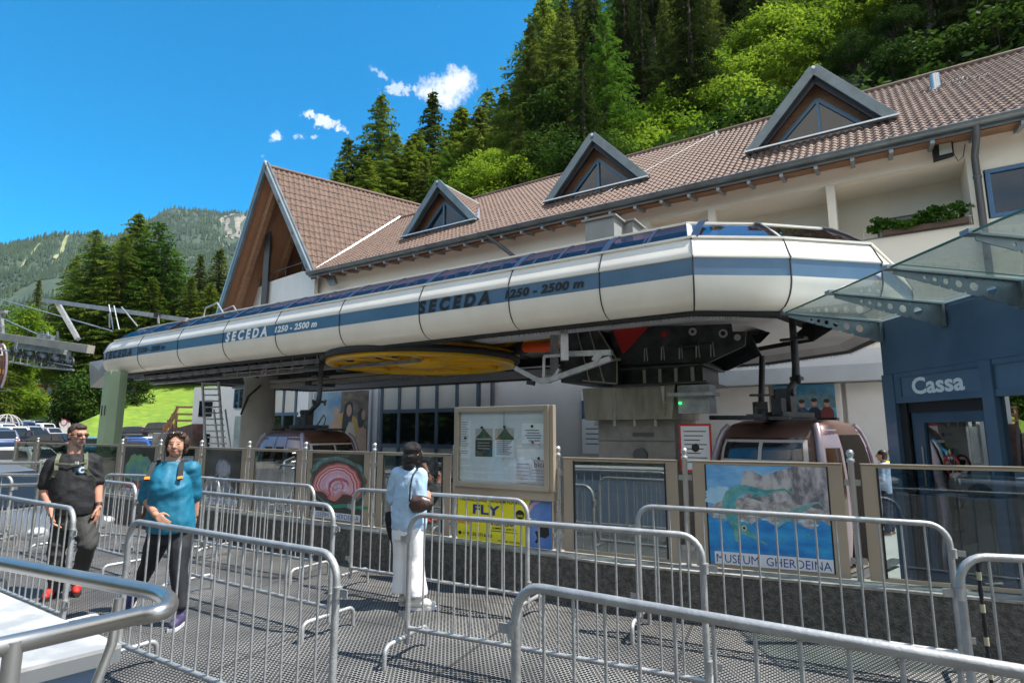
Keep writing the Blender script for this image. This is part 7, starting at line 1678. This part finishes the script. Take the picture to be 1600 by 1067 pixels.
# dense dark forest on the hill
slots=[]
for i in range(13):
    for j in range(9):
        s=-36+i*6.0+rt.uniform(-2.2,2.2); t=33+j*6.3+rt.uniform(-2,2)
        if s+.62*t<-2: continue
        if s>22 and t<38: continue
        slots.append((s,t))
rows=['lowest','second','third','fourth','fifth','sixth','seventh','eighth','ninth']
cnt={}; skip_belt=lambda u,v:(abs((v-230)+(u-960)*.80)<85 and 950<u<1330)
from bisect import bisect
def pxof(p):
    th=R(PITCH); x,y,z=p.x,p.y,p.z-EYE; d=y*cos(th)+z*sin(th); q=-y*sin(th)+z*cos(th); return 800+F*x/d,533.5-F*q/d
fl=[]
for (s,t) in slots:
    z=hillz(s,t); h=rt.uniform(15,24); b=st(s,t,z); u,v=pxof(b+V(0,0,h*.6))
    if skip_belt(u,v) and t<62: continue
    if u>1180 and t<44: h*=.4
    fl.append((u,t,s,z,h))
fl.sort()
side=['far left','left','centre left','centre','centre right','right','far right']
tot=len(fl)
for i,(u,t,s,z,h) in enumerate(fl):
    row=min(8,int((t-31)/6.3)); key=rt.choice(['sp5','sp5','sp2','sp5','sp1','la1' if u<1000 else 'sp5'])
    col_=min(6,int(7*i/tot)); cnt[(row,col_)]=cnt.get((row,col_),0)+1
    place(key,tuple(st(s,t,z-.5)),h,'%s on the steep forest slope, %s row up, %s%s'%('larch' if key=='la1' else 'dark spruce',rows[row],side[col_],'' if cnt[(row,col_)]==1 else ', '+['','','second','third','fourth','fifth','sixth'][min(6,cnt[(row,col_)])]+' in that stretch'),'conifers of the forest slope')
# undergrowth on the right slope and along the roof ridge
ug=[(905,232),(940,222),(1120,215),(1165,185),(1200,165),(1080,215),(1340,160),(1380,150),(1420,140),(1470,125),(1510,110),(1550,95),(1590,85),(1640,70),(1350,95),(1400,80),(1450,70),(1500,50),(1560,35),(1400,20),(1470,5),(1330,60),(1540,0),(1600,10)]
for i,(u,v) in enumerate(ug):
    t=33+(230-v)*.075; p=at_t(u,v,t); h=rt.uniform(4,6.5)
    if i%3==2 and u>1330: continue
    place(['bu2','dd1','bu2','bu2'][i%4] if u<1330 else ['bu2','dd1'][i%2],(p.x,p.y,p.z-h),h,'leafy growth behind the roof ridge, %s from the left along the slope'%(['leftmost']+wrd[1:])[i],'shrubs on the forest slope',1.25)
# left group
G2='trees left of the gable'
for key,u,v,y,h,sx,lb in [('sp4',152,355,62,21,.95,'dark spruce at the left of the tree group, its top a bare zigzag'),
 ('sp3',218,330,66,25,1.25,'tallest spruce left of the gable, its thin tip against the blue sky'),
 ('la1',250,345,64,23,1.1,'bright larch just right of the tallest spruce'),
 ('sp4',195,365,58,20,1.0,'broad green spruce in the middle of the left tree group'),
 ('sp1',118,400,70,18,1.0,'dark spruce on the left flank of the left tree group'),
 ('la1',278,400,62,17,.9,'light green larch nearest the gable'),
 ('sp2',315,395,72,20,1.1,'dark spruce against the gable edge, left of two'),
 ('sp1',345,385,75,21,1.1,'dark spruce against the gable edge, right of two'),
 ('sp2',62,435,64,15,.9,'slender dark spruce above the rope beam'),
 ('sp1',300,430,60,14,1.1,'short dark spruce in front of the gable edge'),
 ('de2',36,486,44,6,.9,'yellow-green leafy tree behind the rope mast'),
 ('de1',8,530,40,5.5,.9,'bright leafy tree at the left edge under the sheaves'),
 ('sp3',240,430,56,14,1.2,'low sunlit spruce above the nose of the station'),
 ('sp1',170,440,58,14,1.2,'dark spruce directly above the upper steel beam'),
 ('sp3',85,478,90,14,1.5,'dark leafy tree behind the sheave train'),
 ('sp1',-10,455,75,16,1.5,'dark leafy tree cut by the left edge'),
 ('la1',-45,430,70,18,1.2,'larch beyond the left edge of the view'),
 ('sp3',185,395,66,20,1.2,'sunlit spruce filling the left group below its tallest tree'),('sp4',235,385,66,20,1.3,'broad spruce right of centre in the left group'),('la1',165,380,62,20,1.2,'fresh green larch in the left part of the left group'),('sp3',130,450,60,14,1.2,'low yellowish spruce left of the strut of the steel beam'),('la1',262,375,62,20,1.1,'second larch beside the gable side of the left group'),('sp3',330,440,60,14,1.3,'sunlit spruce low against the gable edge'),
 ('dd1',215,500,80,15,1.4,'dark leafy tree showing under the station nose'),
 ('dd1',290,520,85,15,1.3,'dark leafy tree behind the top of the meadow'),
 ('dd1',345,540,90,15,1.3,'dark leafy tree beside the white end wall'),
 ('de1',28,560,52,5,1.0,'bright leafy tree leaning over the orange roofed house')]:
    if v<480 and u>55: y=98+(y-56)*.7; h=(606-v)*y/911; sx*=1.3
    elif u>200: y=112; h=(600-v)*y/911
    if u<60 and y<60: y=88; h=(650-v)*y/911; sx*=.8
    tree_top(key,u,v,y,h,lb,G2,sx)
G3='bushes around the road and meadow'
for key,u,v,y,h,sx,lb in [('bu2',128,592,60,5.0,1.2,'round dark bush at the road bend, left of the green pillar'),('bu2',150,578,66,6,1.0,'tall dark bush right behind the round one'),('bu2',212,583,84,5.2,.85,'dark bush right of the green pillar on the meadow'),
 ('bu1',20,600,58,5,1.3,'bright bush at the left edge above the cars'),('bu1',48,612,60,4,1.2,'bright bush by the small slender trunk left of the road'),('bu2',12,630,56,3.5,1.4,'low dark bush beside the round wicker sculpture'),('bu2',112,618,55,4,1.1,'dark bush at the left side of the road bend'),('bu1',240,592,100,4,1.0,'bright bush at the top of the meadow'),('bu2',263,700,30,2.6,1.0,'dark hedge under the wooden fence')]:
    if u<60: y=88; h=(656-v)*y/911; sx*=1.1
    elif u<165: y=78; h=(664-v)*y/911; sx*=.85
    tree_top(key,u,v,y,h,lb,G3,sx)
# trees behind the viewer, mirrored by the windows
for i in range(20):
    p=st(-84+i*6.0+rt.uniform(-1,1),-20-5*(i%3),-.6)
    place(['bu1','dd1','bu2','bu2'][i%4],tuple(p),rt.uniform(12,15),'tall tree out of view behind the platform, %s from the left of its row'%(['leftmost']+wrd[1:])[i],'trees behind the viewer',1.35)
# planter on the balcony
pl=thing('window_box','row of leafy green plants in a box on the balcony parapet','planter',st(.2,18.95,7.15),RZ)
mb=MB(); mb.box(.25,2.2,18.86,19.02,7.16,7.30); obj('box',mb,M('planter_brown',(.10,.06,.04),.7),pl,'st')
mb=MB(); st_=MB()
for _ in range(150):
    s=rt.uniform(.0,2.25); hz=(.22+.20*sstep(1.0,1.9,s)+.08*sin(s*6))*rt.uniform(.4,1.3); c=V(s+rt.uniform(-.05,.05),18.92+rt.uniform(-.16,.10),7.28+hz-rt.random()*.08)
    st_.tube([(s,18.94,7.25),tuple(c)],.006,3,cap=False)
    for k in range(9):
        n_=V(rt.uniform(-1,1),rt.uniform(-1.2,.3),rt.uniform(0,1)).normalized(); u_=n_.orthogonal().normalized(); w_=n_.cross(u_); q=c+V(rt.uniform(-.08,.08),rt.uniform(-.07,.07),rt.uniform(-.06,.05)); r_=.055*rt.uniform(.6,1.2)
        mb.add([q+u_*r_*cos(2*pi*j/6)+w_*r_*sin(2*pi*j/6) for j in range(6)],[tuple(range(6))])
obj('foliage',mb,leafmat('geranium_leaves',(.03,.09,.012),(.10,.20,.025),.3,2),pl,'st'); obj('stems',st_,DECD,pl,'st')
# ================================================================ SMALL THINGS AT THE LEFT
wf=thing('wooden_fence','brown wooden rail fence stepping down the bank by the white end wall','fence',at_y(283,660,34),0)
WF=M('fence_wood',(.26,.12,.05),.7,c2=(.36,.19,.09),sc=4)
mb=MB()
for v in (636,647,657): mb.beam(at_y(276,v,36),at_y(300,v,34),.06,.12)
pts=[(277,634,36),(270,646,37),(263,656,38),(257,664,39)]
for (u,v,y) in pts: a_=at_y(u,v,y); mb.beam(a_,a_-V(0,0,1.5),.12,.12,(1,0,0))
for k in (0,4,8):
    for a_,b_ in zip(pts,pts[1:]): mb.beam(at_y(a_[0],a_[1]+2+k,a_[2]),at_y(b_[0],b_[1]+2+k,b_[2]),.05,.10)
obj('rails',mb,WF,wf,'world')
rw=thing('stone_wall','reddish brown retaining wall under the wooden fence','wall',at_y(285,700,33),0)
mb=MB(); mb.prism([at_y(262,672,37),at_y(301,662,33),at_y(301,735,33),at_y(262,735,37)],(.3,.6,0)); obj('face',mb,M('red_stone',(.09,.05,.04),.9,c2=(.2,.11,.085),sc=2,bump=.6),rw,'world')
gb=thing('grey_box','grey concrete block standing left of the reddish wall','block',at_y(250,700,36),0); mb=MB(); a_=at_y(247,720,36); mb.box(a_.x-.5,a_.x+.7,a_.y,a_.y+1,a_.z-.6,a_.z+1.7); obj('block',mb,CONC,gb,'world',bevel=.03)
hs_=thing('timber_house','small orange timber house with a low roof beyond the road','house',at_y(76,612,125),0)
mb=MB(); c=at_y(76,614,125); mb.box(c.x-3.4,c.x+3.2,c.y,c.y+6,c.z-2,c.z+2.0); obj('wall',mb,M('orange_timber',(.38,.12,.03),.7,c2=(.5,.2,.06),sc=.6),hs_,'world')
mb=MB(); mb.prism([(c.x-4.4,c.y-1,c.z+2.0),(c.x+4.2,c.y-1,c.z+2.0),(c.x+2.6,c.y+3,c.z+3.6),(c.x-3,c.y+3,c.z+3.6)],(0,0,.25)); obj('roof',mb,M('old_roof',(.12,.09,.07),.8,c2=(.2,.16,.13),sc=.7),hs_,'world')
mb=MB()
for x in (-2.2,-.4,1.6): mb.box(c.x+x,c.x+x+1.0,c.y-.05,c.y-.01,c.z-.3,c.z+1.2)
obj('window',mb,DGLASS,hs_,'world')
ws=thing('wicker_sphere','round openwork dome of curved rods among the bushes','sculpture',at_y(10,668,60),0)
mb=MB(); c=at_y(9,668,60)
for i in range(7):
    a=pi*i/7; mb.tube([c+V(1.35*cos(a)*cos(t),1.35*sin(a)*cos(t),1.35*sin(t)) for t in [pi*k/12 for k in range(13)]],.05,5)
for z in (.5,1.0): mb.tube([c+V(1.2*cos(t)*(1-z*.25),1.2*sin(t)*(1-z*.25),z) for t in [2*pi*k/16 for k in range(16)]],.04,5,closed=True)
obj('rods',mb,M('rod_grey',(.35,.33,.30),.7),ws,'world')
for k,(u,v,y,lb) in enumerate(((21,664,64,'round red and white sign among the parked cars at the far left'),(100,660,70,'round red and white sign at the foot of the hillside road'))):
    sg=thing('road_sign',lb,'sign',at_y(u,v+8,y),0,'round signs in the parking lot'); c=at_y(u,v,y)
    mb=MB(); mb.cyl(c+V(0,-.02,0),c,.42,20); obj('plate',mb,M('sign_border_red',(0,0,0)),sg,'world'); mb=MB(); mb.cyl(c+V(0,-.05,0),c+V(0,-.03,0),.30,20); obj('disc',mb,WH,sg,'world'); mb=MB(); mb.cyl(c-V(0,-.02,2.4),c,.04,8); obj('pole',mb,GALV,sg,'world')
for i in range(7):
    u=76+5*i; v=648+3.4*i; y=88-3.6*i; c=at_y(u,v,y); mb=MB(); mb.cyl((0,0,-1.0),(0,0,.55),.035,8); mb.ell((0,0,.56),(.045,.045,.04),8,6)
    o=obj('road_post',mb,M('road_post_white',(.30,.30,.30),.6)); o.location=c; tag(o,'white post on the edge of the hillside road, %s counting downhill'%(wrd[i] if i else 'first'),'post','white posts beside the hillside road')
# floodlights on the building
fll=thing('floodlight','black floodlight with a ribbed glass front under the gutter, left of the downpipe','floodlight',at_t(1473,245,18.6),RZ)
mb=MB(); mb.prism([at_t(1456,228,18.7),at_t(1489,221,18.7),at_t(1491,241,18.6),at_t(1459,251,18.6)],NX*.18); obj('housing',mb,BLACK,fll,'world',bevel=.01)
mb=MB(); mb.prism([at_t(1467,226,18.66),at_t(1486,222,18.66),at_t(1488,238,18.57),at_t(1468,243,18.57)],NX*.02); obj('lens',mb,M('lens_glass',(.45,.5,.45),.15,c2=(.6,.65,.6),sc=30,stretch=(1,1,12),coat=1),fll,'world')
mb=MB(); mb.tube([at_t(1490,240,18.8),at_t(1497,252,18.85),at_t(1505,245,18.9),at_t(1508,225,18.9)],.012,5); mb.beam(at_t(1470,222,18.8),at_t(1470,212,18.9),.05,.05,(1,0,0)); obj('cable',mb,DGREY,fll,'world')
fl2=thing('floodlight','small pale floodlight hanging under the eave next to the gable corner','floodlight',at_t(514,436,18.6),RZ)
mb=MB(); mb.prism([at_t(507,432,18.6),at_t(519,430,18.6),at_t(524,443,18.4),at_t(514,446,18.4)],NX*.2); obj('housing',mb,GALV2,fl2,'world',bevel=.01)
mb=MB(); mb.beam(at_t(516,430,18.7),at_t(514,424,18.8),.05,.05,(1,0,0)); obj('bracket',mb,DARKST,fl2,'world')
# remove prototypes that were never placed
for k,(r_,h_) in PT.items():
    if k not in pused:
        for c in pk[k]: bpy.data.objects.remove(c)
        bpy.data.objects.remove(r_)

# ================================================================ loose pieces become parts of their own
def split_loose(o):
    me=o.data; n=len(me.vertices); key={}; par=list(range(n))
    def find(a):
        while par[a]!=a: par[a]=par[par[a]]; a=par[a]
        return a
    for v in me.vertices:
        k=(round(v.co.x,4),round(v.co.y,4),round(v.co.z,4))
        if k in key: par[find(v.index)]=find(key[k])
        else: key[k]=v.index
    for p in me.polygons:
        a=find(p.vertices[0])
        for q in p.vertices[1:]: par[find(q)]=a
    groups={}
    for p in me.polygons: groups.setdefault(find(p.vertices[0]),[]).append(p)
    if len(groups)<2 or len(groups)>220: return
    base=o.name.split('.')[0]
    for ps in groups.values():
        idx={}; vs=[]; fs=[]
        for p in ps:
            f=[]
            for vi in p.vertices:
                if vi not in idx: idx[vi]=len(vs); vs.append(tuple(me.vertices[vi].co))
                f.append(idx[vi])
            fs.append(f)
        m2=bpy.data.meshes.new(base); m2.from_pydata(vs,[],fs)
        for m_ in me.materials: m2.materials.append(m_)
        m2.polygons.foreach_set('material_index',[p.material_index for p in ps]); m2.polygons.foreach_set('use_smooth',[p.use_smooth for p in ps])
        c=o.copy(); c.data=m2; COL.objects.link(c)
    bpy.data.objects.remove(o)
SPL={'corner_pillar':'','panel_seams':'panel_seam','window_bars':'window_bar','cap_bolts':'cap_bolt','pale_fittings':'pale_fitting','roof_vent':'','bolt_heads':'bolt_head','guide_rail':'','wall_panels':'wall_panel','red_plates':'red_plate','yellow_beams':'yellow_beam','rafter_ends':'rafter_end','conveyor_tyres':'conveyor_tyre','roof_cabinet':'','concrete_lintel':'','window':'','rope_cables':'rope_cable','upper_beam':'','slot':'','beam_slots':'beam_slot','rafters':'rafter','mullions':'mullion','crossbeam':'','earring':'','drive_shaft':'','service_rail':'','steel_head':'','ceiling_ribs':'ceiling_rib','canopy_window_frame':'','rail_post':'','magnet':'','roof_hoop':'','gasket':'','clamps':'clamp','fins':'fin','pilot_legs':'','reptile_belly':''}
for o in list(COL.objects):
    b_=o.name.split('.')[0]
    if o.type=='MESH' and b_ in SPL and o.parent is not None and not [c for c in kids(o)]:
        if SPL[b_]: o.name=SPL[b_]
        split_loose(o)
# ================================================================ AIR
hz=bpy.data.materials.new('haze'); hz.use_nodes=True; hn=hz.node_tree; hn.nodes.clear(); pv=hn.nodes.new('ShaderNodeVolumePrincipled'); pv.inputs['Color'].default_value=(.78,.88,1,1); pv.inputs['Density'].default_value=.000032; pv.inputs['Anisotropy'].default_value=.2
oo=hn.nodes.new('ShaderNodeOutputMaterial'); hn.links.new(pv.outputs[0],oo.inputs['Volume'])
mb=MB(); mb.box(-4200,4200,-4200,5200,-1.7,960); o=obj('haze',mb,hz); o['kind']='stuff'; o['label']='thin blue air between the viewer and the far mountainside'; o['category']='haze'
